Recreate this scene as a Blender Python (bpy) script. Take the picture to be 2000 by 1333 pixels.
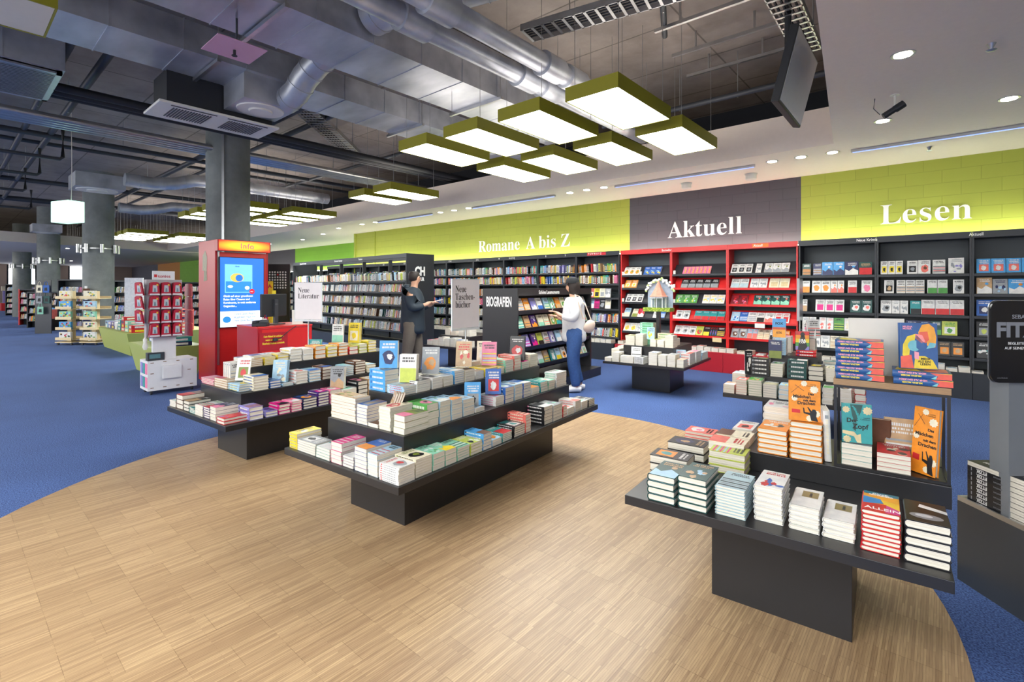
import bpy, bmesh, math, random
from mathutils import Vector, Matrix, Euler
random.seed(7)
for o in list(bpy.data.objects): bpy.data.objects.remove(o, do_unlink=True)
scene = bpy.context.scene
COL = scene.collection
PI = math.pi
# ------------------------------------------------------------------ camera
CAMH, YAW, FPX, HORY = 1.5, math.radians(40.85), 971.28, 562.5
cam_data = bpy.data.cameras.new('camera'); cam = bpy.data.objects.new('camera', cam_data); COL.objects.link(cam)
cam.location = (0, 0, CAMH); cam.rotation_euler = (PI/2, 0, YAW)
cam_data.sensor_width = 36; cam_data.lens = FPX/2000*36; cam_data.shift_y = -(666.5-HORY)/2000
cam_data.clip_start = 0.05; cam_data.clip_end = 200
scene.camera = cam
# ------------------------------------------------------------------ world, exposure
scene.view_settings.view_transform = 'Standard'; scene.view_settings.look = 'None'
scene.view_settings.gamma = 1.0; scene.view_settings.use_curve_mapping = False
scene.view_settings.exposure = EXPOSURE = 0.56
world = bpy.data.worlds.new('world'); scene.world = world; world.use_nodes = True
wb = world.node_tree.nodes['Background']; wb.inputs[0].default_value = (1.0, 0.985, 0.96, 1); wb.inputs[1].default_value = 1.9
PANEL_POWER, DOWN_POWER, STRIP_POWER = 13.5, 26.0, 22.0
def area_lamp(name, loc, rot, sx, sy, power, color=(1, 1, 1)):
    d = bpy.data.lights.new(name, 'AREA'); d.shape = 'RECTANGLE'; d.size = sx; d.size_y = sy; d.energy = power; d.color = color
    o = bpy.data.objects.new(name, d); COL.objects.link(o); o.location = loc; o.rotation_euler = rot; return o
# ------------------------------------------------------------------ projection helpers (pixel of the 2000x1333 photo -> point on a real plane)
cc, ss = math.cos(YAW), math.sin(YAW)
def G(px, py, z=0.0):
    d = FPX*(CAMH-z)/(py-HORY); x = (px-1000)/FPX*d
    return (x*cc-d*ss, x*ss+d*cc)
def DP(px, d):
    x = (px-1000)/FPX*d
    return (x*cc-d*ss, x*ss+d*cc)
def ZAT(p, py):
    d = -p[0]*ss+p[1]*cc
    return CAMH-(py-HORY)*d/FPX
# ------------------------------------------------------------------ colours and materials
def lin(c): return c/12.92 if c <= 0.04045 else ((c+0.055)/1.055)**2.4
def rgb(h): h = h.lstrip('#'); return tuple(lin(int(h[i:i+2], 16)/255) for i in (0, 2, 4))
PAL = dict(white='e6e5e1', cream='ece3c8', grey='9a9fa3', black='1d1e22', yellow='ecd22c', magenta='e01d86', purple='4b2b7a', orange='ee9226', blue='2f66b8',
    lightblue='a9cfe6', skyblue='4fa3df', mint='8fd0b4', teal='2f9a9b', olive='7d8a35', lime='c3cf57', green='4f9a48', darkgreen='1f4f4c', red='cf2b30', coral='f0796c',
    pink='ee7fa6', brown='6b4632', tan='c6a277', navy='252e5c', steelblue='2d5a94', lavender='8d86c9', paleblue='b7d0d6', darkred='7a1f2a', sand='d9c79a')
PALL = {k: rgb(v) for k, v in PAL.items()}
def new_mat(name):
    m = bpy.data.materials.new(name); m.use_nodes = True
    return m, m.node_tree.nodes, m.node_tree.links, m.node_tree.nodes['Principled BSDF']
def mat(name, hexc, rough=0.5, metal=0.0, emit=0.0, emitc=None, noise=0.0, nscale=20.0, bump=0.0, alpha=1.0, trans=0.0, stretch=(1, 1, 1), spec=0.5):
    m, N, L, b = new_mat(name); c = rgb(hexc)
    b.inputs['Base Color'].default_value = (*c, 1); b.inputs['Roughness'].default_value = rough; b.inputs['Metallic'].default_value = metal
    b.inputs['Specular IOR Level'].default_value = spec
    if emit: b.inputs['Emission Color'].default_value = (*(rgb(emitc) if emitc else c), 1); b.inputs['Emission Strength'].default_value = emit
    if trans: b.inputs['Transmission Weight'].default_value = trans; b.inputs['IOR'].default_value = 1.2
    tc = N.new('ShaderNodeTexCoord'); mp = N.new('ShaderNodeMapping'); mp.inputs['Scale'].default_value = stretch
    L.new(tc.outputs['Object'], mp.inputs[0]); nz = N.new('ShaderNodeTexNoise'); nz.inputs['Scale'].default_value = nscale; nz.inputs['Detail'].default_value = 4
    L.new(mp.outputs[0], nz.inputs['Vector'])
    k = noise if noise else 0.04
    mx = N.new('ShaderNodeMix'); mx.data_type = 'RGBA'; mx.blend_type = 'MIX'
    mx.inputs[6].default_value = (*[v*(1-k) for v in c], 1); mx.inputs[7].default_value = (*[min(1, v*(1+k)) for v in c], 1)
    L.new(nz.outputs[0], mx.inputs[0]); L.new(mx.outputs[2], b.inputs['Base Color'])
    if bump:
        bp = N.new('ShaderNodeBump'); bp.inputs['Strength'].default_value = bump; bp.inputs['Distance'].default_value = 0.01
        L.new(nz.outputs[0], bp.inputs['Height']); L.new(bp.outputs[0], b.inputs['Normal'])
    return m
def vcol_mat(name, rough):
    m, N, L, b = new_mat(name); a = N.new('ShaderNodeVertexColor'); a.layer_name = 'Col'
    n0 = N.new('ShaderNodeTexNoise'); n0.inputs['Scale'].default_value = 28; n0.inputs['Detail'].default_value = 6; tc = N.new('ShaderNodeTexCoord'); L.new(tc.outputs['Object'], n0.inputs['Vector'])
    cr = N.new('ShaderNodeValToRGB'); e = cr.color_ramp.elements; e[0].position = .3; e[0].color = (.74, .76, .8, 1); e[1].position = .62; e[1].color = (1, 1, 1, 1); L.new(n0.outputs[0], cr.inputs[0])
    mx = N.new('ShaderNodeMix'); mx.data_type = 'RGBA'; mx.blend_type = 'MULTIPLY'; mx.inputs[0].default_value = .75; L.new(a.outputs[0], mx.inputs[6]); L.new(cr.outputs[0], mx.inputs[7]); L.new(mx.outputs[2], b.inputs['Base Color'])
    nz = N.new('ShaderNodeTexNoise'); nz.inputs['Scale'].default_value = 60; mr = N.new('ShaderNodeMapRange')
    mr.inputs[3].default_value = rough-0.06; mr.inputs[4].default_value = rough+0.06; L.new(nz.outputs[0], mr.inputs[0]); L.new(mr.outputs[0], b.inputs['Roughness'])
    return m
M = {}
M['cover'] = vcol_mat('printed_cover', 0.33)
M['matte'] = vcol_mat('painted_matte', 0.6)
def pages_mat():
    m, N, L, b = new_mat('page_edges'); tc = N.new('ShaderNodeTexCoord'); mp = N.new('ShaderNodeMapping'); mp.inputs['Scale'].default_value = (3, 3, 420)
    L.new(tc.outputs['Object'], mp.inputs[0]); nz = N.new('ShaderNodeTexNoise'); nz.inputs['Scale'].default_value = 1.5; nz.inputs['Detail'].default_value = 3; L.new(mp.outputs[0], nz.inputs['Vector'])
    cr = N.new('ShaderNodeValToRGB'); cr.color_ramp.elements[0].color = (*rgb('c2baa8'), 1); cr.color_ramp.elements[1].color = (*rgb('e6e1d5'), 1)
    cr.color_ramp.elements[0].position = 0.3; cr.color_ramp.elements[1].position = 0.6
    L.new(nz.outputs[0], cr.inputs[0]); L.new(cr.outputs[0], b.inputs['Base Color']); b.inputs['Roughness'].default_value = 0.8
    return m
M['pages'] = pages_mat()
M['black'] = mat('black_laminate', '232326', 0.34, noise=0.15, nscale=6, stretch=(1, 8, 1))
M['blackshelf'] = mat('charcoal_laminate', '2b2f35', 0.42)
M['backboard'] = mat('dark_grey_slatboard', '3a4248', 0.5)
M['red'] = mat('red_laminate', 'd62a2a', 0.35)
M['redbooth'] = mat('booth_red_laminate', 'b81f2c', 0.28)
M['redpanel'] = mat('deep_red_panel', 'b0202c', 0.4)
M['letter'] = mat('white_lettering', 'f5f5f2', 0.5)
M['letterblack'] = mat('black_lettering', '1b1b1b', 0.5)
M['letterpink'] = mat('pink_lettering', 'f2a0b4', 0.5)
M['letteryellow'] = mat('yellow_lettering', 'f2dd3a', 0.5)
M['letterred'] = mat('red_lettering', 'b3203a', 0.5)
M['lettergrey'] = mat('grey_lettering', '83868c', 0.4)
M['frame'] = mat('olive_lamp_frame', '8d8a1c', 0.5)
M['glow'] = mat('lit_lamp_panel', 'ffffff', 0.5, emit=PANEL_POWER, emitc='fdfffb')
M['top_fill'] = mat('added_top_fill', 'ffffff', 0.5, emit=2.6, emitc='fff4ea')  # emission for the added glow that brightens the slab
M['dim'] = mat('unlit_lamp_panel', 'd8d4c4', 0.5)
M['down'] = mat('downlight_glow', 'ffffff', 0.5, emit=40, emitc='fff6e4')
M['strip'] = mat('light_strip_glow', 'ffffff', 0.5, emit=STRIP_POWER, emitc='fbffe8')
M['steel'] = mat('brushed_steel', 'b9bbbd', 0.3, metal=0.9, noise=0.2, nscale=8)
M['pipe'] = mat('dark_pipe_insulation', '23262b', 0.55)
M['pipegrey'] = mat('grey_steel_pipe', '40444a', 0.45, metal=0.3)
M['whitemetal'] = mat('white_enamel', 'dedcd4', 0.4)
M['whiteboard'] = mat('white_cardboard', 'd9dade', 0.6)
M['wood'] = mat('pale_ply', 'e3cfa4', 0.5, noise=0.12, nscale=12, stretch=(1, 1, 10))
M['oak'] = mat('oak_board', '9a7a58', 0.5, noise=0.25, nscale=14, stretch=(3, 20, 20))
M['greenbox'] = mat('lime_green_laminate', 'a9b45e', 0.45)
M['glass'] = mat('clear_acrylic', 'ffffff', 0.05, trans=0.95)
M['darkbox'] = mat('anthracite_box', '3f4247', 0.3)
M['signpaper'] = mat('sign_paper', 'e6e0e2', 0.45)
def metal_duct():
    m, N, L, b = new_mat('galvanised_duct'); tc = N.new('ShaderNodeTexCoord'); mp = N.new('ShaderNodeMapping'); mp.inputs['Scale'].default_value = (0.5, 1.1, 1)
    L.new(tc.outputs['Object'], mp.inputs[0]); nz = N.new('ShaderNodeTexNoise'); nz.inputs['Scale'].default_value = 2.6; nz.inputs['Detail'].default_value = 7; L.new(mp.outputs[0], nz.inputs['Vector'])
    cr = N.new('ShaderNodeValToRGB'); e = cr.color_ramp.elements; e[0].position = 0.3; e[0].color = (*rgb('9ba0ab'), 1); e[1].position = 0.7; e[1].color = (*rgb('cfd3da'), 1)
    L.new(nz.outputs[0], cr.inputs[0]); L.new(cr.outputs[0], b.inputs['Base Color']); b.inputs['Metallic'].default_value = 0.6
    mr = N.new('ShaderNodeMapRange'); mr.inputs[3].default_value = 0.28; mr.inputs[4].default_value = 0.5; L.new(nz.outputs[0], mr.inputs[0]); L.new(mr.outputs[0], b.inputs['Roughness'])
    bp = N.new('ShaderNodeBump'); bp.inputs['Strength'].default_value = 0.15; L.new(nz.outputs[0], bp.inputs['Height']); L.new(bp.outputs[0], b.inputs['Normal'])
    return m
M['duct'] = metal_duct()
def concrete(name, c0, c1, lines=True, vertical=False):
    m, N, L, b = new_mat(name); tc = N.new('ShaderNodeTexCoord'); nz = N.new('ShaderNodeTexNoise'); nz.inputs['Scale'].default_value = 1.3; nz.inputs['Detail'].default_value = 10; nz.inputs['Roughness'].default_value = 0.65
    L.new(tc.outputs['Object'], nz.inputs['Vector']); cr = N.new('ShaderNodeValToRGB'); e = cr.color_ramp.elements; e[0].position = 0.32; e[0].color = (*rgb(c0), 1); e[1].position = 0.68; e[1].color = (*rgb(c1), 1)
    L.new(nz.outputs[0], cr.inputs[0]); out = cr.outputs[0]
    if lines:
        mp = N.new('ShaderNodeMapping'); L.new(tc.outputs['Object'], mp.inputs[0])
        br = N.new('ShaderNodeTexBrick'); br.inputs['Scale'].default_value = 1; br.inputs['Brick Width'].default_value = 2.4; br.inputs['Row Height'].default_value = 1.2; br.inputs['Mortar Size'].default_value = 0.012; br.offset = 0
        br.inputs['Color1'].default_value = (1, 1, 1, 1); br.inputs['Color2'].default_value = (0.86, 0.86, 0.86, 1); br.inputs['Mortar'].default_value = (0.45, 0.45, 0.45, 1)
        L.new(mp.outputs[0], br.inputs['Vector']); mx = N.new('ShaderNodeMix'); mx.data_type = 'RGBA'; mx.blend_type = 'MULTIPLY'; mx.inputs[0].default_value = 1
        L.new(out, mx.inputs[6]); L.new(br.outputs[0], mx.inputs[7]); out = mx.outputs[2]
    L.new(out, b.inputs['Base Color']); b.inputs['Roughness'].default_value = 0.85
    bp = N.new('ShaderNodeBump'); bp.inputs['Strength'].default_value = 0.3; bp.inputs['Distance'].default_value = 0.02; L.new(nz.outputs[0], bp.inputs['Height']); L.new(bp.outputs[0], b.inputs['Normal'])
    return m
M['concrete'] = concrete('concrete_slab', '887f78', 'aaa097')
M['column'] = concrete('concrete_column', '6b706f', '8b908e', lines=False)
def block_wall(name, hexc):
    m, N, L, b = new_mat(name); tc = N.new('ShaderNodeTexCoord'); mp = N.new('ShaderNodeMapping'); mp.inputs['Rotation'].default_value = (PI/2, 0, 0); L.new(tc.outputs['Object'], mp.inputs[0])
    br = N.new('ShaderNodeTexBrick'); br.inputs['Scale'].default_value = 1; br.inputs['Brick Width'].default_value = 0.42; br.inputs['Row Height'].default_value = 0.19; br.inputs['Mortar Size'].default_value = 0.004; br.inputs['Mortar Smooth'].default_value = 0.4
    c = rgb(hexc); br.inputs['Color1'].default_value = (*c, 1); br.inputs['Color2'].default_value = (*[v*0.96 for v in c], 1); br.inputs['Mortar'].default_value = (*[v*0.8 for v in c], 1)
    L.new(mp.outputs[0], br.inputs['Vector']); L.new(br.outputs[0], b.inputs['Base Color']); b.inputs['Roughness'].default_value = 0.7
    bp = N.new('ShaderNodeBump'); bp.inputs['Strength'].default_value = 0.5; bp.inputs['Distance'].default_value = 0.006; bp.invert = True; L.new(br.outputs[1], bp.inputs['Height']); L.new(bp.outputs[0], b.inputs['Normal'])
    return m
M['wallgreen'] = block_wall('lime_painted_blockwork', 'adb54a')
M['wallgrey'] = block_wall('charcoal_painted_blockwork', '55515a')
M['wallgreen2'] = block_wall('leaf_green_painted_wall', '8fc641')
M['plaster'] = mat('warm_white_plaster', 'efe3d6', 0.75)
def carpet():
    m, N, L, b = new_mat('blue_carpet'); tc = N.new('ShaderNodeTexCoord')
    n1 = N.new('ShaderNodeTexNoise'); n1.inputs['Scale'].default_value = 120; n1.inputs['Detail'].default_value = 3; n2 = N.new('ShaderNodeTexNoise'); n2.inputs['Scale'].default_value = 1.2; n2.inputs['Detail'].default_value = 4
    L.new(tc.outputs['Object'], n1.inputs['Vector']); L.new(tc.outputs['Object'], n2.inputs['Vector'])
    cr = N.new('ShaderNodeValToRGB'); e = cr.color_ramp.elements; e[0].position = 0.33; e[0].color = (*rgb('1e3468'), 1); e[1].position = 0.68; e[1].color = (*rgb('5b7cbc'), 1)
    L.new(n1.outputs[0], cr.inputs[0]); mx = N.new('ShaderNodeMix'); mx.data_type = 'RGBA'; mx.blend_type = 'MULTIPLY'; mx.inputs[0].default_value = 0.35
    L.new(cr.outputs[0], mx.inputs[6]); L.new(n2.outputs[0], mx.inputs[7]); L.new(mx.outputs[2], b.inputs['Base Color']); b.inputs['Roughness'].default_value = 0.95
    bp = N.new('ShaderNodeBump'); bp.inputs['Strength'].default_value = 0.6; bp.inputs['Distance'].default_value = 0.004; L.new(n1.outputs[0], bp.inputs['Height']); L.new(bp.outputs[0], b.inputs['Normal'])
    return m
M['carpet'] = carpet()
def parquet():
    m, N, L, b = new_mat('industrial_oak_parquet'); tc = N.new('ShaderNodeTexCoord')
    mp = N.new('ShaderNodeMapping'); mp.inputs['Rotation'].default_value = (0, 0, PI/2); L.new(tc.outputs['Object'], mp.inputs[0])
    br = N.new('ShaderNodeTexBrick'); br.inputs['Scale'].default_value = 1; br.inputs['Brick Width'].default_value = 0.32; br.inputs['Row Height'].default_value = 0.16; br.inputs['Mortar Size'].default_value = 0.0012; br.inputs['Bias'].default_value = 0
    br.inputs['Color1'].default_value = (1, 1, 1, 1); br.inputs['Color2'].default_value = (0.8, 0.76, 0.74, 1); br.inputs['Mortar'].default_value = (0.5, 0.45, 0.4, 1); L.new(mp.outputs[0], br.inputs['Vector'])
    b2 = N.new('ShaderNodeTexBrick'); b2.inputs['Scale'].default_value = 1; b2.inputs['Brick Width'].default_value = 0.32; b2.inputs['Row Height'].default_value = 0.0095; b2.inputs['Mortar Size'].default_value = 0.0005; b2.offset = 0.37; b2.offset_frequency = 3
    b2.inputs['Color1'].default_value = (*rgb('c3a781'), 1); b2.inputs['Color2'].default_value = (*rgb('a58868'), 1); b2.inputs['Mortar'].default_value = (*rgb('8a6d4e'), 1); L.new(mp.outputs[0], b2.inputs['Vector'])
    st = N.new('ShaderNodeMapping'); st.inputs['Scale'].default_value = (9, 150, 1); L.new(mp.outputs[0], st.inputs[0])
    nz = N.new('ShaderNodeTexNoise'); nz.inputs['Scale'].default_value = 1; nz.inputs['Detail'].default_value = 5; L.new(st.outputs[0], nz.inputs['Vector'])
    cr = N.new('ShaderNodeValToRGB'); e = cr.color_ramp.elements; e[0].position = 0.3; e[0].color = (0.8, 0.77, 0.75, 1); e[1].position = 0.65; e[1].color = (1.06, 1.05, 1.03, 1); L.new(nz.outputs[0], cr.inputs[0])
    m1 = N.new('ShaderNodeMix'); m1.data_type = 'RGBA'; m1.blend_type = 'MULTIPLY'; m1.inputs[0].default_value = 0.7; L.new(b2.outputs[0], m1.inputs[6]); L.new(br.outputs[0], m1.inputs[7])
    m2 = N.new('ShaderNodeMix'); m2.data_type = 'RGBA'; m2.blend_type = 'MULTIPLY'; m2.inputs[0].default_value = 1; L.new(m1.outputs[2], m2.inputs[6]); L.new(cr.outputs[0], m2.inputs[7])
    L.new(m2.outputs[2], b.inputs['Base Color']); b.inputs['Roughness'].default_value = 0.42
    return m
M['parquet'] = parquet()
# ------------------------------------------------------------------ mesh builder
class MB:
    def __init__(s): s.v = []; s.f = []; s.c = []
    def face(s, pts, col=(1, 1, 1)):
        n = len(s.v); s.v += [tuple(p) for p in pts]; s.f.append(tuple(range(n, n+len(pts)))); s.c.append(col)
    def box(s, x0, x1, y0, y1, z0, z1, col=(1, 1, 1), mtx=None):
        P = [(x, y, z) for z in (z0, z1) for y in (y0, y1) for x in (x0, x1)]
        if mtx is not None: P = [tuple(mtx @ Vector(p)) for p in P]
        n = len(s.v); s.v += P
        for q in ((0, 2, 3, 1), (4, 5, 7, 6), (0, 1, 5, 4), (2, 6, 7, 3), (0, 4, 6, 2), (1, 3, 7, 5)):
            s.f.append(tuple(n+i for i in q)); s.c.append(col)
        return s
    def prism(s, pts, z0, z1, col=(1, 1, 1)):   # polygon (ccw) in xy
        n = len(s.v); k = len(pts); s.v += [(x, y, z0) for x, y in pts]+[(x, y, z1) for x, y in pts]
        s.f.append(tuple(range(n+k-1, n-1, -1))); s.c.append(col); s.f.append(tuple(range(n+k, n+2*k))); s.c.append(col)
        for i in range(k): s.f.append((n+i, n+(i+1) % k, n+k+(i+1) % k, n+k+i)); s.c.append(col)
        return s
    def tube(s, path, r, seg=12, col=(1, 1, 1), caps=True):
        path = [Vector(p) for p in path]; rs = r if isinstance(r, (list, tuple)) else [r]*len(path); rings = []
        for i, p in enumerate(path):
            t = (path[min(i+1, len(path)-1)]-path[max(i-1, 0)]).normalized()
            a = t.cross(Vector((0, 0, 1))); a = a.normalized() if a.length > 1e-3 else Vector((1, 0, 0)); b = t.cross(a)
            n = len(s.v); s.v += [tuple(p+(a*math.cos(2*PI*k/seg)+b*math.sin(2*PI*k/seg))*rs[i]) for k in range(seg)]; rings.append(n)
        for r0, r1 in zip(rings, rings[1:]):
            for k in range(seg): s.f.append((r0+k, r0+(k+1) % seg, r1+(k+1) % seg, r1+k)); s.c.append(col)
        if caps:
            s.f.append(tuple(rings[0]+k for k in range(seg-1, -1, -1))); s.c.append(col); s.f.append(tuple(rings[-1]+k for k in range(seg))); s.c.append(col)
        return s
    def lathe(s, prof, cx=0, cy=0, seg=24, col=(1, 1, 1)):
        rings = []
        for r, z in prof:
            n = len(s.v); s.v += [(cx+r*math.cos(2*PI*k/seg), cy+r*math.sin(2*PI*k/seg), z) for k in range(seg)]; rings.append(n)
        for r0, r1 in zip(rings, rings[1:]):
            for k in range(seg): s.f.append((r0+k, r0+(k+1) % seg, r1+(k+1) % seg, r1+k)); s.c.append(col)
        s.f.append(tuple(rings[0]+k for k in range(seg-1, -1, -1))); s.c.append(col); s.f.append(tuple(rings[-1]+k for k in range(seg))); s.c.append(col)
        return s
    def mesh(s, name):
        me = bpy.data.meshes.new(name); me.from_pydata(s.v, [], s.f); 
        ca = me.color_attributes.new('Col', 'FLOAT_COLOR', 'CORNER'); data = []
        for f, c in zip(s.f, s.c): data += [c[0], c[1], c[2], 1.0]*len(f)
        ca.data.foreach_set('color', data)
        return me
    def build(s, name, m, parent=None, smooth=False):
        me = s.mesh(name)
        bm = bmesh.new(); bm.from_mesh(me)
        bmesh.ops.recalc_face_normals(bm, faces=bm.faces); bm.to_mesh(me); bm.free()
        me.materials.append(m)
        if smooth:
            me.polygons.foreach_set('use_smooth', [True]*len(me.polygons))
            try: me.set_sharp_from_angle(angle=math.radians(40))
            except Exception: pass
        o = bpy.data.objects.new(name, me); COL.objects.link(o)
        if parent: o.parent = parent
        return o
def tag(o, label=None, cat=None, group=None, kind=None):
    if label: o['label'] = label
    if cat: o['category'] = cat
    if group: o['group'] = group
    if kind: o['kind'] = kind
    return o
def empty(name, loc, rz=0, label=None, cat=None, group=None):
    o = bpy.data.objects.new(name, None); COL.objects.link(o); o.location = loc; o.rotation_euler = (0, 0, rz); o.empty_display_size = 0.1
    return tag(o, label, cat, group)
def struct(o, label=None): o['kind'] = 'structure'; 
def bevel(o, w=0.003, seg=2):
    md = o.modifiers.new('bevel', 'BEVEL'); md.width = w; md.segments = seg; md.limit_method = 'ANGLE'; return o
def serif(t):   # mathematical bold letters of the bundled fallback font have serifs
    out = ''
    for ch in t:
        if 'A' <= ch <= 'Z': out += chr(0x1D400+ord(ch)-65)
        elif 'a' <= ch <= 'z': out += chr(0x1D41A+ord(ch)-97)
        else: out += ch
    return out
def text(body, loc, rot, size, m, parent=None, name='lettering', align='LEFT', ext=0.001, sx=1.0, bold=0.0, spacing=1.0, line=1.0):
    cu = bpy.data.curves.new(name, 'FONT'); cu.body = body; cu.size = size; cu.align_x = align; cu.extrude = ext; cu.offset = bold; cu.space_character = spacing; cu.space_line = line; cu.resolution_u = 3
    tmp = bpy.data.objects.new(name+'_curve', cu); me = bpy.data.meshes.new_from_object(tmp); bpy.data.objects.remove(tmp); bpy.data.curves.remove(cu)
    if not me.materials: me.materials.append(m)
    me.materials[0] = m
    o = bpy.data.objects.new(name, me); COL.objects.link(o)
    if parent: o.parent = parent
    o.location = loc; o.rotation_euler = rot; o.scale = (sx, 1, 1); return o
ORD = 'first second third fourth fifth sixth seventh eighth ninth tenth eleventh twelfth thirteenth fourteenth fifteenth sixteenth seventeenth eighteenth nineteenth twentieth'.split()
def ordw(i): return ORD[i] if i < 20 else ('twenty-'+ORD[i-20] if i < 29 else ('thirtieth' if i == 29 else 'thirty-'+ORD[(i-30) % 9]))
# ================================================================== ROOM
ZS, ZC = 3.40, 4.80           # soffit height, concrete slab height
def st(o, kind='structure', label=None):
    o['kind'] = kind
    if label: o['label'] = label
    return o
m = MB(); m.face([(-56, -9, 0), (9, -9, 0), (9, 16, 0), (-56, 16, 0)]); st(m.build('floor', M['carpet']), label='blue speckled carpet covering the whole shop floor')
m = MB(); m.prism([(-2.727+2.83*math.cos(2*PI*k/96), 2.369+2.83*math.sin(2*PI*k/96)) for k in range(96)], 0.0005, 0.004)
st(m.build('floor', M['parquet']), label='round inlay of industrial oak parquet set into the carpet')
m = MB(); m.box(-56, 9, -9, 16, ZC, ZC+0.2); st(m.build('ceiling', M['concrete']), label='raw concrete slab above the ducts')
# dropped plaster ceiling along the shelf wall and above the right hand aisle
cx_ = [(-1.08, 7.72), (-0.63, 3.79), (-0.08, -1.0), (0.6, -7.0), (9, -7), (9, 12), (-30, 12), (-30, 7.72)]
m = MB(); m.prism(cx_, ZS, ZS+0.5); st(m.build('ceiling', M['plaster']), label='dropped plaster ceiling with downlights over the wall shelves')
m = MB(); m.prism([(-56, -6), (-34, -6), (-29.5, -2), (-28, 1.5), (-29, 5), (-30, 7.72), (-30, 12), (-56, 12)], ZS-0.05, ZS+0.35); st(m.build('ceiling', M['plaster']), label='dropped plaster ceiling at the far end of the shop')
m = MB(); m.box(-30, 9, 9.68, 9.8, ZS+0.5, ZC); st(m.build('wall_back_upper', mat('dark_plenum_wall', '23262e', 0.8)))
# back wall in painted fields
for nm, x0, x1, mt, lb in (('wall_back', -15.61, -5.03, 'wallgreen', 'lime green painted blockwork above the novel shelves'), ('wall_back', -5.03, -1.82, 'wallgrey', 'charcoal painted blockwork behind the white word Aktuell'), ('wall_back', -1.82, 9.0, 'wallgreen', 'lime green painted blockwork behind the white word Lesen')):
    m = MB(); m.box(x0, x1, 9.65, 9.85, 0, ZS); st(m.build(nm, M[mt]), label=lb)
m = MB(); m.box(-15.66, -15.58, 9.60, 11.4, 0, ZS); st(m.build('wall_return', M['wallgreen']))
m = MB(); m.box(-14.45, -14.42, 9.62, 9.65, 2.26, ZS); st(m.build('trim_1', M['wallgreen']))
for x0, x1, mt in ((-23.9, -15.6, 'wallgreen2'), (-27.6, -23.9, 'wallgrey'), (-33, -27.6, 'wallgreen2'), (-41.5, -33, 'wallgreen2')):
    m = MB(); m.box(x0, x1, 11.45, 11.6, 0, ZS); st(m.build('wall_back_recess', M[mt]))
m = MB(); m.box(-47, -41.5, 11.45, 11.6, 0, ZS); st(m.build('wall_back_recess', mat('orange_wall', 'c9862f', 0.7)))
m = MB(); m.box(-55, -47, 11.45, 11.6, 0, ZS); st(m.build('wall_back_recess', M['wallgrey']))
m = MB(); m.box(8.9, 9.0, -7, 9.65, 0, ZS); st(m.build('wall_right', M['plaster']))
# end wall with windows
wy = [-7.5, -5.2, -3.2, -1.2, 0.6, 2.3, 3.6, 5.2, 7.2, 9.0]
m = MB(); m.box(-55.2, -55, -9, 12, 0, 1.75); m.box(-55.2, -55, -9, 12, 3.3, ZC)
prev = -9
for i in range(0, len(wy), 2): m.box(-55.2, -55, prev, wy[i], 1.75, 3.3); prev = wy[i+1]
m.box(-55.2, -55, prev, 12, 1.75, 3.3); st(m.build('wall_left_end', mat('beige_wall', 'b5a193', 0.8)))
daylight = mat('daylight_sky', 'dbe6f5', 0.5, emit=3.0, emitc='dfe9f7')
for i in range(0, len(wy), 2):
    w = MB(); w.box(-55.12, -55.08, wy[i], wy[i+1], 1.75, 3.3); wo = w.build('window_%d' % (i//2+1), daylight); st(wo)
    f = MB()
    for yy in (wy[i], (wy[i]+wy[i+1])/2, wy[i+1]): f.box(-55.04, -54.98, yy-0.05, yy+0.05, 1.75, 3.3)
    st(f.build('window_frame', M['pipe'], wo))
m = MB(); m.box(-41.2, -41, -7, 0.6, 0, 3.3); st(m.build('wall_partition', mat('brown_wood_panel', '7a5a3c', 0.6, noise=0.2, nscale=3)))
m = MB(); m.box(-40.98, -40.9, -5, 0.3, 0.85, 1.5); st(m.build('trim_2', M['red']))
# columns
def column(x, y, r, top=ZC, label=None, conduit=False, lights=True):
    m = MB(); m.lathe([(r, 0), (r, top)], x, y, 40); o = m.build('column', M['column'], smooth=True); tag(o, label, 'column', kind='structure')
    if conduit:
        c = MB(); a = math.radians(-32); c.box(-0.018, 0.018, -0.02, 0.02, 0, top, mtx=Matrix.Translation((x+(r+.012)*math.cos(a), y+(r+.012)*math.sin(a), 0)) @ Matrix.Rotation(a, 4, 'Z')); tag(c.build('conduit', M['steel'], o), kind='structure')
    if lights:
        rg = MB(); rg.lathe([(r+0.02, 2.60), (r+0.035, 2.60), (r+0.035, 2.63), (r+0.02, 2.63)], x, y, 40); ro = rg.build('lamp_ring', M['steel'], o); tag(ro, kind='structure')
        for k in range(8):
            a = k*PI/4; l = MB(); l.tube([(x+(r+0.09)*math.cos(a), y+(r+0.09)*math.sin(a), 2.49), (x+(r+0.09)*math.cos(a), y+(r+0.09)*math.sin(a), 2.73)], 0.045, 12)
            tag(l.build('lamp_tube', M['steel'], ro), kind='structure')
c1 = DP(446, 9.2)
column(c1[0], c1[1], 0.36, label='nearest round concrete column rising behind the red info booth', conduit=True, lights=False)
for px, d, lb in ((192.5, 14.3, 'thick round concrete column behind the wooden toy carousels'), (95, 20.5, 'round concrete column beside the hanging cloth bags'), (43, 25.8, 'farthest round concrete column beside the black shelves')):
    p = DP(px, d); column(p[0], p[1], 0.36, label=lb)
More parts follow.
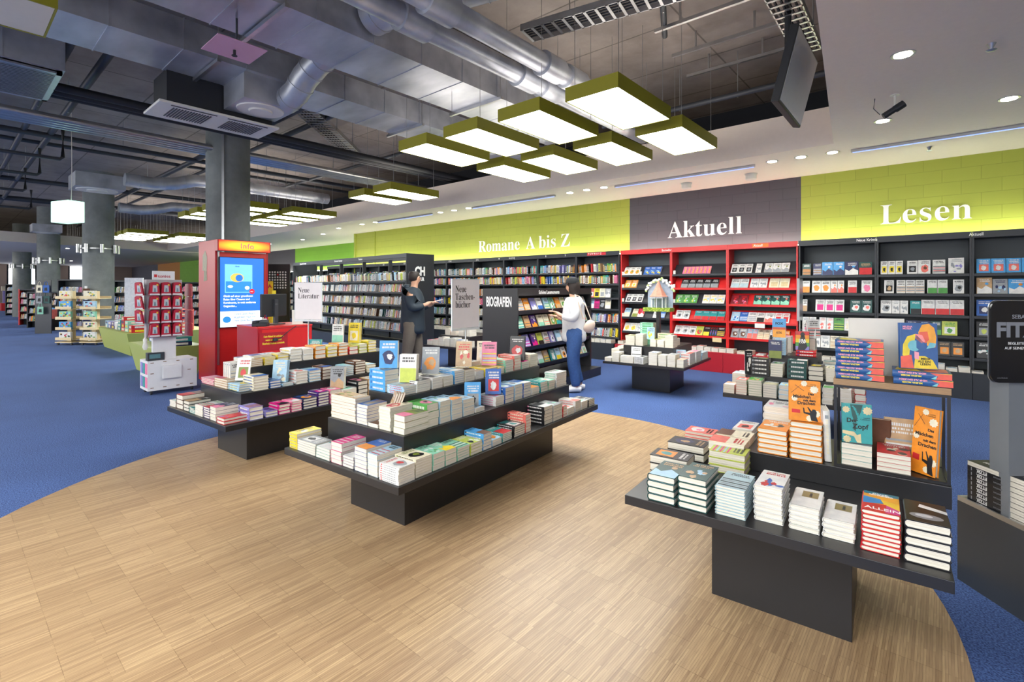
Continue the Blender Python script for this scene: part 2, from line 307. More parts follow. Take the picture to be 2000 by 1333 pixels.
# ================================================================== CEILING SERVICES
duct_sheet = M['duct']
def duct(name, x0, x1, y0, y1, z0, z1, label, group=None, step=0.62):
    m = MB(); m.box(x0, x1, y0, y1, z0, z1); o = m.build(name, duct_sheet); tag(o, label, 'duct', group)
    y = y0+0.35
    k = 0
    while y < y1-0.1:
        s = MB(); s.box(x0-0.008, x1+0.008, y-0.006, y+0.006, z0-0.008, z1+0.008); s.build('seam', duct_sheet, o); y += step; k += 1
    for yy in (y0+2.2, y0+5.0, y0+7.8):
        if yy < y1:
            s = MB(); s.box(x0-0.08, x1+0.08, yy-0.02, yy+0.02, z0-0.05, z0-0.012)
            for xx in (x0-0.05, x1+0.05): s.tube([(xx, yy, z0-0.03), (xx, yy, ZC)], 0.006, 6)
            s.build('hanger', M['steel'], o)
    return o
duct('rectangular_air_duct', -5.24, -4.40, -3.0, 7.0, 4.0, 4.5, 'widest galvanised rectangular air duct crossing above the lit lamp panels')
duct('rectangular_air_duct', -6.75, -6.0, -3.0, 8.2, 4.0, 4.32, 'narrower galvanised rectangular duct beside the square sprinkler plate')
duct('rectangular_air_duct', -8.8, -7.5, -3.0, 0.95, 3.95, 4.6, 'grey air handling duct with a louvred grille at its end')
gr = empty('louvred_grille', (-8.15, 0.55, 3.93), 0, 'dark slatted ventilation grille under the grey air handling duct', 'grille')
m = MB(); m.box(-0.62, 0.62, -0.38, 0.38, 0, 0.015); m.build('backing', M['pipe'], gr)
m = MB()
for a, b, c, d in ((-0.62, 0.62, -0.38, -0.33), (-0.62, 0.62, 0.33, 0.38), (-0.62, -0.56, -0.38, 0.38), (0.56, 0.62, -0.38, 0.38)): m.box(a, b, c, d, -0.02, 0.02)
m.build('frame', M['steel'], gr)
m = MB()
for k in range(21): m.box(-0.55+k*0.053, -0.53+k*0.053, -0.33, 0.33, -0.015, 0.0)
m.build('louvre', M['steel'], gr)
def round_duct(name, path, r, label, cat='duct', mt=None, rings=True, seg=28, group=None):
    m = MB(); m.tube(path, r, seg); o = m.build(name, mt or duct_sheet, smooth=True); tag(o, label, cat, group)
    if rings:
        for i in range(len(path)-1):
            a, b = Vector(path[i]), Vector(path[i+1]); L = (b-a).length; n = max(1, int(L/0.28))
            for k in range(n):
                p = a+(b-a)*((k+0.5)/n); t = (b-a).normalized()*0.006
                s = MB(); s.tube([p-t, p+t], r+0.008, seg); s.build('seam', duct_sheet, o, smooth=True)
    return o
def arc(p0, c, p1, n=6):
    p0, c, p1 = Vector(p0), Vector(c), Vector(p1); return [tuple((1-t)**2*p0+2*t*(1-t)*c+t*t*p1) for t in [i/n for i in range(n+1)]]
# big spiral duct over the rectangular ones
round_duct('spiral_duct', [(-4.39, 2.9, 4.26), (-4.15, 2.93, 4.28), (-3.85, 3.1, 4.33), (-3.5, 3.35, 4.42), (-2.8, 3.75, 4.55)], 0.185, 'thick spiral duct joining the side of the widest rectangular duct')
round_duct('spiral_duct', [(-5.26, 2.9, 4.15), (-5.5, 2.9, 4.12), (-5.72, 2.86, 4.0), (-5.9, 2.84, 3.86), (-6.14, 2.82, 3.8)], 0.15, 'bent flexible duct running into the box with the white disc diffuser')
# insulated round pipes
for x, z, lb in ((-3.36, 4.0, 'upper silver insulated pipe with wide collars'), (-3.72, 3.98, 'lower silver insulated pipe with wide collars')):
    m = MB(); m.tube([(x, -2, z), (x, 7.6, z)], 0.108, 24); o = m.build('insulated_pipe', duct_sheet, smooth=True); tag(o, lb, 'pipe', 'silver insulated pipes under the slab')
    for yy in (2.9, 4.55, 5.0):
        s = MB(); s.tube([(x, yy-0.16, z), (x, yy+0.16, z)], 0.14, 24); s.build('collar', duct_sheet, o, smooth=True)
# black insulated pipes and pale corrugated pipes
for i, (x, z) in enumerate(((-8.32, 4.0), (-8.52, 4.0), (-8.72, 4.02))):
    m = MB(); m.tube([(x, -3, z), (x, 8.6, z)], 0.055, 12); tag(m.build('black_pipe', M['pipe'], smooth=True), '%s of three black insulated pipes running beside the ceiling cassette' % ('first', 'middle', 'outermost')[i], 'pipe', 'black insulated pipes under the slab')
for i, x in enumerate((-9.86, -10.0, -10.14, -10.28)):
    m = MB(); m.tube([(x, -4, 4.0), (x, 9.0, 4.0)], 0.055, 12); tag(m.build('silver_pipe', M['steel'], smooth=True), '%s of four pale silver pipes running side by side past the column' % ordw(i), 'pipe', 'pale silver pipes under the slab')
pls = [((-12.2, -2.0, 4.25), (-12.2, 9.0, 4.25), 0.05), ((-13.4, -3, 4.35), (-13.4, 9, 4.35), 0.04), ((-6.9, 3.7, 4.3), (-30, 3.7, 4.3), 0.06), ((-6.9, 4.2, 4.3), (-30, 4.2, 4.3), 0.045),
       ((-6.9, 1.35, 4.3), (-30, 1.35, 4.3), 0.05), ((-6.9, 1.0, 4.3), (-30, 1.0, 4.3), 0.045), ((-18, -4, 4.3), (-18, 9, 4.3), 0.06), ((-22, -4, 4.3), (-22, 9, 4.3), 0.08), ((-2.6, 5.9, 4.62), (-1.0, 2.0, 4.62), 0.035), ((-4.3, 7.3, 4.2), (-1.0, 7.3, 4.2), 0.04), ((-15, 6.2, 4.25), (-5.0, 6.2, 4.25), 0.035)]
for i, (a, b, r) in enumerate(pls):
    m = MB(); m.tube([a, b], r, 12); o = m.build('steel_pipe', M['pipegrey'], smooth=True)
    tag(o, '%s grey steel pipe hung under the concrete slab%s' % (('thick', 'slim')[r < 0.045], (' crossing over the cassette', ' beyond the column', ' towards the shelf wall', ' over the kids area')[i % 4]), 'pipe', 'grey steel pipes under the slab')
    for t in (0.15, 0.4, 0.65, 0.9):
        p = Vector(a).lerp(Vector(b), t); s = MB(); s.tube([p, (p.x, p.y, ZC)], 0.006, 6); s.tube([p-Vector((0, 0, r+.004)), p+Vector((0, 0, r+.004))], 0.012, 8); s.build('hanger', M['steel'], o)
# sprinkler droppers on the left
for i, (x, y) in enumerate(((-11.3, 0.3), (-13.2, 0.2), (-15.6, 0.2), (-19, 0.6))):
    m = MB(); m.tube([(x, y+1.1, 4.2), (x, y+1.1, 3.72), (x, y+1.06, 3.68), (x, y, 3.68), (x, y-0.03, 3.72)], 0.03, 10); tag(m.build('sprinkler_pipe', M['pipegrey'], smooth=True), '%s stepped grey sprinkler pipe with an upturned end' % ordw(i), 'pipe', 'stepped sprinkler pipes')
# wide ribbed duct far left
m = MB(); m.box(-15.5, -11.6, -4.2, -0.35, 4.05, 4.35); o = m.build('ribbed_air_duct', duct_sheet); tag(o, 'wide ribbed galvanised duct with blue and red reflections at the shop entrance side', 'duct')
for k in range(12): s = MB(); s.box(-15.5+k*0.33, -15.47+k*0.33, -4.2, -0.33, 4.02, 4.05); s.build('rib', duct_sheet, o)
m = MB(); m.box(-22, -16.5, -4.2, -0.6, 4.05, 4.35); tag(m.build('ribbed_air_duct', duct_sheet), 'farther ribbed galvanised duct above the toy section', 'duct')
# box diffusers fed by spiral ducts
def box_diffuser(x, y, z, w, h, label, face='disc'):
    e = empty('box_diffuser', (x, y, z), 0, label, 'diffuser'); m = MB(); m.box(-w/2, w/2, -w/2, w/2, 0, h); m.build('housing', duct_sheet, e)
    d = MB(); d.lathe([(w*0.42, -0.012), (w*0.43, 0.0)], 0, 0, 36); d.lathe([(w*0.2, -0.03), (w*0.22, -0.012)], 0, 0, 30); d.build('disc_plate', M['whitemetal'], e, smooth=True); return e
box_diffuser(-6.38, 2.62, 3.7, 0.62, 0.34, 'galvanised box with a round white disc diffuser next to the ceiling cassette')
for px, py, lb in ((190, 372, 'flat grey box diffuser hung before the second column'), (185, 425, 'grey box diffuser behind the lit green exit sign'), (90, 455, 'small far grey box diffuser near the dropped ceiling')):
    p = G(px, py, 3.65); e = box_diffuser(p[0], p[1], 3.65, 0.85, 0.3, lb)
for i, (a, b) in enumerate((((-13.1, 2.6), 4.6), ((-17.8, 3.4), 4.0))):
    x, y = a; round_duct('spiral_duct', [(x, y, 3.8), (x, y+0.5, 3.78), (x, y+0.9, 3.85), (x, y+1.3, 3.98), (x, y+1.8, 4.0), (x, y+b, 4.0)], 0.14, '%s spiral duct with a double bend running to a grey box diffuser' % ('near', 'far')[i])
# cassette air conditioner
e = empty('ceiling_cassette', (-6.97, 2.3, 3.6), 0, 'long cream ceiling cassette air conditioner with two grilles below a black box', 'air conditioner')
m = MB(); m.box(-0.33, 0.33, -0.67, 0.67, 0, 0.03); bevel(m.build('fascia_panel', M['whitemetal'], e), 0.008)
m = MB(); m.box(-0.26, 0.26, -0.58, 0.6, 0.03, 0.42); m.build('body', M['pipe'], e)
for s_ in (-1, 1):
    m = MB()
    for k in range(14): m.box(-0.2, 0.2, s_*0.3-0.2+k*0.03, s_*0.3-0.185+k*0.03, -0.006, 0.0)
    m.build('intake_grille', M['pipegrey'], e)
    m = MB(); m.box(0.26, 0.285, s_*0.3-0.24, s_*0.3+0.24, -0.004, 0.0); m.build('outlet_slot', M['pipe'], e)
m = MB(); m.box(-0.262, -0.26, 0.0, 0.16, 0.16, 0.26); m.build('rating_plate', M['whitemetal'], e)
# square plate with sprinkler, pale plate, cable trays, exit sign, tv
e = empty('sprinkler_plate', (-4.95, 1.8, 3.7), 0, 'square plate with a painted red reflection and a sprinkler head hanging between two ducts', 'plate')
m = MB(); m.box(-0.21, 0.21, -0.21, 0.21, 0, 0.008); m.build('plate', mat('plate_red_reflection', 'c79bb8', 0.45), e)  # pink is a red reflection put into the plate colour
m = MB(); m.tube([(0, 0, -0.05), (0, 0, 0)], 0.012, 10); m.tube([(0, 0, -0.055), (0, 0, -0.05)], 0.025, 12); m.build('sprinkler_head', M['pipe'], e)
m = MB(); m.tube([(0, 0.02, 0.008), (0, 0.02, ZC-3.7)], 0.01, 8); m.build('drop_rod', M['pipegrey'], e)
def tray(a, b, w, z, label):
    a, b = Vector(a), Vector(b); d = (b-a); L = d.length; ang = math.atan2(d.y, d.x); e = empty('cable_tray', (a.x, a.y, z), ang, label, 'cable tray')
    m = MB(); m.box(0, L, -w/2, -w/2+0.012, 0, 0.07); m.box(0, L, w/2-0.012, w/2, 0, 0.07); m.build('side_rail', M['steel'], e)
    m = MB()
    for k in range(int(L/0.12)): m.box(k*0.12, k*0.12+0.03, -w/2, w/2, 0, 0.008)
    m.build('rungs', M['steel'], e)['kind'] = 'stuff'
    m = MB()
    for k in range(4): m.tube([(0, -w/2+0.06+k*0.05, 0.02), (L, -w/2+0.06+k*0.05, 0.02)], 0.012, 6)
    m.build('cables', M['pipe'], e)['kind'] = 'stuff'
    m = MB()
    for t in (0.2, 0.5, 0.8): m.tube([(L*t, w/2+0.01, 0.0), (L*t, w/2+0.01, ZC-z)], 0.007, 6)
    m.build('hanger', M['steel'], e)
tray((-3.5, 4.3, 0), (-1.3, 4.72, 0), 0.3, 4.3, 'perforated steel cable tray above the brightest lamp panel')
tray((-1.12, 6.3, 0), (-1.05, 3.2, 0), 0.26, 4.1, 'ladder cable tray beside the plaster ceiling edge and television')
tray((-9.2, 5.6, 0), (-7.1, 3.3, 0), 0.36, 4.25, 'perforated cable tray behind the narrower duct')
e = empty('exit_sign', (-11.97, 1.55, 2.68), 0.35, 'glowing white green box exit sign hanging on a thin cable', 'sign')
m = MB(); m.box(-0.25, 0.25, -0.13, 0.13, 0, 0.38); bevel(m.build('light_box', mat('exit_sign_glow', 'd8f7e8', 0.4, emit=1.15, emitc='b8f6d8'), e), 0.01)
m = MB(); m.tube([(0.1, 0, 0.38), (0.12, 0, 0.9), (0.1, 0, ZC-2.68)], 0.006, 6); m.build('suspension_cable', M['whitemetal'], e)
e = empty('hanging_television', (-1.02, 5.35, 3.0), 0, 'flat television seen nearly edge-on hanging from a black ceiling pole', 'television')
tm = Matrix.Translation((0, 0, 0.47)) @ Matrix.Rotation(math.radians(91), 4, 'Z') @ Matrix.Rotation(math.radians(14), 4, 'X')
m = MB(); m.box(-0.48, 0.48, 0.0, 0.07, -0.33, 0.33, mtx=tm); bevel(m.build('casing', M['pipe'], e), 0.008)
m = MB(); m.box(-0.46, 0.46, -0.004, 0.0, -0.31, 0.31, mtx=tm); m.build('screen', mat('pale_screen', 'aab2b8', 0.12), e)
m = MB(); m.tube([(-0.1, 0.0, 0.3), (-0.1, 0, ZC-3.0)], 0.03, 14); m.box(-0.16, -0.075, -0.05, 0.05, 0.25, 0.5); m.build('ceiling_pole', M['pipe'], e)
# ================================================================== LAMP PANELS
def lamp_panel(x0, y0, label, group, lit=True):
    e = empty('lamp_panel', (x0, y0, 3.39), 0, label, 'ceiling lamp', group); W, L, Hh = 0.6, 1.197, 0.142
    m = MB(); m.box(0, W, 0, 0.012, 0, Hh); m.box(0, W, L-0.012, L, 0, Hh); m.box(0, 0.012, 0.012, L-0.012, 0, Hh); m.box(W-0.012, W, 0.012, L-0.012, 0, Hh); m.box(0.012, W-0.012, 0.012, L-0.012, Hh-0.012, Hh)
    m.build('frame', M['frame'], e)
    m = MB(); m.box(0.014, W-0.014, 0.014, L-0.014, 0.004, 0.012); m.build('diffuser', M['glow'] if lit else M['dim'], e)
    if lit: m = MB(); m.box(0.05, W-0.05, 0.05, L-0.05, Hh+.0005, Hh+0.004); m.build('added_top_glow', M['top_fill'], e)  # glowing sheet added on top of the panel to brighten the ceiling
    m = MB()
    for xx in (0.05, W-0.05):
        for yy in (0.1, L-0.1): top_ = 3.94-3.39 if (-8.8 < x0+xx < -7.5 and y0+yy < .95) else 4.01-3.39 if y0+yy < -.35 and (-15.5 < x0+xx < -11.6 or -22 < x0+xx < -16.5) else 3.995-3.39 if (-5.24 < x0+xx < -4.4 and y0+yy < 7.0) or (-6.75 < x0+xx < -6.0 and y0+yy < 8.2) else ZC-3.39; m.tube([(xx, yy, Hh), (xx, yy, top_)], 0.003, 5)
    m.build('suspension_wire', M['steel'], e)
    return e
for r in range(2):
    for c in range(4):
        lamp_panel(-2.898-c*0.93, 4.179+r*1.524, '%s lit lamp panel from the shelf aisle in the %s row over the middle table' % (ordw(c), ('near', 'far')[r]), 'lit lamp panels over the middle tables')
for c in range(2): lamp_panel(-8.56-c*0.9, 5.67, '%s lit panel of the pair hanging between the ducts and shelf wall' % ('right', 'left')[c], 'pair of lit lamp panels')
for gi, gx in enumerate((-12.8, -21.6, -31.0)):
    for r in range(2):
        for c in range(4):
            lamp_panel(gx-c*0.93, 4.25+r*1.524, '%s lit panel in the %s row of the %s lamp cluster beyond the booth' % (ordw(c), ('near', 'far')[r], ('first', 'second', 'third')[gi]), 'lit lamp panels beyond the info booth')
lamp_panel(-5.13, -0.66, 'cream unlit lamp panel hanging in front of the blue sheened duct', None, lit=False)
for k in range(12): lamp_panel(.9-(k % 6)*0.93, -3.5+(k//6)*1.524, '%s added unseen fill panel in the %s row behind the viewer' % (ordw(k % 6), ('near', 'far')[k//6]), 'added fill panels behind the viewer')  # panels added out of view to light the foreground
for k in range(7):
    y = 2.6+k*0.75; m = MB(); m.box(-2.2-0.1*k, -0.95-0.09*k, y, y+0.04, ZC-0.25, ZC-0.21); m.box(-1.9-.1*k, -1.88-.1*k, y+.01, y+.03, ZC-.21, ZC); m.box(-1.2-.1*k, -1.18-.1*k, y+.01, y+.03, ZC-.21, ZC); tag(m.build('mounting_rail', M['steel']), '%s thin steel mounting rail under the slab above the lamps' % ordw(k), 'rail', 'thin mounting rails')
for k in range(20): lamp_panel(-8.0-(k//2)*2.6-(k % 2)*.93, -3.2, '%s added unseen fill panel in the long row left of the viewer' % ordw(k), 'added fill panels left of the viewer')  # unseen row added to light the left floor and ceiling
# downlights and tracks in the plaster ceiling
DL = [(-0.24, 5.14), (-0.51, 7.03), (0.51, 7.03), (-1.16, 8.2), (-1.55, 8.2), (-1.93, 8.2), (-4.83, 8.24), (-5.21, 8.24), (-5.61, 8.25), (-8.52, 8.27), (-9.03, 8.28), (-9.54, 8.28), (-12.4, 8.3), (-13.1, 8.3), (-14.5, 8.35), (1.6, 8.2), (-16.5, 8.9), (-19, 9.4), (-22, 9.4), (-25, 9.4), (-28, 9.0), (-31, 4), (-31.5, 1), (-33, -2), (-36, 2), (-36, 6), (-40, 0), (-40, 4), (-45, 2), (-45, 6)]  # the downlights at the far end are added to brighten it
for i, (x, y) in enumerate(DL):
    e = empty('downlight', (x, y, ZS if x > -30 else ZS-.05), 0, 'round recessed downlight, %s along the plaster ceiling from the camera end' % ordw(i), 'downlight', 'recessed downlights in the plaster ceiling')
    m = MB(); m.lathe([(0.085, -0.006), (0.085, 0.0)], 0, 0, 28); m.build('rim', M['steel'], e)
    m = MB(); m.lathe([(0.062, -0.009), (0.062, -0.007)], 0, 0, 24); m.build('lens', M['down'], e)
    d = bpy.data.lights.new('downlight_beam', 'SPOT'); d.energy = DOWN_POWER*(1 if x > -30 else 5); d.spot_size = math.radians(95); d.spot_blend = 0.8; d.shadow_soft_size = 0.06; d.color = (1, 0.93, 0.84)
    lo = bpy.data.objects.new('downlight_beam', d); COL.objects.link(lo); lo.parent = e; lo.location = (0, 0, -0.03)
for i, (x0, x1) in enumerate(((-0.95, 1.4), (-4.6, -2.18), (-8.36, -5.97), (-12.2, -9.8))):
    m = MB(); m.box(x0, x1, 8.23, 8.27, ZS-0.035, ZS-0.001); o = m.build('track_light', M['steel']); tag(o, '%s slim light track in the plaster ceiling counted from the word Lesen' % ordw(i), 'track light', 'slim light tracks')
    s = MB(); s.box(x0+0.02, x1-0.02, 8.238, 8.262, ZS-0.04, ZS-0.036); s.build('tube', mat('track_glow', 'aac2ff', 0.5, emit=1.0, emitc='7f9fff'), o)
for i, (x, y) in enumerate(((-3.51, 8.9), (-2.41, 8.88))):
    m = MB(); m.lathe([(0.07, -0.10), (0.085, -0.09), (0.085, -0.03), (0.1, 0)], 0, 0, 24); o = m.build('spot_drum', M['whitemetal'], smooth=True); o.location = (x, y, ZS-0.001); tag(o, '%s white drum shaped spotlight over the word Aktuell' % ('left', 'right')[i], 'spotlight', 'white drum spotlights')
for i, (x, y) in enumerate(((0.29, 5.36), (-0.13, 8.74))):
    m = MB(); m.lathe([(0.02, -0.06), (0.035, -0.05), (0.012, -0.04), (0.03, 0)], 0, 0, 14); o = m.build('sprinkler', M['steel'], smooth=True); o.location = (x, y, ZS-0.001); tag(o, 'small chrome sprinkler head '+('beside the big downlight on the plaster ceiling', 'by the light track over the word Lesen')[i], 'sprinkler')
e = empty('security_camera', (-0.35, 6.16, ZS), 0, 'small black security camera on a white stalk under the plaster ceiling', 'camera')
m = MB(); m.lathe([(0.04, -0.01), (0.04, 0)], 0, 0, 20); m.tube([(0, 0, -0.11), (0, 0, 0)], 0.01, 8); m.build('stalk', M['whitemetal'], e)
m = MB(); m.tube([(-0.09, -0.02, -0.2), (0.02, 0.0, -0.13)], 0.03, 14); m.tube([(0.0, 0.0, -0.145), (0.07, 0.015, -0.1)], 0.036, 14); m.build('camera_body', M['pipe'], e)
m = MB(); m.tube([(-0.16, 0, 0), (-0.17, 0, -0.1), (-0.12, 0, -0.17)], 0.004, 6); m.build('cable', M['pipegrey'], e)
m = MB(); m.lathe([(0.05, -0.06), (0.08, -0.04), (0.08, 0)], 0, 0, 20); o = m.build('smoke_detector', M['pipe'], smooth=True); o.location = (-1.15, 4.15, ZC-0.35); tag(o, 'black smoke detector near the ladder cable tray', 'detector')
s_ = MB(); s_.tube([(0, 0, 0), (0, 0, 0.35)], 0.012, 8); s_.build('stem', M['pipe'], o)
# wall lettering
def wtext(b, x, z, size, sx, label):
    o = text(serif(b), (x, 9.643, z), (PI/2, 0, 0), size, M['letter'], name='wall_lettering', ext=0.005, sx=sx, bold=-0.003); tag(o, label, 'lettering'); return o
LT = [('Lesen', -0.74, 0.31, 2.49, 0.44, 'white serif word Lesen painted on the lime green wall'), ('Aktuell', -4.18, -2.77, 2.50, 0.47, 'white serif word Aktuell on the charcoal wall'),
      ('Romane', -9.55, -8.1, 2.47, 0.44, 'white serif word Romane on the lime green wall'), ('A bis Z', -7.87, -6.56, 2.47, 0.44, 'white serif words A bis Z on the lime green wall')]
for b, x0, x1, z, sz, lb in LT:
    o = wtext(b, x0, z, sz, 1, lb); w = max(v.co.x for v in o.data.vertices)-min(v.co.x for v in o.data.vertices); o.scale = ((x1-x0)/w, 1, 1)
# ================================================================== BOOKS
def art(mb, P, base, a1, a2, seed, title=True):
    """P(s,t,h) maps cover coordinates (0..1 across, 0..1 up) to 3D; prints blocks of title words and a motif"""
    r = random.Random(seed)
    def rect(s0, s1, t0, t1, col, h): mb.face([P(s0, t0, h), P(s1, t0, h), P(s1, t1, h), P(s0, t1, h)], col)
    def ell(cs, ct, rs, rt, col, h, n=14, j=0.0):
        mb.face([P(cs+rs*(1+j*r.uniform(-1, 1))*math.cos(2*PI*k/n), ct+rt*(1+j*r.uniform(-1, 1))*math.sin(2*PI*k/n), h) for k in range(n)], col)
    k = r.randrange(6)
    if k == 0: rect(0.0, 1.0, 0.0, r.uniform(.35, .55), a1, 1)
    elif k == 1: rect(0.14, 0.86, 0.12, 0.6, a1, 1); ell(.5, .36, .2, .16, a2, 2, j=.25)
    elif k == 2: ell(.5, .38, .36, .26, a1, 1, j=.2); ell(.55, .42, .16, .12, a2, 2, j=.3)
    elif k == 3:
        for q in range(5): rect(0, 1, .08+q*.1, .08+q*.1+.05, (a1, a2)[q % 2], 1)
    elif k == 4:
        for q in range(6): ell(r.uniform(.15, .85), r.uniform(.1, .6), r.uniform(.06, .18), r.uniform(.05, .14), (a1, a2)[q % 2], 1+q*.3, j=.25)
    else:
        mb.face([P(0, 0, 1), P(1, 0, 1), P(1, .3, 1), P(.6, .5, 1), P(.3, .28, 1), P(0, .42, 1)], a1); ell(.65, .62, .12, .08, a2, 2)
    if title:
        tc = PALL['white'] if sum(base) < 1.2 else PALL['black']
        if r.random() < .35: tc = a2 if a2 != base else tc
        y = .9
        for ln in range(r.choice((2, 2, 3))):
            s = r.uniform(.1, .22); hgt = r.choice((.045, .07))
            while s < .84:
                w = r.uniform(.03, .07); rect(s, min(s+w, .9), y-hgt, y, tc, 3); s += w+.018+(0.03 if r.random() < .2 else 0)
            y -= hgt+.04
MESHC = {}
def book_mesh(kind, w, l, t, cols, seed=0, spine_art=True, drawart=True):
    """cover and page meshes; x across (spine at -x), y up the book, z thickness, origin at the bottom centre"""
    key = (kind, round(w, 3), round(l, 3), round(t, 4), cols, seed, drawart)
    if key in MESHC: return MESHC[key]
    cs = [PALL[c] for c in cols.split()]; base = cs[0]; a1 = cs[1] if len(cs) > 1 else base; a2 = cs[2] if len(cs) > 2 else a1
    c, p = MB(), MB(); X, Y = w/2, l/2
    if kind == 'h':
        b = min(.0028, t*.12); ov = .003
        c.box(-X+.004, X, -Y, Y, 0, b, base); c.box(-X+.004, X, -Y, Y, t-b, t, base)
        n = len(c.v); prof = []
        for k in range(7):
            a = PI/2+PI*k/6; prof.append((-X+.005+.0075*math.cos(a), t/2+t/2*math.sin(a)))
        inner = [(q[0]+.0025, t/2+(q[1]-t/2)*.85) for q in prof]
        for (q0, q1, i0, i1) in zip(prof, prof[1:], inner, inner[1:]):
            c.face([(q0[0], -Y, q0[1]), (q0[0], Y, q0[1]), (q1[0], Y, q1[1]), (q1[0], -Y, q1[1])], base)
            for yy in (-Y, Y): c.face([(q0[0], yy, q0[1]), (q1[0], yy, q1[1]), (i1[0], yy, i1[1]), (i0[0], yy, i0[1])], base)
        pp = [(-X+.008, b), (X-ov-.002, b), (X-ov, t*.35), (X-ov, t*.65), (X-ov-.002, t-b), (-X+.008, t-b), (-X+.002, t*.7), (-X+.001, t*.5), (-X+.002, t*.3)]
        for q0, q1 in zip(pp, pp[1:]+pp[:1]): p.face([(q0[0], -Y+ov, q0[1]), (q1[0], -Y+ov, q1[1]), (q1[0], Y-ov, q1[1]), (q0[0], Y-ov, q0[1])])
        p.face([(x, -Y+ov, z) for x, z in pp]); p.face([(x, Y-ov, z) for x, z in reversed(pp)])
        sx = -X-.0028
    else:
        b = .0007
        c.box(-X, X, -Y, Y, 0, b, base); c.box(-X, X, -Y, Y, t-b, t, base); c.box(-X, -X+b, -Y, Y, b, t-b, base)
        p.box(-X+b, X-.0006, -Y+.0006, Y-.0006, b, t-b); sx = -X-.0003
    if drawart:
        art(c, lambda s, u, h: (-X+.006+(w-.007)*s, -Y+.0005+(l-.001)*u, t+.0003+.0002*h), base, a1, a2, seed)
    if spine_art:
        tc = PALL['white'] if sum(base) < 1.2 else (a1 if a1 != base else PALL['black'])
        r = random.Random(seed+5); y = -Y+.15*l
        while y < Y-.2*l:
            q = r.uniform(.006, .014); c.face([(sx-.0006, y, t*.33), (sx-.0006, y, t*.68), (sx-.0006, y+q, t*.68), (sx-.0006, y+q, t*.33)], tc); y += q+.004
        c.face([(sx-.0006, Y-.15*l, t*.25), (sx-.0006, Y-.15*l, t*.75), (sx-.0006, Y-.08*l, t*.75), (sx-.0006, Y-.08*l, t*.25)], a2 if a2 != base else tc)
    mc = c.mesh('cover'); mc.materials.append(M['cover']); mp = p.mesh('page_block'); mp.materials.append(M['pages'])
    MESHC[key] = (mc, mp); return mc, mp
NAMEK = {'h': 'hardcover_book', 'p': 'paperback_book'}
BK = {'n': 0}
def add_book(meshes, kind, mtx, label, group, name=None, pages=True):
    o = bpy.data.objects.new(name or NAMEK[kind], meshes[0]); COL.objects.link(o); o.matrix_world = mtx
    if pages:
        q = bpy.data.objects.new('page_block', meshes[1]); COL.objects.link(q); q.parent = o
    tag(o, label, 'book', group); BK['n'] += 1; return o
STUFF = {}
def stuff_add(key, meshes, mtx):
    c, p = STUFF.setdefault(key, (MB(), MB()))
    for dst, me in ((c, meshes[0]), (p, meshes[1])):
        if me is None: continue
        n = len(dst.v); dst.v += [tuple(mtx @ v.co) for v in me.vertices]; col = me.color_attributes['Col'].data
        for f in me.polygons: dst.f.append(tuple(n+i for i in f.vertices)); k = col[f.loop_start].color; dst.c.append((k[0], k[1], k[2]))
def stuff_flush():
    for key, (c, p) in STUFF.items():
        if not c.f: continue
        o = c.build(key[0], M['cover']); o['kind'] = 'stuff'; o['label'] = key[1]; o['category'] = 'books'
        if p.f: q = p.build('page_blocks', M['pages'], o); q['kind'] = 'stuff'
TBL = {'B': (-2.897, 2.781, .081), 'C': (-4.911, 2.625, .08), 'A': (-.59, 2.78, .074), 'E': (-1.17, 5.981, .08), 'D': (-3.236, 7.109, .08)}
TN = {'B': 'middle table', 'C': 'red booth table', 'A': 'nearest table', 'E': 'thriller table', 'D': 'gazebo table'}
TIER = {1: 'lower tier', 2: 'middle tier', 3: 'top tier'}
def LW(t, u, v):
    cx, cy, th = TBL[t]; return (cx+u*math.cos(th)-v*math.sin(th), cy+u*math.sin(th)+v*math.cos(th))
def table(t, tiers, ped, label, name='display_table'):
    cx, cy, th = TBL[t]; e = empty(name, (cx, cy, 0), th, label, 'table', 'tiered black book tables')
    pw, pl = ped; m = MB(); m.box(-pw/2, pw/2, -pl/2, pl/2, 0, tiers[0][4]); bevel(m.build('pedestal', M['black'], e), .002)
    for i, (u0, u1, v0, v1, z0, z1) in enumerate(tiers):
        m = MB(); m.box(u0, u1, v0, v1, z0, z1); bevel(m.build('tabletop' if i == 0 else 'raised_tier', M['black'], e), .002)
    return e
table('B', [(-.576, .576, -1.197, 1.197, .371, .4145), (-.386, .386, -.991, .991, .4146, .6075), (-.183, .183, -.805, .805, .6076, .7885)], (.548, 1.77), 'long stepped black book table in the middle, holding the pocket book sign')
table('C', [(-.576, .576, -1.197, 1.197, .367, .4095), (-.386, .386, -.991, .991, .4096, .6075), (-.183, .183, -.805, .805, .6076, .7885)], (.548, 1.78), 'long stepped black book table beside the red info booth')
table('A', [(-.576, .576, -.646, .646, .494, .5365), (-.194, .628, .045, .56, .5366, .6345)], (.567, .561), 'nearest black book table, the frame display standing on its raised end')
table('D', [(-.594, .594, -.655, .655, .39, .4245), (-.37, .37, -.43, .43, .4246, .6545)], (.568, .627), 'square black book table carrying the paper gazebo')
table('E', [(-.59, .59, -.65, .65, .38, .4195), (-.4, .4, -.45, .45, .4196, .5995), (-.21, .21, -.25, .25, .5996, .7995)], (.56, .6), 'stepped black book table right behind the metal frame display')
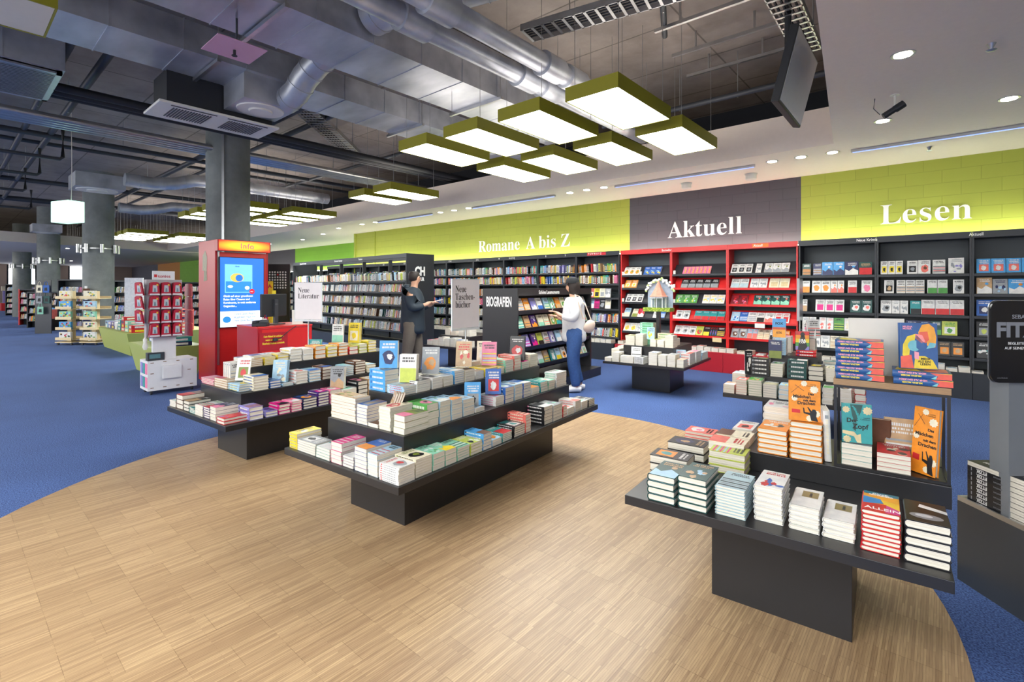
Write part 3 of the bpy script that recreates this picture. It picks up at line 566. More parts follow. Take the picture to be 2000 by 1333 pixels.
PILES = [('B', 1, 'F', -0.559, -0.462, -1.175, -0.985, 0.415, 0.103, 5, 'p', 'yellow grey white', 's'),
('B', 1, 'F', -0.458, -0.246, -1.175, -1.05, 0.415, 0.075, 5, 'p', 'grey white black', ''),
('B', 1, 'F', -0.24, -0.087, -1.175, -0.985, 0.415, 0.071, 4, 'p', 'teal white red', ''),
('B', 1, 'F', -0.077, 0.034, -1.175, -0.985, 0.415, 0.13, 5, 'p', 'magenta white magenta', ''),
('B', 1, 'F', 0.042, 0.15, -1.175, -0.985, 0.415, 0.068, 4, 'p', 'purple white purple', ''),
('B', 1, 'F', 0.158, 0.275, -1.175, -0.985, 0.415, 0.143, 6, 'p', 'blue orange yellow', ''),
('B', 1, 'F', 0.282, 0.374, -1.175, -0.985, 0.415, 0.128, 4, 'p', 'lightblue red white', ''),
('B', 1, 'F', 0.393, 0.561, -1.185, -1.06, 0.415, 0.097, 8, 'p', 'white grey red', 's'),
('B', 1, 'R', 0.376, 0.556, -1.055, -0.92, 0.415, 0.106, 7, 'p', 'cream black olive', ''),
('B', 1, 'R', 0.376, 0.556, -0.918, -0.814, 0.415, 0.1, 3, 'p', 'mint white green', ''),
('B', 1, 'R', 0.376, 0.556, -0.812, -0.709, 0.415, 0.093, 3, 'p', 'mint yellow white', ''),
('B', 1, 'R', 0.376, 0.556, -0.705, -0.584, 0.415, 0.081, 5, 'p', 'mint black white', ''),
('B', 1, 'R', 0.376, 0.556, -0.579, -0.457, 0.415, 0.077, 4, 'p', 'lime black white', ''),
('B', 1, 'R', 0.376, 0.556, -0.452, -0.359, 0.415, 0.107, 5, 'p', 'skyblue brown black', ''),
('B', 1, 'R', 0.376, 0.556, -0.353, -0.244, 0.415, 0.045, 2, 'p', 'lightblue orange white', ''),
('B', 1, 'R', 0.376, 0.556, -0.238, -0.123, 0.415, 0.06, 5, 'p', 'teal red black', ''),
('B', 1, 'R', 0.376, 0.556, -0.098, 0.039, 0.415, 0.077, 5, 'p', 'black white teal', 's'),
('B', 1, 'R', 0.376, 0.556, 0.045, 0.117, 0.415, 0.133, 6, 'p', 'coral cream black', ''),
('B', 1, 'R', 0.376, 0.556, 0.304, 0.431, 0.415, 0.14, 5, 'p', 'black white pink', 's'),
('B', 1, 'R', 0.376, 0.556, 0.435, 0.586, 0.415, 0.127, 5, 'p', 'grey mint white', ''),
('B', 1, 'R', 0.376, 0.556, 0.594, 0.662, 0.415, 0.092, 4, 'p', 'red white coral', ''),
('B', 1, 'R', 0.376, 0.556, 0.671, 0.791, 0.415, 0.06, 3, 'p', 'white coral pink', ''),
('B', 1, 'R', 0.376, 0.556, 0.8, 0.907, 0.415, 0.096, 5, 'p', 'white coral cream', ''),
('B', 1, 'R', 0.376, 0.556, 0.916, 1.037, 0.415, 0.07, 4, 'p', 'white mint coral', ''),
('B', 1, 'R', 0.376, 0.556, 1.052, 1.175, 0.415, 0.059, 4, 'p', 'black grey white', 's'),
('B', 2, 'F', -0.383, -0.109, -0.97, -0.845, 0.608, 0.158, 8, 'p', 'tan brown olive', ''),
('B', 2, 'F', -0.098, 0.013, -0.97, -0.78, 0.608, 0.129, 6, 'p', 'blue grey tan', ''),
('B', 2, 'F', 0.018, 0.12, -0.97, -0.78, 0.608, 0.024, 2, 'p', 'white brown tan', ''),
('B', 2, 'F', 0.125, 0.238, -0.97, -0.78, 0.608, 0.145, 7, 'p', 'cream red cream', ''),
('B', 2, 'F', 0.266, 0.371, -0.97, -0.77, 0.608, 0.113, 3, 'p', 'olive pink black', ''),
('B', 2, 'R', 0.186, 0.366, -0.781, -0.672, 0.608, 0.147, 3, 'p', 'green pink black', ''),
('B', 2, 'R', 0.186, 0.366, -0.667, -0.56, 0.608, 0.145, 4, 'p', 'lightblue white green', ''),
('B', 2, 'R', 0.186, 0.366, -0.555, -0.443, 0.608, 0.135, 4, 'p', 'lightblue orange navy', ''),
('B', 2, 'R', 0.186, 0.366, -0.437, -0.315, 0.608, 0.117, 4, 'p', 'lightblue grey white', ''),
('B', 2, 'R', 0.186, 0.366, -0.307, -0.201, 0.608, 0.031, 2, 'p', 'white lightblue black', ''),
('B', 2, 'R', 0.186, 0.366, -0.077, 0.034, 0.608, 0.07, 4, 'p', 'white pink lightblue', 's'),
('B', 2, 'R', 0.186, 0.366, 0.044, 0.161, 0.608, 0.12, 4, 'p', 'blue white mint', ''),
('B', 2, 'R', 0.186, 0.366, 0.171, 0.281, 0.608, 0.123, 5, 'p', 'lightblue white navy', ''),
('B', 2, 'R', 0.186, 0.366, 0.288, 0.399, 0.608, 0.117, 5, 'p', 'blue white grey', ''),
('B', 2, 'R', 0.186, 0.366, 0.41, 0.53, 0.608, 0.06, 3, 'p', 'white orange black', ''),
('B', 2, 'R', 0.186, 0.366, 0.542, 0.661, 0.608, 0.086, 4, 'p', 'teal white mint', 's'),
('B', 2, 'R', 0.186, 0.366, 0.669, 0.78, 0.608, 0.08, 4, 'p', 'mint white coral', ''),
('B', 2, 'R', 0.236, 0.366, 0.802, 0.984, 0.608, 0.128, 6, 'p', 'white mint white', 's'),
('B', 3, 'F', -0.201, -0.029, -0.79, -0.665, 0.789, 0.147, 4, 'p', 'skyblue white blue', 's'),
('B', 3, 'F', -0.013, 0.158, -0.79, -0.665, 0.789, 0.057, 4, 'p', 'lightblue red white', 's'),
('B', 3, 'R', -0.015, 0.165, -0.679, -0.548, 0.789, 0.078, 6, 'p', 'white black green', ''),
('B', 3, 'R', -0.015, 0.165, -0.535, -0.426, 0.789, 0.077, 4, 'p', 'white grey black', ''),
('B', 3, 'R', -0.015, 0.165, -0.421, -0.316, 0.789, 0.071, 3, 'p', 'cream grey white', ''),
('B', 3, 'R', -0.015, 0.165, -0.308, -0.198, 0.789, 0.096, 6, 'p', 'skyblue white skyblue', 's'),
('B', 3, 'R', -0.015, 0.165, -0.192, -0.077, 0.789, 0.088, 5, 'p', 'cream black cream', ''),
('B', 3, 'R', -0.015, 0.165, -0.071, 0.035, 0.789, 0.06, 5, 'p', 'white brown pink', ''),
('B', 3, 'R', -0.015, 0.165, 0.048, 0.206, 0.789, 0.064, 2, 'p', 'yellow white yellow', ''),
('B', 3, 'R', -0.015, 0.165, 0.213, 0.3, 0.789, 0.055, 3, 'p', 'yellow white yellow', ''),
('B', 3, 'R', -0.015, 0.165, 0.311, 0.431, 0.789, 0.102, 5, 'p', 'mint coral white', 's'),
('B', 3, 'R', -0.015, 0.165, 0.438, 0.541, 0.789, 0.126, 5, 'p', 'coral white red', 's'),
('B', 3, 'R', -0.015, 0.165, 0.549, 0.672, 0.789, 0.06, 4, 'p', 'mint magenta white', ''),
('B', 3, 'R', -0.015, 0.165, 0.68, 0.81, 0.789, 0.109, 6, 'p', 'cream grey white', ''),
('C', 1, 'F', -0.589, -0.456, -1.175, -0.985, 0.41, 0.056, 4, 'p', 'white mint white', ''),
('C', 1, 'F', -0.443, -0.303, -1.175, -0.965, 0.41, 0.126, 3, 'h', 'brown red black', ''),
('C', 1, 'F', -0.292, -0.178, -1.175, -0.965, 0.41, 0.09, 3, 'h', 'black tan orange', ''),
('C', 1, 'F', -0.167, -0.058, -1.175, -0.965, 0.41, 0.048, 4, 'h', 'teal white green', ''),
('C', 1, 'F', -0.047, 0.104, -1.175, -0.985, 0.41, 0.088, 4, 'p', 'white red green', ''),
('C', 1, 'F', 0.118, 0.229, -1.175, -0.965, 0.41, 0.094, 5, 'h', 'purple red white', ''),
('C', 1, 'F', 0.239, 0.351, -1.175, -0.985, 0.41, 0.111, 4, 'p', 'navy pink blue', ''),
('C', 1, 'F', 0.384, 0.517, -1.185, -0.965, 0.41, 0.05, 2, 'h', 'red coral lavender', ''),
('C', 1, 'R', 0.366, 0.556, -1.005, -0.883, 0.41, 0.106, 3, 'h', 'lavender orange black', ''),
('C', 1, 'R', 0.366, 0.556, -0.874, -0.761, 0.41, 0.046, 2, 'h', 'lavender purple navy', ''),
('C', 1, 'R', 0.366, 0.556, -0.757, -0.648, 0.41, 0.084, 3, 'h', 'magenta black tan', ''),
('C', 1, 'R', 0.366, 0.556, -0.641, -0.54, 0.41, 0.089, 4, 'h', 'pink white orange', ''),
('C', 1, 'R', 0.366, 0.556, -0.533, -0.392, 0.41, 0.093, 4, 'h', 'navy orange blue', ''),
('C', 1, 'R', 0.366, 0.556, -0.384, -0.268, 0.41, 0.125, 5, 'h', 'purple magenta white', ''),
('C', 1, 'R', 0.366, 0.556, -0.26, -0.138, 0.41, 0.128, 3, 'h', 'pink white mint', ''),
('C', 1, 'R', 0.376, 0.556, -0.129, 0.036, 0.41, 0.106, 2, 'p', 'white mint black', ''),
('C', 1, 'R', 0.366, 0.556, 0.051, 0.171, 0.41, 0.162, 4, 'h', 'black brown pink', 's'),
('C', 1, 'R', 0.366, 0.556, 0.177, 0.318, 0.41, 0.164, 3, 'h', 'tan lightblue white', ''),
('C', 2, 'F', -0.442, -0.18, -0.97, -0.83, 0.608, 0.052, 4, 'h', 'pink white tan', ''),
('C', 2, 'F', -0.164, 0.084, -0.97, -0.83, 0.608, 0.081, 4, 'h', 'tan red white', ''),
('C', 2, 'F', 0.103, 0.304, -0.97, -0.77, 0.608, 0.06, 3, 'h', 'lightblue yellow olive', 's'),
('C', 2, 'R', 0.176, 0.366, -0.878, -0.739, 0.608, 0.124, 5, 'h', 'cream blue tan', ''),
('C', 2, 'R', 0.176, 0.366, -0.732, -0.627, 0.608, 0.064, 3, 'h', 'blue navy lightblue', ''),
('C', 2, 'R', 0.176, 0.366, -0.62, -0.51, 0.608, 0.024, 2, 'h', 'lightblue white grey', ''),
('C', 2, 'R', 0.176, 0.366, -0.49, -0.364, 0.608, 0.112, 4, 'h', 'white coral grey', ''),
('C', 2, 'R', 0.176, 0.366, -0.357, -0.228, 0.608, 0.107, 4, 'h', 'lightblue blue skyblue', ''),
('C', 2, 'R', 0.176, 0.366, -0.22, -0.107, 0.608, 0.123, 4, 'h', 'brown blue white', ''),
('C', 2, 'R', 0.176, 0.366, -0.099, 0.036, 0.608, 0.087, 4, 'h', 'black white grey', ''),
('C', 2, 'R', 0.176, 0.366, 0.042, 0.145, 0.608, 0.099, 5, 'h', 'lightblue white mint', ''),
('C', 2, 'R', 0.176, 0.366, 0.158, 0.288, 0.608, 0.129, 5, 'h', 'brown white tan', 's'),
('C', 2, 'R', 0.176, 0.366, 0.304, 0.423, 0.608, 0.082, 3, 'h', 'cream lightblue teal', ''),
('C', 3, 'R', -0.025, 0.165, -0.81, -0.688, 0.789, 0.063, 4, 'h', 'tan brown white', ''),
('C', 3, 'R', -0.025, 0.165, -0.679, -0.568, 0.789, 0.066, 5, 'h', 'yellow white grey', ''),
('C', 3, 'R', -0.025, 0.165, -0.556, -0.44, 0.789, 0.081, 3, 'h', 'yellow lavender black', ''),
('C', 3, 'R', -0.025, 0.165, -0.43, -0.304, 0.789, 0.121, 4, 'h', 'white yellow red', ''),
('C', 3, 'R', -0.025, 0.165, -0.296, -0.181, 0.789, 0.108, 2, 'h', 'white cream tan', ''),
('C', 3, 'R', -0.025, 0.165, -0.169, -0.046, 0.789, 0.126, 3, 'h', 'orange yellow red', 's'),
('C', 3, 'R', -0.025, 0.165, -0.032, 0.091, 0.789, 0.108, 3, 'h', 'yellow olive lightblue', ''),
('C', 3, 'R', -0.025, 0.165, 0.1, 0.218, 0.789, 0.127, 4, 'h', 'orange white yellow', ''),
('C', 3, 'R', -0.025, 0.165, 0.228, 0.344, 0.789, 0.083, 2, 'h', 'red lime white', ''),
('C', 3, 'R', -0.025, 0.165, 0.354, 0.465, 0.789, 0.095, 3, 'h', 'lime white yellow', ''),
('C', 3, 'R', -0.025, 0.165, 0.475, 0.59, 0.789, 0.121, 4, 'h', 'yellow olive white', ''),
('C', 3, 'F', -0.22, -0.051, -0.78, -0.57, 0.789, 0.055, 4, 'h', 'white lavender tan', ''),
('C', 3, 'F', -0.041, 0.098, -0.78, -0.57, 0.789, 0.089, 5, 'h', 'white purple black', ''),
('A', 1, 'F', -0.477, -0.348, -0.631, -0.421, 0.537, 0.119, 4, 'h', 'darkgreen lightblue tan', ''),
('A', 1, 'F', -0.338, -0.21, -0.629, -0.419, 0.537, 0.14, 5, 'h', 'darkgreen lightblue tan', ''),
('A', 1, 'F', -0.188, -0.064, -0.598, -0.388, 0.537, 0.122, 10, 'h', 'paleblue black grey', ''),
('A', 1, 'F', -0.047, 0.065, -0.556, -0.346, 0.537, 0.146, 7, 'h', 'white blue red', ''),
('A', 1, 'F', 0.082, 0.192, -0.556, -0.346, 0.537, 0.099, 5, 'h', 'white olive black', ''),
('A', 1, 'F', 0.198, 0.307, -0.554, -0.344, 0.537, 0.074, 4, 'h', 'white olive black', ''),
('A', 1, 'F', 0.321, 0.441, -0.581, -0.371, 0.537, 0.15, 9, 'h', 'red orange teal', ''),
('A', 1, 'F', 0.446, 0.577, -0.587, -0.377, 0.537, 0.15, 5, 'h', 'black white grey', ''),
('A', 1, 'M', -0.602, -0.401, -0.277, -0.137, 0.537, 0.085, 2, 'h', 'black orange teal', ''),
('A', 1, 'M', -0.604, -0.395, -0.004, 0.136, 0.537, 0.085, 2, 'h', 'black navy tan', ''),
('A', 1, 'M', -0.352, -0.17, -0.093, 0.047, 0.537, 0.11, 3, 'h', 'lime magenta lightblue', ''),
('A', 1, 'M', -0.381, -0.191, 0.004, 0.144, 0.537, 0.13, 3, 'h', 'cream coral red', ''),
('A', 1, 'M', -0.382, -0.196, 0.162, 0.302, 0.537, 0.13, 3, 'h', 'cream brown grey', ''),
('A', 1, 'M', -0.344, -0.226, 0.381, 0.591, 0.537, 0.12, 3, 'h', 'white coral black', ''),
('A', 1, 'M', -0.622, -0.446, 0.365, 0.505, 0.537, 0.06, 3, 'h', 'coral white pink', ''),
('A', 2, 'F', -0.144, -0.0, 0.062, 0.272, 0.635, 0.127, 5, 'h', 'orange black white', ''),
('A', 2, 'F', 0.005, 0.152, 0.055, 0.265, 0.635, 0.188, 7, 'h', 'orange black white', ''),
('E', 1, 'F', -0.592, -0.479, -0.63, -0.44, 0.42, 0.087, 2, 'p', 'tan white grey', ''),
('E', 1, 'F', -0.471, -0.364, -0.63, -0.44, 0.42, 0.15, 6, 'p', 'coral white teal', ''),
('E', 1, 'F', -0.356, -0.228, -0.63, -0.44, 0.42, 0.161, 7, 'p', 'green lime coral', ''),
('E', 1, 'F', -0.222, -0.097, -0.63, -0.44, 0.42, 0.132, 6, 'p', 'grey yellow white', ''),
('E', 1, 'F', -0.084, 0.008, -0.63, -0.42, 0.42, 0.137, 3, 'h', 'lightblue yellow white', ''),
('E', 1, 'F', 0.021, 0.131, -0.63, -0.42, 0.42, 0.15, 4, 'h', 'white black red', ''),
('E', 1, 'F', 0.14, 0.264, -0.63, -0.44, 0.42, 0.149, 4, 'p', 'black white grey', ''),
('E', 1, 'F', 0.276, 0.368, -0.63, -0.42, 0.42, 0.155, 3, 'h', 'white green coral', ''),
('E', 1, 'F', 0.391, 0.508, -0.63, -0.44, 0.42, 0.155, 4, 'p', 'white black tan', ''),
('E', 1, 'F', 0.523, 0.613, -0.63, -0.42, 0.42, 0.184, 3, 'h', 'red black white', ''),
('E', 2, 'F', -0.368, -0.196, -0.43, -0.3, 0.6, 0.172, 4, 'p', 'black olive grey', 's'),
('E', 2, 'F', -0.187, -0.071, -0.43, -0.24, 0.6, 0.133, 6, 'p', 'grey green white', ''),
('E', 2, 'F', -0.035, 0.137, -0.43, -0.3, 0.6, 0.182, 4, 'p', 'darkgreen white black', 's'),
('E', 2, 'F', 0.146, 0.277, -0.43, -0.22, 0.6, 0.137, 3, 'h', 'black yellow grey', ''),
('E', 2, 'F', 0.29, 0.372, -0.43, -0.24, 0.6, 0.131, 3, 'p', 'cream olive white', ''),
('E', 3, 'F', -0.198, -0.067, -0.235, -0.105, 0.8, 0.176, 7, 'p', 'lightblue white orange', 's'),
('E', 3, 'F', 0.018, 0.198, -0.235, -0.095, 0.8, 0.063, 2, 'h', 'red green purple', 's'),
('D', 1, 'F', -0.577, -0.467, -0.635, -0.445, 0.425, 0.053, 2, 'p', 'cream white', ''),
('D', 1, 'F', -0.459, -0.347, -0.635, -0.445, 0.425, 0.133, 5, 'p', 'white cream', ''),
('D', 1, 'F', -0.331, -0.129, -0.635, -0.51, 0.425, 0.096, 5, 'p', 'white tan', ''),
('D', 1, 'F', -0.118, 0.018, -0.635, -0.445, 0.425, 0.099, 6, 'p', 'white black', 's'),
('D', 1, 'F', 0.089, 0.216, -0.635, -0.445, 0.425, 0.175, 5, 'p', 'white blue', ''),
('D', 1, 'F', 0.227, 0.341, -0.635, -0.445, 0.425, 0.148, 3, 'p', 'white cream', ''),
('D', 1, 'F', 0.355, 0.47, -0.635, -0.445, 0.425, 0.168, 4, 'p', 'white grey', ''),
('D', 1, 'F', 0.48, 0.579, -0.635, -0.445, 0.425, 0.106, 3, 'p', 'cream coral', ''),
('D', 1, 'R', 0.444, 0.574, -0.347, -0.095, 0.425, 0.158, 4, 'p', 'white coral', ''),
('D', 1, 'R', 0.444, 0.574, -0.045, 0.213, 0.425, 0.155, 5, 'p', 'white pink', ''),
('D', 1, 'R', 0.444, 0.574, 0.253, 0.571, 0.425, 0.109, 3, 'p', 'lightblue white', 's'),
('D', 2, 'F', -0.35, -0.203, -0.41, -0.22, 0.655, 0.143, 4, 'p', 'cream olive', ''),
('D', 2, 'F', -0.191, -0.074, -0.41, -0.22, 0.655, 0.167, 5, 'p', 'white cream', ''),
('D', 2, 'F', 0.025, 0.119, -0.41, -0.22, 0.655, 0.105, 2, 'p', 'lime white', ''),
('D', 2, 'F', 0.13, 0.234, -0.41, -0.22, 0.655, 0.097, 2, 'p', 'cream white', ''),
('D', 2, 'F', 0.241, 0.364, -0.41, -0.22, 0.655, 0.169, 4, 'p', 'cream white', '')]
rowctr = {}
def pile(t, tier, row, u0, u1, v0, v1, z, h, n, kind, cols, sp, idx, place=None):
    th = TBL[t][2]; su, sv = u1-u0, v1-v0; gap = .003
    if row == 'R' or (sp == 's' and row == 'F'): w, l, rot = sv-gap, su, PI/2
    elif su > .16 or row == 'M': w, l, rot = sv, su-gap, -PI/2
    else: w, l, rot = su-gap, sv, 0
    if row == 'M' and su < .16: w, l, rot = su-gap, sv, 0
    w = max(w-.004, .05); l = max(l-.004, .05)
    tk = h/n-.0006; seed = idx*13+5
    meshes = book_mesh(kind, w, l, tk, cols, seed); cu, cv = (u0+u1)/2, (v0+v1)/2; r = random.Random(seed)
    place = place or {'F': 'front-edge', 'R': 'aisle-edge', 'M': 'inner', 'L': 'far-edge'}[row]
    k = rowctr.get((t, tier, row), 0); rowctr[(t, tier, row)] = k+1
    cn = cols.split()[0]; cn = {'lightblue': 'light blue', 'skyblue': 'sky blue', 'darkgreen': 'dark green', 'paleblue': 'pale blue', 'darkred': 'dark red'}.get(cn, cn)
    for i in range(n):
        jx, jy, ja = r.uniform(-.002, .002), r.uniform(-.002, .002), math.radians(r.uniform(-.9, .9))
        if i == n-1: ja *= 1.6
        if kind == 'h' and row == 'F' and t == 'A': jx *= 1.2; ja = math.radians(r.uniform(-.5, .5))
        x, y = LW(t, cu+jx, cv+jy)
        if t == 'D' or row == 'L' or (t == 'E' and tier == 1 and u0 > .1):
            stuff_add(('paperback_books', 'rest of the stacked paperbacks on the gazebo table and far table edges'), meshes, Matrix.Translation((x, y, z+.0008+i*(h/n))) @ Matrix.Rotation(th+rot+ja, 4, 'Z')); continue
        mt = Matrix.Translation((x, y, z+.0008+i*(h/n))) @ Matrix.Rotation(th+rot+ja, 4, 'Z')
        pos = 'top' if i == n-1 else ('bottom' if i == 0 else ordw(n-1-i)+' from top')
        add_book(meshes, kind, mt, '%s %s, %s, %s %s stack, %s, %s' % (cn, 'hardcover' if kind == 'h' else 'paperback', pos, ordw(k), place, TIER[tier], TN[t]), '%ss piled on the %s of the %s' % ('hardcover' if kind == 'h' else 'paperback', TIER[tier], TN[t]))
for i, p in enumerate(PILES): pile(*p, i)
# far rows of the top tiers, partly seen over the front piles
for t, cl in (('B', 'white cream grey mint white tan white lightblue'), ('C', 'white lime cream grey tan white yellow lightblue')):
    r = random.Random(3 if t == 'B' else 9); v = -.56
    for j, cn in enumerate(cl.split()):
        pile(t, 3, 'L', -.168, -.03, v, v+.125, .789, r.uniform(.05, .1), r.choice((2, 3, 4)), 'h' if t == 'C' else 'p', cn+' white black', '', 300+j); v += .165
# table behind the man with low piles, seen far away: single piles kept as separate books
TBL['G'] = (-6.93, 6.75, .08); TN['G'] = 'far table behind the man'
table('G', [(-.59, .59, -.65, .65, .38, .4195), (-.38, .38, -.42, .42, .4196, .5995)], (.56, .6), 'black book table far back between the novel gondola and the biography shelves')
# standing books -----------------------------------------------------------------
def standing(x, y, z, head, lean, kind, w, l, t, cols, seed, label, group=None, name=None, pagesout=False):
    me = book_mesh(kind, w, l, t, cols, seed)
    mt = Matrix.Translation((x, y, z+.001)) @ Matrix.Rotation(head, 4, 'Z') @ Matrix.Rotation(math.radians(90-lean), 4, 'X') @ Matrix.Translation((0, l/2, 0))
    return add_book(me, kind, mt, label, group, name or NAMEK[kind])
def S(t, u, v, z, dh, lean, kind, w, l, tk, cols, seed, label, n=1, group=None):
    for i in range(n):
        th = TBL[t][2]; x, y = LW(t, u, v); h = th+dh
        x += -math.sin(h)*(tk+.0035)*i; y += math.cos(h)*(tk+.0035)*i
        lb = label if i == 0 else '%s copy behind the %s' % (ordw(i), label.split(' standing')[0])
        standing(x, y, z, h, lean, kind, w, l, tk, cols, seed, lb, group)
hB = math.radians(40)   # facing the camera side
S('B', -.09, -.70, .938, math.radians(38), 6, 'p', .125, .19, .045, 'skyblue navy white', 71, 'blue paperback with dark swallows standing on the blue stack, middle table')
S('B', .06, -.66, .848, math.radians(30), 7, 'p', .12, .19, .028, 'white lime lightblue', 72, 'white and lime paperback standing on the striped stack, middle table', n=2)
S('B', .03, -.42, .868, math.radians(36), 12, 'p', .125, .195, .02, 'grey orange tan', 73, 'grey paperback with two apricots standing on the top tier, middle table')
S('B', .06, -.09, .882, math.radians(34), 14, 'p', .125, .195, .022, 'tan cream red', 74, 'beige paperback with a round emblem standing on a stack, middle table')
S('B', .08, .20, .856, math.radians(34), 14, 'p', .12, .19, .016, 'pink yellow lightblue', 75, 'red blue and yellow paperback standing on the yellow stack, middle table', n=3)
S('B', -.06, .30, .850, math.radians(30), 12, 'p', .12, .19, .02, 'cream white cream', 76, 'cream backed paperback standing before the biography sign, middle table')
S('B', .08, .60, .852, math.radians(28), 12, 'h', .135, .21, .03, 'black red white', 77, 'black hardcover with red title standing at the end of the top tier, middle table', n=2)
S('B', .28, -.24, .609, math.radians(40), 10, 'p', .12, .19, .015, 'skyblue grey black', 78, 'blue paperback with a photo of a seated man standing on the middle tier', n=3)
S('B', .29, -.01, .681, math.radians(38), 12, 'p', .12, .19, .016, 'blue red white', 79, 'blue paperback with red title standing on the white stack, middle tier', n=2)
S('B', .08, -.86, .635, math.radians(-35), 20, 'p', .12, .185, .012, 'tan cream brown', 80, 'tan paperback with a line drawing standing in the low gap of the middle tier', n=4)
S('C', .28, -.60, .634, math.radians(36), 10, 'h', .13, .2, .014, 'lightblue grey cream', 81, 'pale blue hardcover with an oval figure standing on the middle tier by the booth', n=3)
S('C', .14, -.86, .672, math.radians(40), 16, 'p', .12, .2, .018, 'white olive red', 82, 'white paperback with a small plant standing on the middle tier by the booth', n=3)
for q in range(4):
    x, y = LW('C', -.12+.03*q*1.2, -.86); standing(x, y, .663, TBL['C'][2]+PI/2, 0, 'p', .1, .16, .024, 'white cream grey', 83, '%s upright white paperback of four standing at the table corner by the booth' % ordw(q), 'four upright white paperbacks')
S('C', .46, -.12, .518, math.radians(34), 8, 'p', .135, .21, .016, 'grey tan black', 84, 'grey paperback with a dark haired head standing on the lower tier by the booth', n=3)
S('C', .02, .40, .89, math.radians(20), 4, 'h', .14, .22, .02, 'yellow cream yellow', 85, 'yellow hardcover standing at the far end of the table by the booth', n=2)
S('C', -.02, .22, .885, math.radians(20), 4, 'h', .14, .22, .02, 'white mint white', 86, 'white hardcover standing beside the yellow one, table by the booth')
S('C', -.04, -.04, .80, math.radians(30), 8, 'h', .14, .16, .02, 'teal grey lime', 87, 'grey green hardcover standing behind the sign pole, table by the booth')
# nearest table: named covers ------------------------------------------------------
def cover_text(o, body, x, y, z, size, m, align='LEFT', sx=1, rot=(0, 0, 0), line=.9, bold=.0):
    t = text(body, (x, y, z), rot, size, m, o, 'title_lettering', align, .0002, sx, bold, 1, line); return t
def plain_book(kind, w, l, t, cols):
    return book_mesh(kind, w, l, t, cols, 0, spine_art=False, drawart=False)
def poly_part(o, name, pts, z, col, m='cover'):
    b = MB(); b.face([(x, y, z) for x, y in pts], PALL.get(col) or rgb(col)); return b.build(name, M[m], o)
def circ(cx, cy, rx, ry=None, n=18, a0=0, a1=2*PI, wob=0):
    ry = ry or rx; return [(cx+rx*(1+wob*(k % 2))*math.cos(a0+(a1-a0)*k/n), cy+ry*(1+wob*(k % 2))*math.sin(a0+(a1-a0)*k/n)) for k in range(n)]
def stand_plain(x, y, z, head, lean, kind, w, l, t, cols, label, n=None, yaw2=0):
    me = plain_book(kind, w, l, t, cols)
    mt = Matrix.Translation((x, y, z+.001)) @ Matrix.Rotation(head, 4, 'Z') @ Matrix.Rotation(math.radians(90-lean), 4, 'X') @ Matrix.Translation((0, l/2, 0))
    return add_book(me, kind, mt, label, None)
def dragon_cover(o, w, l, t, small=False):
    z = t+.0006
    poly_part(o, 'flowers', circ(.3*w, .3*l, .016, wob=.25), z, 'cream'); poly_part(o, 'flowers', circ(.36*w, -.3*l, .015, wob=.25), z, 'cream'); poly_part(o, 'flowers', circ(-.02*w, .44*l, .012, wob=.25), z, 'cream'); poly_part(o, 'flowers', circ(.15*w, -.42*l, .013, wob=.25), z, 'cream'); poly_part(o, 'flowers', circ(-.33*w, .06*l, .012, wob=.25), z, 'cream')
    poly_part(o, 'silhouette', [(.42*w, -.49*l), (.2*w, -.47*l), (.16*w, -.34*l), (-.04*w, -.3*l), (-.06*w, -.16*l), (-.02*w, -.17*l), (0, -.27*l), (.17*w, -.28*l), (.08*w, -.15*l), (.11*w, -.14*l), (.22*w, -.24*l), (.24*w, -.19*l), (.33*w, -.19*l), (.38*w, -.26*l), (.36*w, -.36*l)], z+.0002, 'black')
    poly_part(o, 'sticker', [(-.42*w, -.3*l), (-.15*w, -.31*l), (-.15*w, -.22*l), (-.42*w, -.21*l)], z, 'red')
    poly_part(o, 'kite_line', [(-.44*w, .2*l), (-.1*w, .42*l), (-.09*w, .42*l), (-.43*w, .19*l)], z, 'brown'); poly_part(o, 'kite_line', [(-.3*w, .4*l), (-.02*w, .26*l), (-.03*w, .25*l), (-.31*w, .39*l)], z, 'brown')
    for b, x, y, s in (('Das', .1, .16, .017), ('Mädchen', -.38, .075, .0215), ('mit dem', -.05, -.005, .016), ('Drachen', -.24, -.085, .0225)): cover_text(o, b, x*w, y*l, z, s, M['letterblack'], bold=.0007)
    cover_text(o, 'Laetitia\nColombani', .36*w, .41*l, z, .009, M['letterblack'], 'RIGHT')
xA, yA = LW('A', .068, .10)
o = stand_plain(xA, yA, .825, TBL['A'][2]+math.radians(12), 3, 'h', .137, .2, .024, 'orange orange', 'orange hardcover Das Mädchen mit dem Drachen standing on the taller orange stack'); dragon_cover(o, .137, .2, .024)
xA, yA = LW('A', .142, .17); standing(xA, yA, .636, TBL['A'][2]+PI/2+.2, 2, 'h', .15, .25, .03, 'white cream grey', 90, 'white hardcover standing with its pages outward beside the metal frame')
for q, (u, v, cl) in enumerate(((-.09, .40, 'white pink grey'), (.04, .42, 'pink brown white'))):
    pile('A', 2, 'M', u-.075, u+.075, v-.07, v+.12, .635, .19-.05*q, 5-q, 'h', cl, '', 400+q)
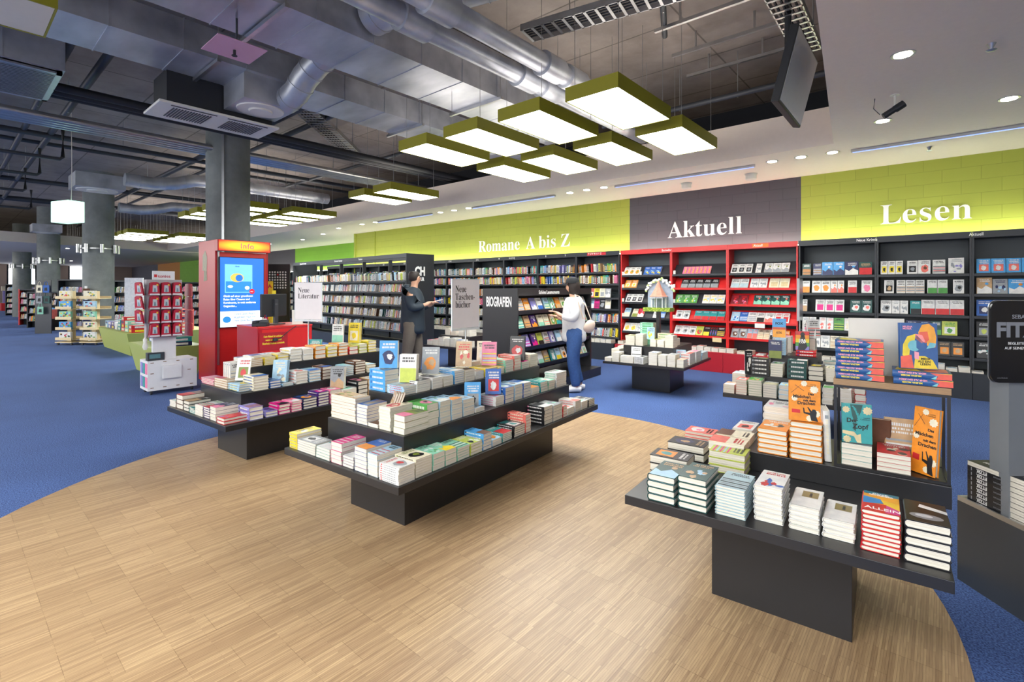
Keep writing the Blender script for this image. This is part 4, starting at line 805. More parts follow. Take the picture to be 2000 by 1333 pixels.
# metal frame display on the nearest table
fu0, fu1, fv0, fv1, fz0, fz1 = .197, .6255, .062, .31, .6352, 1.03
e = empty('frame_display', (TBL['A'][0], TBL['A'][1], 0), TBL['A'][2], 'black metal cube frame with an oak top board on the nearest table', 'display stand')
s = .012
for (u, v) in ((fu0, fv0), (fu1-s, fv0), (fu0, fv1-s), (fu1-s, fv1-s)):
    m = MB(); m.box(u, u+s, v, v+s, fz0+s, fz1-s); m.build('post', M['black'], e)
for z in (fz0, fz1-s):
    m = MB(); m.box(fu0, fu1, fv0, fv0+s, z, z+s); m.box(fu0, fu1, fv1-s, fv1, z, z+s); m.box(fu0, fu0+s, fv0+s, fv1-s, z, z+s); m.box(fu1-s, fu1, fv0+s, fv1-s, z, z+s); m.build('rail', M['black'], e)
m = MB(); m.box(fu0+s, fu1-s, fv0+s, fv1-s, fz0+.002, fz0+.008); m.build('bottom_shelf', M['black'], e)
m = MB(); m.box(fu0-.002, fu1+.002, fv0-.004, fv1+.002, fz1+.0005, fz1+.03); bevel(m.build('oak_top', M['oak'], e), .0015)
zt = fz1+.031
thA = TBL['A'][2]
SPR = tuple(Matrix(((0, 0, -1), (1, 0, 0), (0, -1, 0))).to_euler())
def moser_pile(u0, u1, n, nm, v0):
    w, l, t = .145, u1-u0-.003, .0305
    me = plain_book('h', w, l, t, 'steelblue steelblue'); key = nm
    for i in range(n):
        r = random.Random(i*7+n); x, y = LW('A', (u0+u1)/2+r.uniform(-.003, .003), v0+.075)
        mt = Matrix.Translation((x, y, zt+.0006+i*(t+.0006))) @ Matrix.Rotation(thA+PI/2+math.radians(r.uniform(-.6, .6)), 4, 'Z')
        o = add_book(me, 'h', mt, 'blue and coral hardcover, %s on the oak board, %s from top' % (nm, ordw(n-1-i)), 'blue and coral hardcovers on the oak board')
        sx = -w/2-.0031
        L2 = l/2
        # spine design: facing -x locally; along y
        b = MB()
        b.face([(sx, -L2, .002), (sx, -L2+.36*l*.78, .002), (sx, -L2+.36*l*.62, t*.5), (sx, -L2+.36*l, t-.002), (sx, -L2, t-.002)], rgb('e8604f')); b.build('spine_colour', M['cover'], o)
        b = MB(); b.face([(sx-.0002, -L2+.36*l*.72, .002), (sx-.0002, -L2+.36*l*.98, .002), (sx-.0002, -L2+.36*l*.66, t*.62)], rgb('7fc4c9')); b.build('spine_colour', M['cover'], o)
        b = MB(); b.face([(sx-.0004, -L2, t-.0035), (sx-.0004, -L2+.34*l, t-.002), (sx-.0004, -L2, t)], rgb('e9c33b')); b.build('spine_colour', M['cover'], o)
        cover_text(o, 'MEHR ALS EIN LEBEN', sx-.0004, -L2+.42*l, t*.9, .0105, M['letterpink'], rot=SPR, bold=.0003)
        cover_text(o, 'MILENA MOSER', sx-.0004, -L2+.5*l, t*.48, .0105, M['letteryellow'], rot=SPR, bold=.0003)
        poly_part(o, 'cover_colour', [(-w/2+.01, -L2+.01), (w/2-.01, -L2+.01), (w/2-.02, 0), (-w/2+.02, -.02)], t+.0004, 'coral'); poly_part(o, 'cover_colour', [(-w/2+.01, 0), (w/2-.03, .02), (w/2-.02, L2-.02), (-w/2+.03, L2-.01)], t+.0004, 'yellow')
moser_pile(fu0+.004, fu0+.196, 6, 'left stack', fv0-.002)
moser_pile(fu0+.225, fu1+.006, 2, 'right stack', fv0-.002)
x, y = LW('A', .515, .155)
w, l, t = .14, .21, .028
o = stand_plain(x, y, zt+.064, thA+math.radians(14), 4, 'h', w, l, t, 'steelblue steelblue', 'blue hardcover with two stylised women standing on the right stack, oak board')
z = t+.0006
for nm, pts, dz, cn in (('hair', [(.02*w, .14*l), (0, .3*l), (.1*w, .46*l), (.28*w, .49*l), (.42*w, .4*l), (.47*w, .2*l), (.44*w, -.02*l), (.3*w, -.04*l), (.22*w, .02*l), (.2*w, .3*l)], 1, 'f0a63a'),
                        ('face', [(.02*w, .3*l), (.24*w, .32*l), (.28*w, .14*l), (.18*w, .06*l), (.02*w, .16*l)], 2, 'e0604a'), ('face', [(-.08*w, .26*l), (.1*w, .24*l), (.18*w, .1*l), (.08*w, .06*l), (-.08*w, .16*l)], 3, 'ef8f8f'),
                        ('hair', [(-.44*w, -.22*l), (-.42*w, .02*l), (-.3*w, .2*l), (-.08*w, .26*l), (-.12*w, 0), (-.24*w, -.1*l), (-.26*w, -.26*l)], 1, 'e9cf3a'), ('face', circ(-.12*w, .0*l, .17*w, .12*l), 2, '74bcc8'),
                        ('hair', [(-.06*w, .24*l), (-.06*w, -.04*l), (.04*w, -.12*l), (.16*w, -.1*l), (.14*w, .08*l)], 3, '2f5f96'), ('neck', [(.2*w, -.06*l), (.3*w, .08*l), (.46*w, .06*l), (.42*w, -.02*l)], 3, '74bcc8'),
                        ('dress', [(-.49*w, -.49*l), (-.49*w, -.24*l), (-.2*w, -.2*l), (-.14*w, -.49*l)], 2, 'e8604f'), ('dress', [(-.14*w, -.49*l), (-.1*w, -.22*l), (.16*w, -.22*l), (.36*w, -.3*l), (.49*w, -.49*l)], 3, 'e9cf3a'), ('neck', [(-.12*w, -.12*l), (.0, -.14*l), (0, -.3*l), (-.12*w, -.28*l)], 4, 'f0a0b0')):
    poly_part(o, nm, pts, z+.00015*dz, cn)
cover_text(o, 'MILENA\nMOSER', -.42*w, .4*l, z+.0008, .0105, M['letterpink'], bold=.0003)
cover_text(o, 'MEHR\nALS EIN\nLEBEN', .3*w, -.3*l, z+.001, .0135, M['letterblack'], 'RIGHT', bold=.0004)
x, y = LW('A', .36, .27)
m = MB(); m.box(-.115, .115, -.006, .006, 0, .285); o = m.build('blank_board', mat('cream_card', 'dedbd3', .6)); o.location = (x, y, zt+.001); o.rotation_euler = (0, 0, thA+math.radians(14)); tag(o, 'blank cream board standing behind the blue and coral books on the oak board', 'board')
# inside the frame
zi = fz0+.0085
w, l, t = .12, .185, .026
me = book_mesh('p', w, .19, t, 'teal grey teal', 501)
for i in range(4):
    x, y = LW('A', .287, .172); add_book(me, 'p', Matrix.Translation((x, y, zi+.0006+i*(t+.0005))) @ Matrix.Rotation(thA, 4, 'Z'), 'teal paperback, %s from top, left stack inside the metal frame' % ordw(3-i), 'teal paperbacks inside the metal frame')
me = book_mesh('p', .125, .19, .021, 'red cream black', 502)
for i in range(4):
    x, y = LW('A', .428, .172); add_book(me, 'p', Matrix.Translation((x, y, zi+.0006+i*.0215)) @ Matrix.Rotation(thA, 4, 'Z'), 'red paperback, %s from top, right stack inside the metal frame' % ordw(3-i), 'red paperbacks inside the metal frame')
x, y = LW('A', .285, .115)
o = stand_plain(x, y, zi+.107, thA+math.radians(10), 5, 'p', w, l, .024, 'teal teal', 'teal paperback Der Zopf with a painted braid, standing inside the metal frame'); z = .0247
poly_part(o, 'braid', [(-.22*w, .48*l), (.2*w, .48*l), (.14*w, .3*l), (.02*w, .12*l), (-.08*w, .02*l), (-.16*w, .2*l)], z, 'darkgreen'); poly_part(o, 'braid', [(-.12*w, 0), (-.02*w, 0), (-.04*w, -.2*l), (-.12*w, -.16*l)], z, 'darkgreen')
for q in range(5): poly_part(o, 'braid_strand', [(-.18*w+.06*w*q, .44*l-.06*l*q), (-.12*w+.06*w*q, .45*l-.06*l*q), (.0*w+.02*w*q, .36*l-.07*l*q), (-.05*w+.02*w*q, .35*l-.07*l*q)], z+.0001, 'teal')
poly_part(o, 'hand', [(-.49*w, -.2*l), (-.1*w, -.22*l), (0, -.3*l), (.12*w, -.26*l), (.14*w, -.49*l), (.0, -.49*l), (-.1*w, -.34*l), (-.49*w, -.28*l)], z, 'sand'); poly_part(o, 'flowers', circ(-.36*w, .34*l, .013, wob=.3), z, 'sand'); poly_part(o, 'flowers', circ(.36*w, .34*l, .016, wob=.3), z, 'sand'); poly_part(o, 'flowers', circ(-.34*w, -.42*l, .014, wob=.3), z, 'sand')
cover_text(o, 'Der', -.35*w, .02*l, z+.0004, .028, M['letterblack'], bold=.0008); cover_text(o, 'Zopf', -.15*w, -.13*l, z+.0004, .032, M['letterblack'], bold=.0008); cover_text(o, 'Laetitia\nColombani', .44*w, .14*l, z+.0004, .009, M['letterblack'], 'RIGHT')
x, y = LW('A', .36, .285); standing(x, y, zi, thA+PI, 6, 'h', .12, .2, .02, 'brown tan black', 91, 'dark brown hardcover standing backwards inside the frame behind the teal book')
x, y = LW('A', .46, .285); standing(x, y, zi+.0, thA+.05, 6, 'h', .13, .21, .02, 'tan grey white', 92, 'tan hardcover standing backwards inside the frame behind the red stack')
w, l, t = .135, .3, .02
x, y = LW('A', .545, .15)
o = stand_plain(x, y, zi, thA+math.radians(-38), 6, 'h', .11, .3, .022, 'orange orange', 'tall orange copy of Das Mädchen mit dem Drachen turned sideways inside the frame'); dragon_cover(o, .11, .3, .022)
# ALLEIN lettering and photo details on the front stacks are added as parts of the top books
def top_of(substr):
    c = [o for o in bpy.data.objects if o.get('label', '').startswith(substr)]; return c[0] if c else None
o = top_of('red hardcover, top, seventh front-edge stack')
if o:
    me_ = o.data; w = max(v.co.x for v in me_.vertices)*2; l = max(v.co.y for v in me_.vertices)*2; t = max(v.co.z for v in me_.vertices)
    z = t+.0003
    for pts, dz, cn in (([(-.48, .5), (.49, .5), (.49, .34), (-.48, .36)], 1, '1f6f86'), ([(-.48, .36), (.49, .34), (.49, .0), (.1, .1), (-.48, .2)], 2, 'f2a72e'), ([(-.48, .2), (.0, .14), (.1, -.05), (-.48, -.18)], 3, '3f8fd0'), ([(.0, .12), (.49, .02), (.49, -.3), (.1, -.12)], 4, 'f0c23a'), ([(-.48, -.16), (.15, -.1), (.2, -.5), (-.48, -.5)], 5, 'd8302c'), ([(.15, -.12), (.49, -.28), (.49, -.5), (.12, -.5)], 6, 'd8408a')):
        poly_part(o, 'cover_colour', [(a*w, b*l) for a, b in pts], z+.0001*dz, cn)
    cover_text(o, 'ALLEIN', -.43*w, -.42*l, z+.001, .034, M['letter'], bold=.0004); cover_text(o, 'DANIEL\nSCHREIBER', 0, .37*l, z+.001, .0155, M['letter'], 'CENTER', bold=.0003)
for nm in ('white hardcover, top, fifth front-edge stack', 'white hardcover, top, sixth front-edge stack'):
    o = top_of(nm)
    if o:
        me_ = o.data; w = max(v.co.x for v in me_.vertices)*2; l = max(v.co.y for v in me_.vertices)*2; z = max(v.co.z for v in me_.vertices)+.0004
        poly_part(o, 'cover_white', [(-.5*w+.004, -.5*l), (.5*w, -.5*l), (.5*w, .5*l), (-.5*w+.004, .5*l)], z, 'white'); poly_part(o, 'cover_photo', [(-.2*w, .02*l), (.36*w, .02*l), (.36*w, .36*l), (-.2*w, .36*l)], z+.0002, '8a7a4c'); poly_part(o, 'cover_photo', [(.05*w, .08*l), (.15*w, .08*l), (.14*w, .28*l), (.06*w, .28*l)], z+.0004, 'black')
o = top_of('black hardcover, top, eighth front-edge stack')
if o:
    me_ = o.data; w = max(v.co.x for v in me_.vertices)*2; l = max(v.co.y for v in me_.vertices)*2; z = max(v.co.z for v in me_.vertices)+.0004
    poly_part(o, 'cover_black', [(-.5*w+.006, -.5*l), (.5*w, -.5*l), (.5*w, .5*l), (-.5*w+.006, .5*l)], z, '17171a'); poly_part(o, 'cover_photo', circ(.0, -.22*l, .38*w, .13*l, 24), z+.0002, '8c8c90'); poly_part(o, 'cover_photo', circ(-.05*w, -.2*l, .2*w, .07*l, 24), z+.0004, 'c9c9cc'); poly_part(o, 'paper_band', [(-.15*w, .2*l), (.5*w, .05*l), (.5*w, .18*l), (-.1*w, .36*l)], z+.0006, 'white')
# ================================================================== WALL BOOKCASES
YF, YB, YBENCH = 9.30, 9.63, 9.05
UPX = [-16.92, -15.85, -14.78, -13.70, -12.63, -11.55, -10.47, -9.40, -8.32, -7.24, -6.16, -5.08]
ROWZ = [.452, .753, 1.042, 1.278, 1.575, 1.825]
def bookcase(x0, x1, rows, label, mt, back, bench, group, tilt=None, head=None, redshelf=()):
    e = empty('bookcase', ((x0+x1)/2, YF, 0), 0, label, 'bookcase', group); hw = (x1-x0)/2-.0015; D = YB-YF
    m = MB(); m.box(-hw, hw, YBENCH-YF, D, 0, .353); bevel(m.build('bench_base', M[bench], e), .003)
    for s_ in (-1, 1):
        m = MB(); m.box(min(s_*hw, s_*(hw-.022)), max(s_*hw, s_*(hw-.022)), 0, D, .354, 2.185); m.build('side_panel', M[mt], e)
    m = MB(); m.box(-hw+.023, hw-.023, D-.015, D, .354, 2.185); m.build('back_panel', M[back], e)
    m = MB(); m.box(-hw, hw, -.012, .008, 2.186, 2.275); m.box(-hw, hw, .0085, D, 2.186, 2.205); m.build('header_board', M[mt], e)
    for i, z in enumerate(rows):
        rs = M['red'] if i in redshelf else M['blackshelf']
        m = MB(); m.box(-hw+.0235, hw-.0235, .012, D-.016, z-.022, z); m.box(-hw+.0235, hw-.0235, 0, .011, z-.026, z+.012)
        if tilt: 
            q = [(.04, z+.001), (.05, z+.001), (.20, z+.2), (.19, z+.2)]
            n = len(m.v)
            for xx in (-hw+.03, hw-.03): m.v += [(xx, a, b) for a, b in q]
            for f in ((0, 1, 2, 3), (4, 7, 6, 5), (0, 4, 5, 1), (1, 5, 6, 2), (2, 6, 7, 3), (3, 7, 4, 0)): m.f.append(tuple(n+k for k in f)); m.c.append((1, 1, 1))
        m.build('shelf', rs, e)
    if head:
        for b, px, c in head:
            if c: p = MB(); p.box(px-.02, px+.034*len(b), -.0135, -.0125, 2.2, 2.262); p.build('label_strip', c, e)
            text(b, (px, -.0145, 2.213), (PI/2, 0, 0), .06, M['letter'], e, 'header_lettering', ext=.0005, bold=.0006, sx=.85)
    # light strip hidden behind the header, washing the wall above
    m = MB(); m.box(-hw+.03, hw-.03, D-.16, D-.12, 2.206, 2.23); m.build('light_strip', M['strip'], e)
    return e
LETT = {10: [('R', -.3, None), ('S', .25, None)], 9: [('N O P Q', -.35, None)], 8: [('J K L', -.42, None), ('M', .38, None)], 7: [('G H I', -.42, None)], 6: [('E F', -.3, None)], 5: [('C D', -.3, None)], 4: [('A B', -.3, None)]}
bayname = {}
redm = mat('red_label', 'cc2030', .5); orgm = mat('orange_label', 'ef7a20', .5)
romane = []
for i in range(len(UPX)-1):
    nm = {10: 'R S', 9: 'N O P Q', 8: 'J K L M', 7: 'G H I', 6: 'E F', 5: 'C D', 4: 'A B'}.get(i+0, None)
    x0, x1 = UPX[i], UPX[i+1]
    if i == 10: hd = [('T U V W X Y Z', -.22, redm)]; nm = 'T to Z'
    else:
        hd = LETT.get(i+1, None); nm = {9: 'R and S', 8: 'N O P Q', 7: 'J K L', 6: 'G H I', 5: 'E F', 4: 'C D', 3: 'A B'}.get(i, 'far %s' % ordw(i))
    bookcase(x0, x1, ROWZ, 'black wall bookcase under the letters %s in the novel wall' % nm if i > 2 else 'black wall bookcase, %s from the far end of the novel wall' % ordw(i), 'blackshelf', 'backboard', 'blackshelf', 'black wall bookcases for novels', head=hd)
    romane.append((x0, x1, nm))
RX = [-5.055, -3.97, -2.92, -1.80]
RROW = [.60, .893, 1.198, 1.489, 1.75]
redn = ('left', 'middle', 'right')
bookcase(RX[0], RX[1], RROW, 'left red framed bestseller bookcase with black shelves', 'red', 'backboard', 'redpanel', 'red framed bookcases', tilt=1, head=[('Bestseller', .36, None)])
bookcase(RX[1], RX[2], RROW, 'middle red framed bestseller bookcase with black and red shelves', 'red', 'backboard', 'redpanel', 'red framed bookcases', tilt=1, redshelf=(0, 1, 3))
bookcase(RX[2], RX[3], RROW, 'right red framed bookcase labelled Aktuell in orange', 'red', 'backboard', 'redpanel', 'red framed bookcases', tilt=1, redshelf=(0, 1, 2, 3), head=[('Aktuell', -.12, orgm)])
BX = [-1.79, -.75, .31, 1.37]
BROW = [.523, .812, 1.101, 1.405, 1.687]
bookcase(BX[0], BX[1], BROW, 'black wall bookcase right of the red ones, lettered Neue Krimis', 'blackshelf', 'backboard', 'blackshelf', 'black wall bookcases for thrillers', head=[('Neue Krimis', .27, None)])
bookcase(BX[1], BX[2], BROW, 'black wall bookcase under the end of the word Lesen', 'blackshelf', 'backboard', 'blackshelf', 'black wall bookcases for thrillers', head=None)
bookcase(BX[2], BX[3], BROW, 'black wall bookcase lettered Aktuell partly behind the black author display', 'blackshelf', 'backboard', 'blackshelf', 'black wall bookcases for thrillers', head=[('Aktuell', -.56, None)])
# face out books: list per shelf (from the top row) of (colour list, width, height)
def face_row(x0, z, items, bay, rown, tilt, group, side='wall'):
    x = x0
    for j, it in enumerate(items):
        if isinstance(it, float): x += it; continue
        cols, w, l = it; t = .022 if w > .06 else .15
        me = book_mesh('p', w-.006, l, .024, cols, hash_(cols) % 97, spine_art=False)
        lean = 26 if tilt else 10; yb = YF+(.105 if tilt else .09)-.0
        mt = Matrix.Translation((x+w/2, YF+.045 if not tilt else YF+.035, z+.013)) @ Matrix.Rotation(math.radians(90-lean), 4, 'X') @ Matrix.Translation((0, l/2, 0))
        if tilt: mt = Matrix.Translation((x+w/2, YF+.030, z+.002+.0)) @ Matrix.Rotation(math.radians(90-36), 4, 'X') @ Matrix.Translation((0, l/2, 0))
        c = cols.split()[0].replace('lightblue', 'light blue').replace('skyblue', 'sky blue').replace('darkgreen', 'dark green').replace('paleblue', 'pale blue').replace('darkred', 'dark red')
        add_book(me, 'p', mt, '%s faced-out book, %s from left on the %s shelf, %s' % (c, ordw(j), rown, bay), group, name='displayed_book')
        x += w
def hash_(s): 
    v = 7
    for ch in s: v = (v*31+ord(ch)) % 100003
    return v
W_, H_ = .135, .195
def it(c, n=1, w=W_, h=H_): return [(c, w, h)]*n
RN = ['top', 'second', 'third', 'fourth', 'bottom']
RED1 = [it('white orange green', 3, .12)+[.09]+it('blue yellow lightblue', 3, .12), [.02]+it('orange cream yellow', 2, .14)+[.3]+it('white grey', 2, .13), [.05]+it('white black grey', 3, .125)+[.25]+it('white grey', 1, .12), it('lightblue cream white', 1, .14, .21)+[.05]+it('cream olive white', 1, .12)+it('red white pink', 1, .14, .21)+[.2]+it('white grey', 1, .12)+it('blue lightblue white', 1, .13), it('white yellow tan', 2, .14)+it('white grey', 3, .13)]
RED2 = [[.17]+it('pink orange yellow', 7, .075, .17), [.13]+it('black grey white', 5, .14), [.02]+it('green lightblue lime', 3, .15)+[.1]+it('white lightblue yellow', 3, .14), [.02]+it('white grey black', 2, .14)+[.09]+it('teal red blue', 4, .14), it('white grey black', 3, .14)+it('lime red green', 1, .14)+it('black yellow white', 1, .12)+it('black blue red', 3, .045)+it('black yellow tan', 1, .14)]
RED3 = [it('white black grey', 3, .13)+[.06]+it('white grey', 1, .1)+[.05]+it('white grey olive', 3, .14), it('white paleblue', 2, .16)+[.03]+it('white grey', 2, .15)+[.03]+it('cream sand', 2, .17), it('darkred pink red', 2, .15)+[.1]+it('darkgreen mint coral', 4, .15), it('lightblue blue white', 1, .15)+it('blue lightblue white', 1, .14)+it('white navy grey', 1, .15)+it('white black', 1, .13)+it('white coral grey', 1, .16)+it('white red', 2, .12), it('grey brown white', 2, .14)+it('lightblue coral', 2, .09)+it('cream tan', 2, .1)+it('white black green', 1, .12)+it('orange red', 2, .1)]
BL1 = [it('darkgreen orange', 1, .13)+[.03]+it('navy white tan', 1, .13)+it('skyblue navy white', 2, .16, .21)+it('navy white skyblue', 1, .19, .21)+it('darkgreen red tan', 1, .18), it('white orange pink', 1, .12)+[.03]+it('white orange orange', 2, .14)+it('white coral orange', 2, .1)+[.05]+it('white red navy', 1, .13)+[.06]+it('white pink', 1, .15), it('white tan orange', 1, .08)+[.12]+it('white magenta magenta', 3, .14)+[.08]+it('darkgreen white coral', 2, .15), it('white grey', 2, .1)+[.04]+it('white coral', 2, .1)+it('green lime black', 1, .14)+it('white cream', 3, .12), it('white grey', 3, .13)+it('cream tan', 3, .13)]
BL2 = [it('white yellow black', 3, .1, .2)+[.05]+it('white black grey', 1, .14)+it('white coral brown', 1, .16, .2)+[.02]+it('white black red', 1, .16, .2)+[.03]+it('white lavender grey', 1, .19, .22), [.05]+it('white black tan', 1, .14)+[.03]+it('white tan black', 3, .125)+[.03]+it('white green black', 2, .13)+[.06]+it('white grey black', 1, .14), it('white grey black', 1, .14)+it('white grey', 2, .1)+[.02]+it('teal black coral', 1, .13)+it('white red black', 3, .16, .21), [.3]+it('navy white', 1, .14)+it('navy blue lightblue', 1, .14)+it('darkgreen green black', 1, .12)+it('lime white green', 1, .17, .2), [.55]+it('black orange tan', 3, .15, .2)]
BL3 = [it('skyblue coral white', 5, .145), it('tan white skyblue', 1, .16, .22)+it('grey lightblue navy', 1, .15, .2)+it('skyblue white orange', 1, .18, .2)+it('lime black', 2, .14), it('blue navy white', 2, .16, .22)+it('white grey', 4, .13), it('black grey lime', 1, .15, .21)+it('green lime', 3, .14), it('black teal white', 1, .18, .22)+it('navy white', 4, .14)]
for (x0, tl, rows, data, bn, gp) in ((RX[0], 1, RROW, RED1, 'left red bookcase', 'faced-out bestsellers in the red bookcases'), (RX[1], 1, RROW, RED2, 'middle red bookcase', 'faced-out bestsellers in the red bookcases'), (RX[2], 1, RROW, RED3, 'right red bookcase', 'faced-out bestsellers in the red bookcases'),
        (BX[0], 0, BROW, BL1, 'Neue Krimis bookcase', 'faced-out books in the black thriller bookcases'), (BX[1], 0, BROW, BL2, 'bookcase below the word Lesen', 'faced-out books in the black thriller bookcases'), (BX[2], 0, BROW, BL3, 'bookcase behind the author display', 'faced-out books in the black thriller bookcases')):
    for k in range(5):
        tot = sum(i if isinstance(i, float) else i[1] for i in data[k]); avail = 1.0-.02; g0 = 0
        sc = min(1.0, (avail-.04)/tot); items = [i*sc if isinstance(i, float) else (i[0], i[1]*sc, i[2]) for i in data[k]]
        face_row(x0+.045, rows[4-k], items, bn, RN[k], tl, gp)
for (x, z, b) in ((RX[0]+.022, RROW[4], '1'), (RX[0]+.42, RROW[4], '2'), (RX[0]+.022, RROW[3], '3'), (RX[0]+.022, RROW[2], '5'), (RX[0]+.022, RROW[1], '7'), (RX[1]+.04, RROW[4], '1'), (RX[1]+.03, RROW[3], '2'), (RX[1]+.03, RROW[2], '3'), (RX[1]+.03, RROW[1], '4')):
    m = MB(); m.box(0, .045, 0, .02, 0, .07); o = m.build('number_plate', M['whitemetal']); o.location = (x, YF+.012, z+.013) if True else (0, 0, 0)
    tag(o, 'small grey number plate %s on a shelf of the red bookcases' % b, 'number plate'); o['label'] = 'grey plate with the numeral %s, %s shelf, %s red bookcase, %s' % (b, RN[4-RROW.index(z)], 'left' if x < RX[1] else 'middle', 'beside blue books' if b == '2' and x < RX[1] else 'at the left end')
    text(b, (.01, -.001, .015), (PI/2, 0, 0), .05, M['letter'], o, 'numeral', ext=.0004)
for (x, z, c, lb) in ((RX[2]-.26, RROW[0]-.03, 'sand', 'small tan price card hanging from the lowest red shelf'), (RX[2]+.46, RROW[1]-.03, 'white', 'small white card hanging from the fourth shelf of the right red bookcase')):
    m = MB(); m.box(0, .16, -.012, -.008, -.06, .02); o = m.build('shelf_card', mat('card_'+c, PAL[c], .6)); o.location = (x, YF, z); tag(o, lb, 'card')
# spine out books on the novel wall (nearest bays as single books, the rest as one mass)
SPC = ['white', 'cream', 'black', 'red', 'blue', 'orange', 'grey', 'navy', 'coral', 'lightblue', 'yellow', 'green', 'teal', 'tan', 'brown', 'white', 'pink', 'lime', 'white', 'darkgreen', 'skyblue', 'lavender', 'black', 'white']
rr = random.Random(11); nsp = 0; LIMIT = 175
def spine_mesh(cn, t, acc):
    key = ('spine', cn, acc, round(t, 3))
    if key in MESHC: return MESHC[key]
    l, w = .19, .12; c, p = MB(), MB(); base = PALL[cn]; b = .0008
    c.box(-t/2, -t/2+b, 0, w, 0, l, base); c.box(t/2-b, t/2, 0, w, 0, l, base); c.box(-t/2+b, t/2-b, 0, .0012, 0, l, base)
    r = random.Random(hash_(cn+acc)); tc = PALL[acc]
    z = .05
    while z < .15: q = r.uniform(.006, .014); c.face([(-t*.22, -.0005, z), (t*.22, -.0005, z), (t*.22, -.0005, z+q), (-t*.22, -.0005, z+q)], tc); z += q+.004
    c.face([(-t*.4, -.0005, .012), (t*.4, -.0005, .012), (t*.4, -.0005, .03), (-t*.4, -.0005, .03)], tc)
    p.box(-t/2+b, t/2-b, .0013, w-.001, .001, l-.001)
    a = c.mesh('spine_cover'); a.materials.append(M['cover']); q = p.mesh('page_block'); q.materials.append(M['pages']); MESHC[key] = (a, q); return a, q
SPG = ['white', 'grey', 'white', 'black', 'paleblue', 'cream', 'navy', 'white', 'darkgreen', 'grey', 'lightblue', 'tan', 'brown', 'coral', 'white', 'lime']
def spine_row(fx, z, x0, x1, bayl, rown, group, lean=0, place=None, single=True, key=None):
    """books side by side from x0 to x1; place(x, dx) gives the matrix"""
    global nsp
    x = x0; j = 0
    P_ = SPG if 'gondola' in str(group)+str(key) else SPC; runc = rr.choice(P_); left = 0
    while x < x1-.03:
        if rr.random() < .05: x += rr.uniform(.02, .07); continue
        if left <= 0: runc = rr.choice(P_); left = rr.choice((1, 1, 1, 2, 3))
        left -= 1
        t = rr.choice((.016, .022, .028, .034)); acc = 'black' if runc in ('white', 'cream', 'yellow', 'lightblue', 'lime', 'pink', 'tan') else 'white'
        if rr.random() < .3: acc = rr.choice(('red', 'yellow', 'blue', 'orange'))
        me = spine_mesh(runc, t, acc); hs = rr.uniform(.88, 1.06); mt = place(x+t/2) @ Matrix.Diagonal((1, 1, hs, 1))
        if single:
            o = bpy.data.objects.new('upright_book', me[0]); COL.objects.link(o); o.matrix_world = mt
            q = bpy.data.objects.new('page_block', me[1]); COL.objects.link(q); q.parent = o
            cn = {'lightblue': 'light blue', 'skyblue': 'sky blue', 'darkgreen': 'dark green'}.get(runc, runc)
            tag(o, '%s spined book, %s from left, %s shelf, %s' % (cn, ordw(j), rown, bayl), 'book', group); nsp += 1
        else: stuff_add(key, me, mt)
        x += t+.0012; j += 1
KEY = ('upright_books', 'many small spine-out books on the far shelves of the novel wall')
for bi in range(len(romane)-1, -1, -1):
    x0, x1, nm = romane[bi]
    for k in range(5, -1, -1):
        z = ROWZ[k]; rown = ('top', 'second', 'third', 'fourth', 'fifth', 'bottom')[5-k]
        if bi == 10 and k in (2, 3):
            cl = rr.sample(['white', 'grey', 'coral', 'cream', 'white', 'yellow', 'magenta', 'black', 'lightblue'], 6)
            face_row(x0+.04, z, it(cl[0]+' black grey')+it(cl[1]+' black')+it(cl[2]+' white black')+it(cl[3]+' black')+it(cl[4]+' grey')+it(cl[5]+' white'), 'bookcase T to Z', rown, 0, 'faced-out novels in the T to Z bookcase'); continue
        lean = math.radians(rr.choice((0, 0, 3, -4))) if k > 1 else math.radians(7)
        spine_row(0, z, x0+.04, x1-.05, 'bookcase %s' % nm, rown, 'spine-out novels on the wall shelves', place=lambda x, z=z, lean=lean: Matrix.Translation((x, YF+.04, z+.001)) @ Matrix.Rotation(lean, 4, 'Y'), single=(bi >= 9 and nsp < LIMIT), key=KEY)
# low piles on the bench in front of the wall bookcases
BKEY = ('low_book_piles', 'low piles of white books along the bench of the wall bookcases')
rb = random.Random(5)
def bench(x0, x1, key, single, lab):
    x = x0; j = 0
    while x < x1-.13:
        n = rb.choice((1, 2, 3, 3, 4)); t = .022; w = .125; cn = rb.choice(('white grey', 'white coral', 'cream black', 'white lightblue', 'white cream', 'white blue'))
        me = book_mesh('p', w-.006, .185, t, cn, rb.randrange(9), spine_art=False)
        for i in range(n):
            mt = Matrix.Translation((x+w/2, YBENCH+.12, .354+i*(t+.0006)+.0006)) @ Matrix.Rotation(math.radians(rb.uniform(-1, 1)), 4, 'Z')
            if single: add_book(me, 'p', mt, '%s paperback, %s from top, %s low pile %s' % (cn.split()[0], ordw(n-1-i), ordw(j), lab), 'paperbacks on the bookcase bench')
            else: stuff_add(key, me, mt)
        x += w+rb.choice((.004, .006, .05)); j += 1
bench(-16.8, -5.1, BKEY, False, ''); bench(-5.0, -1.85, BKEY, False, ''); bench(-1.7, -.75, BKEY, False, ''); bench(-.7, 1.2, BKEY, False, '')
# ================================================================== GONDOLAS
def gondola_world(px, py, th): return Matrix.Translation((px, py, 0)) @ Matrix.Rotation(th, 4, 'Z')
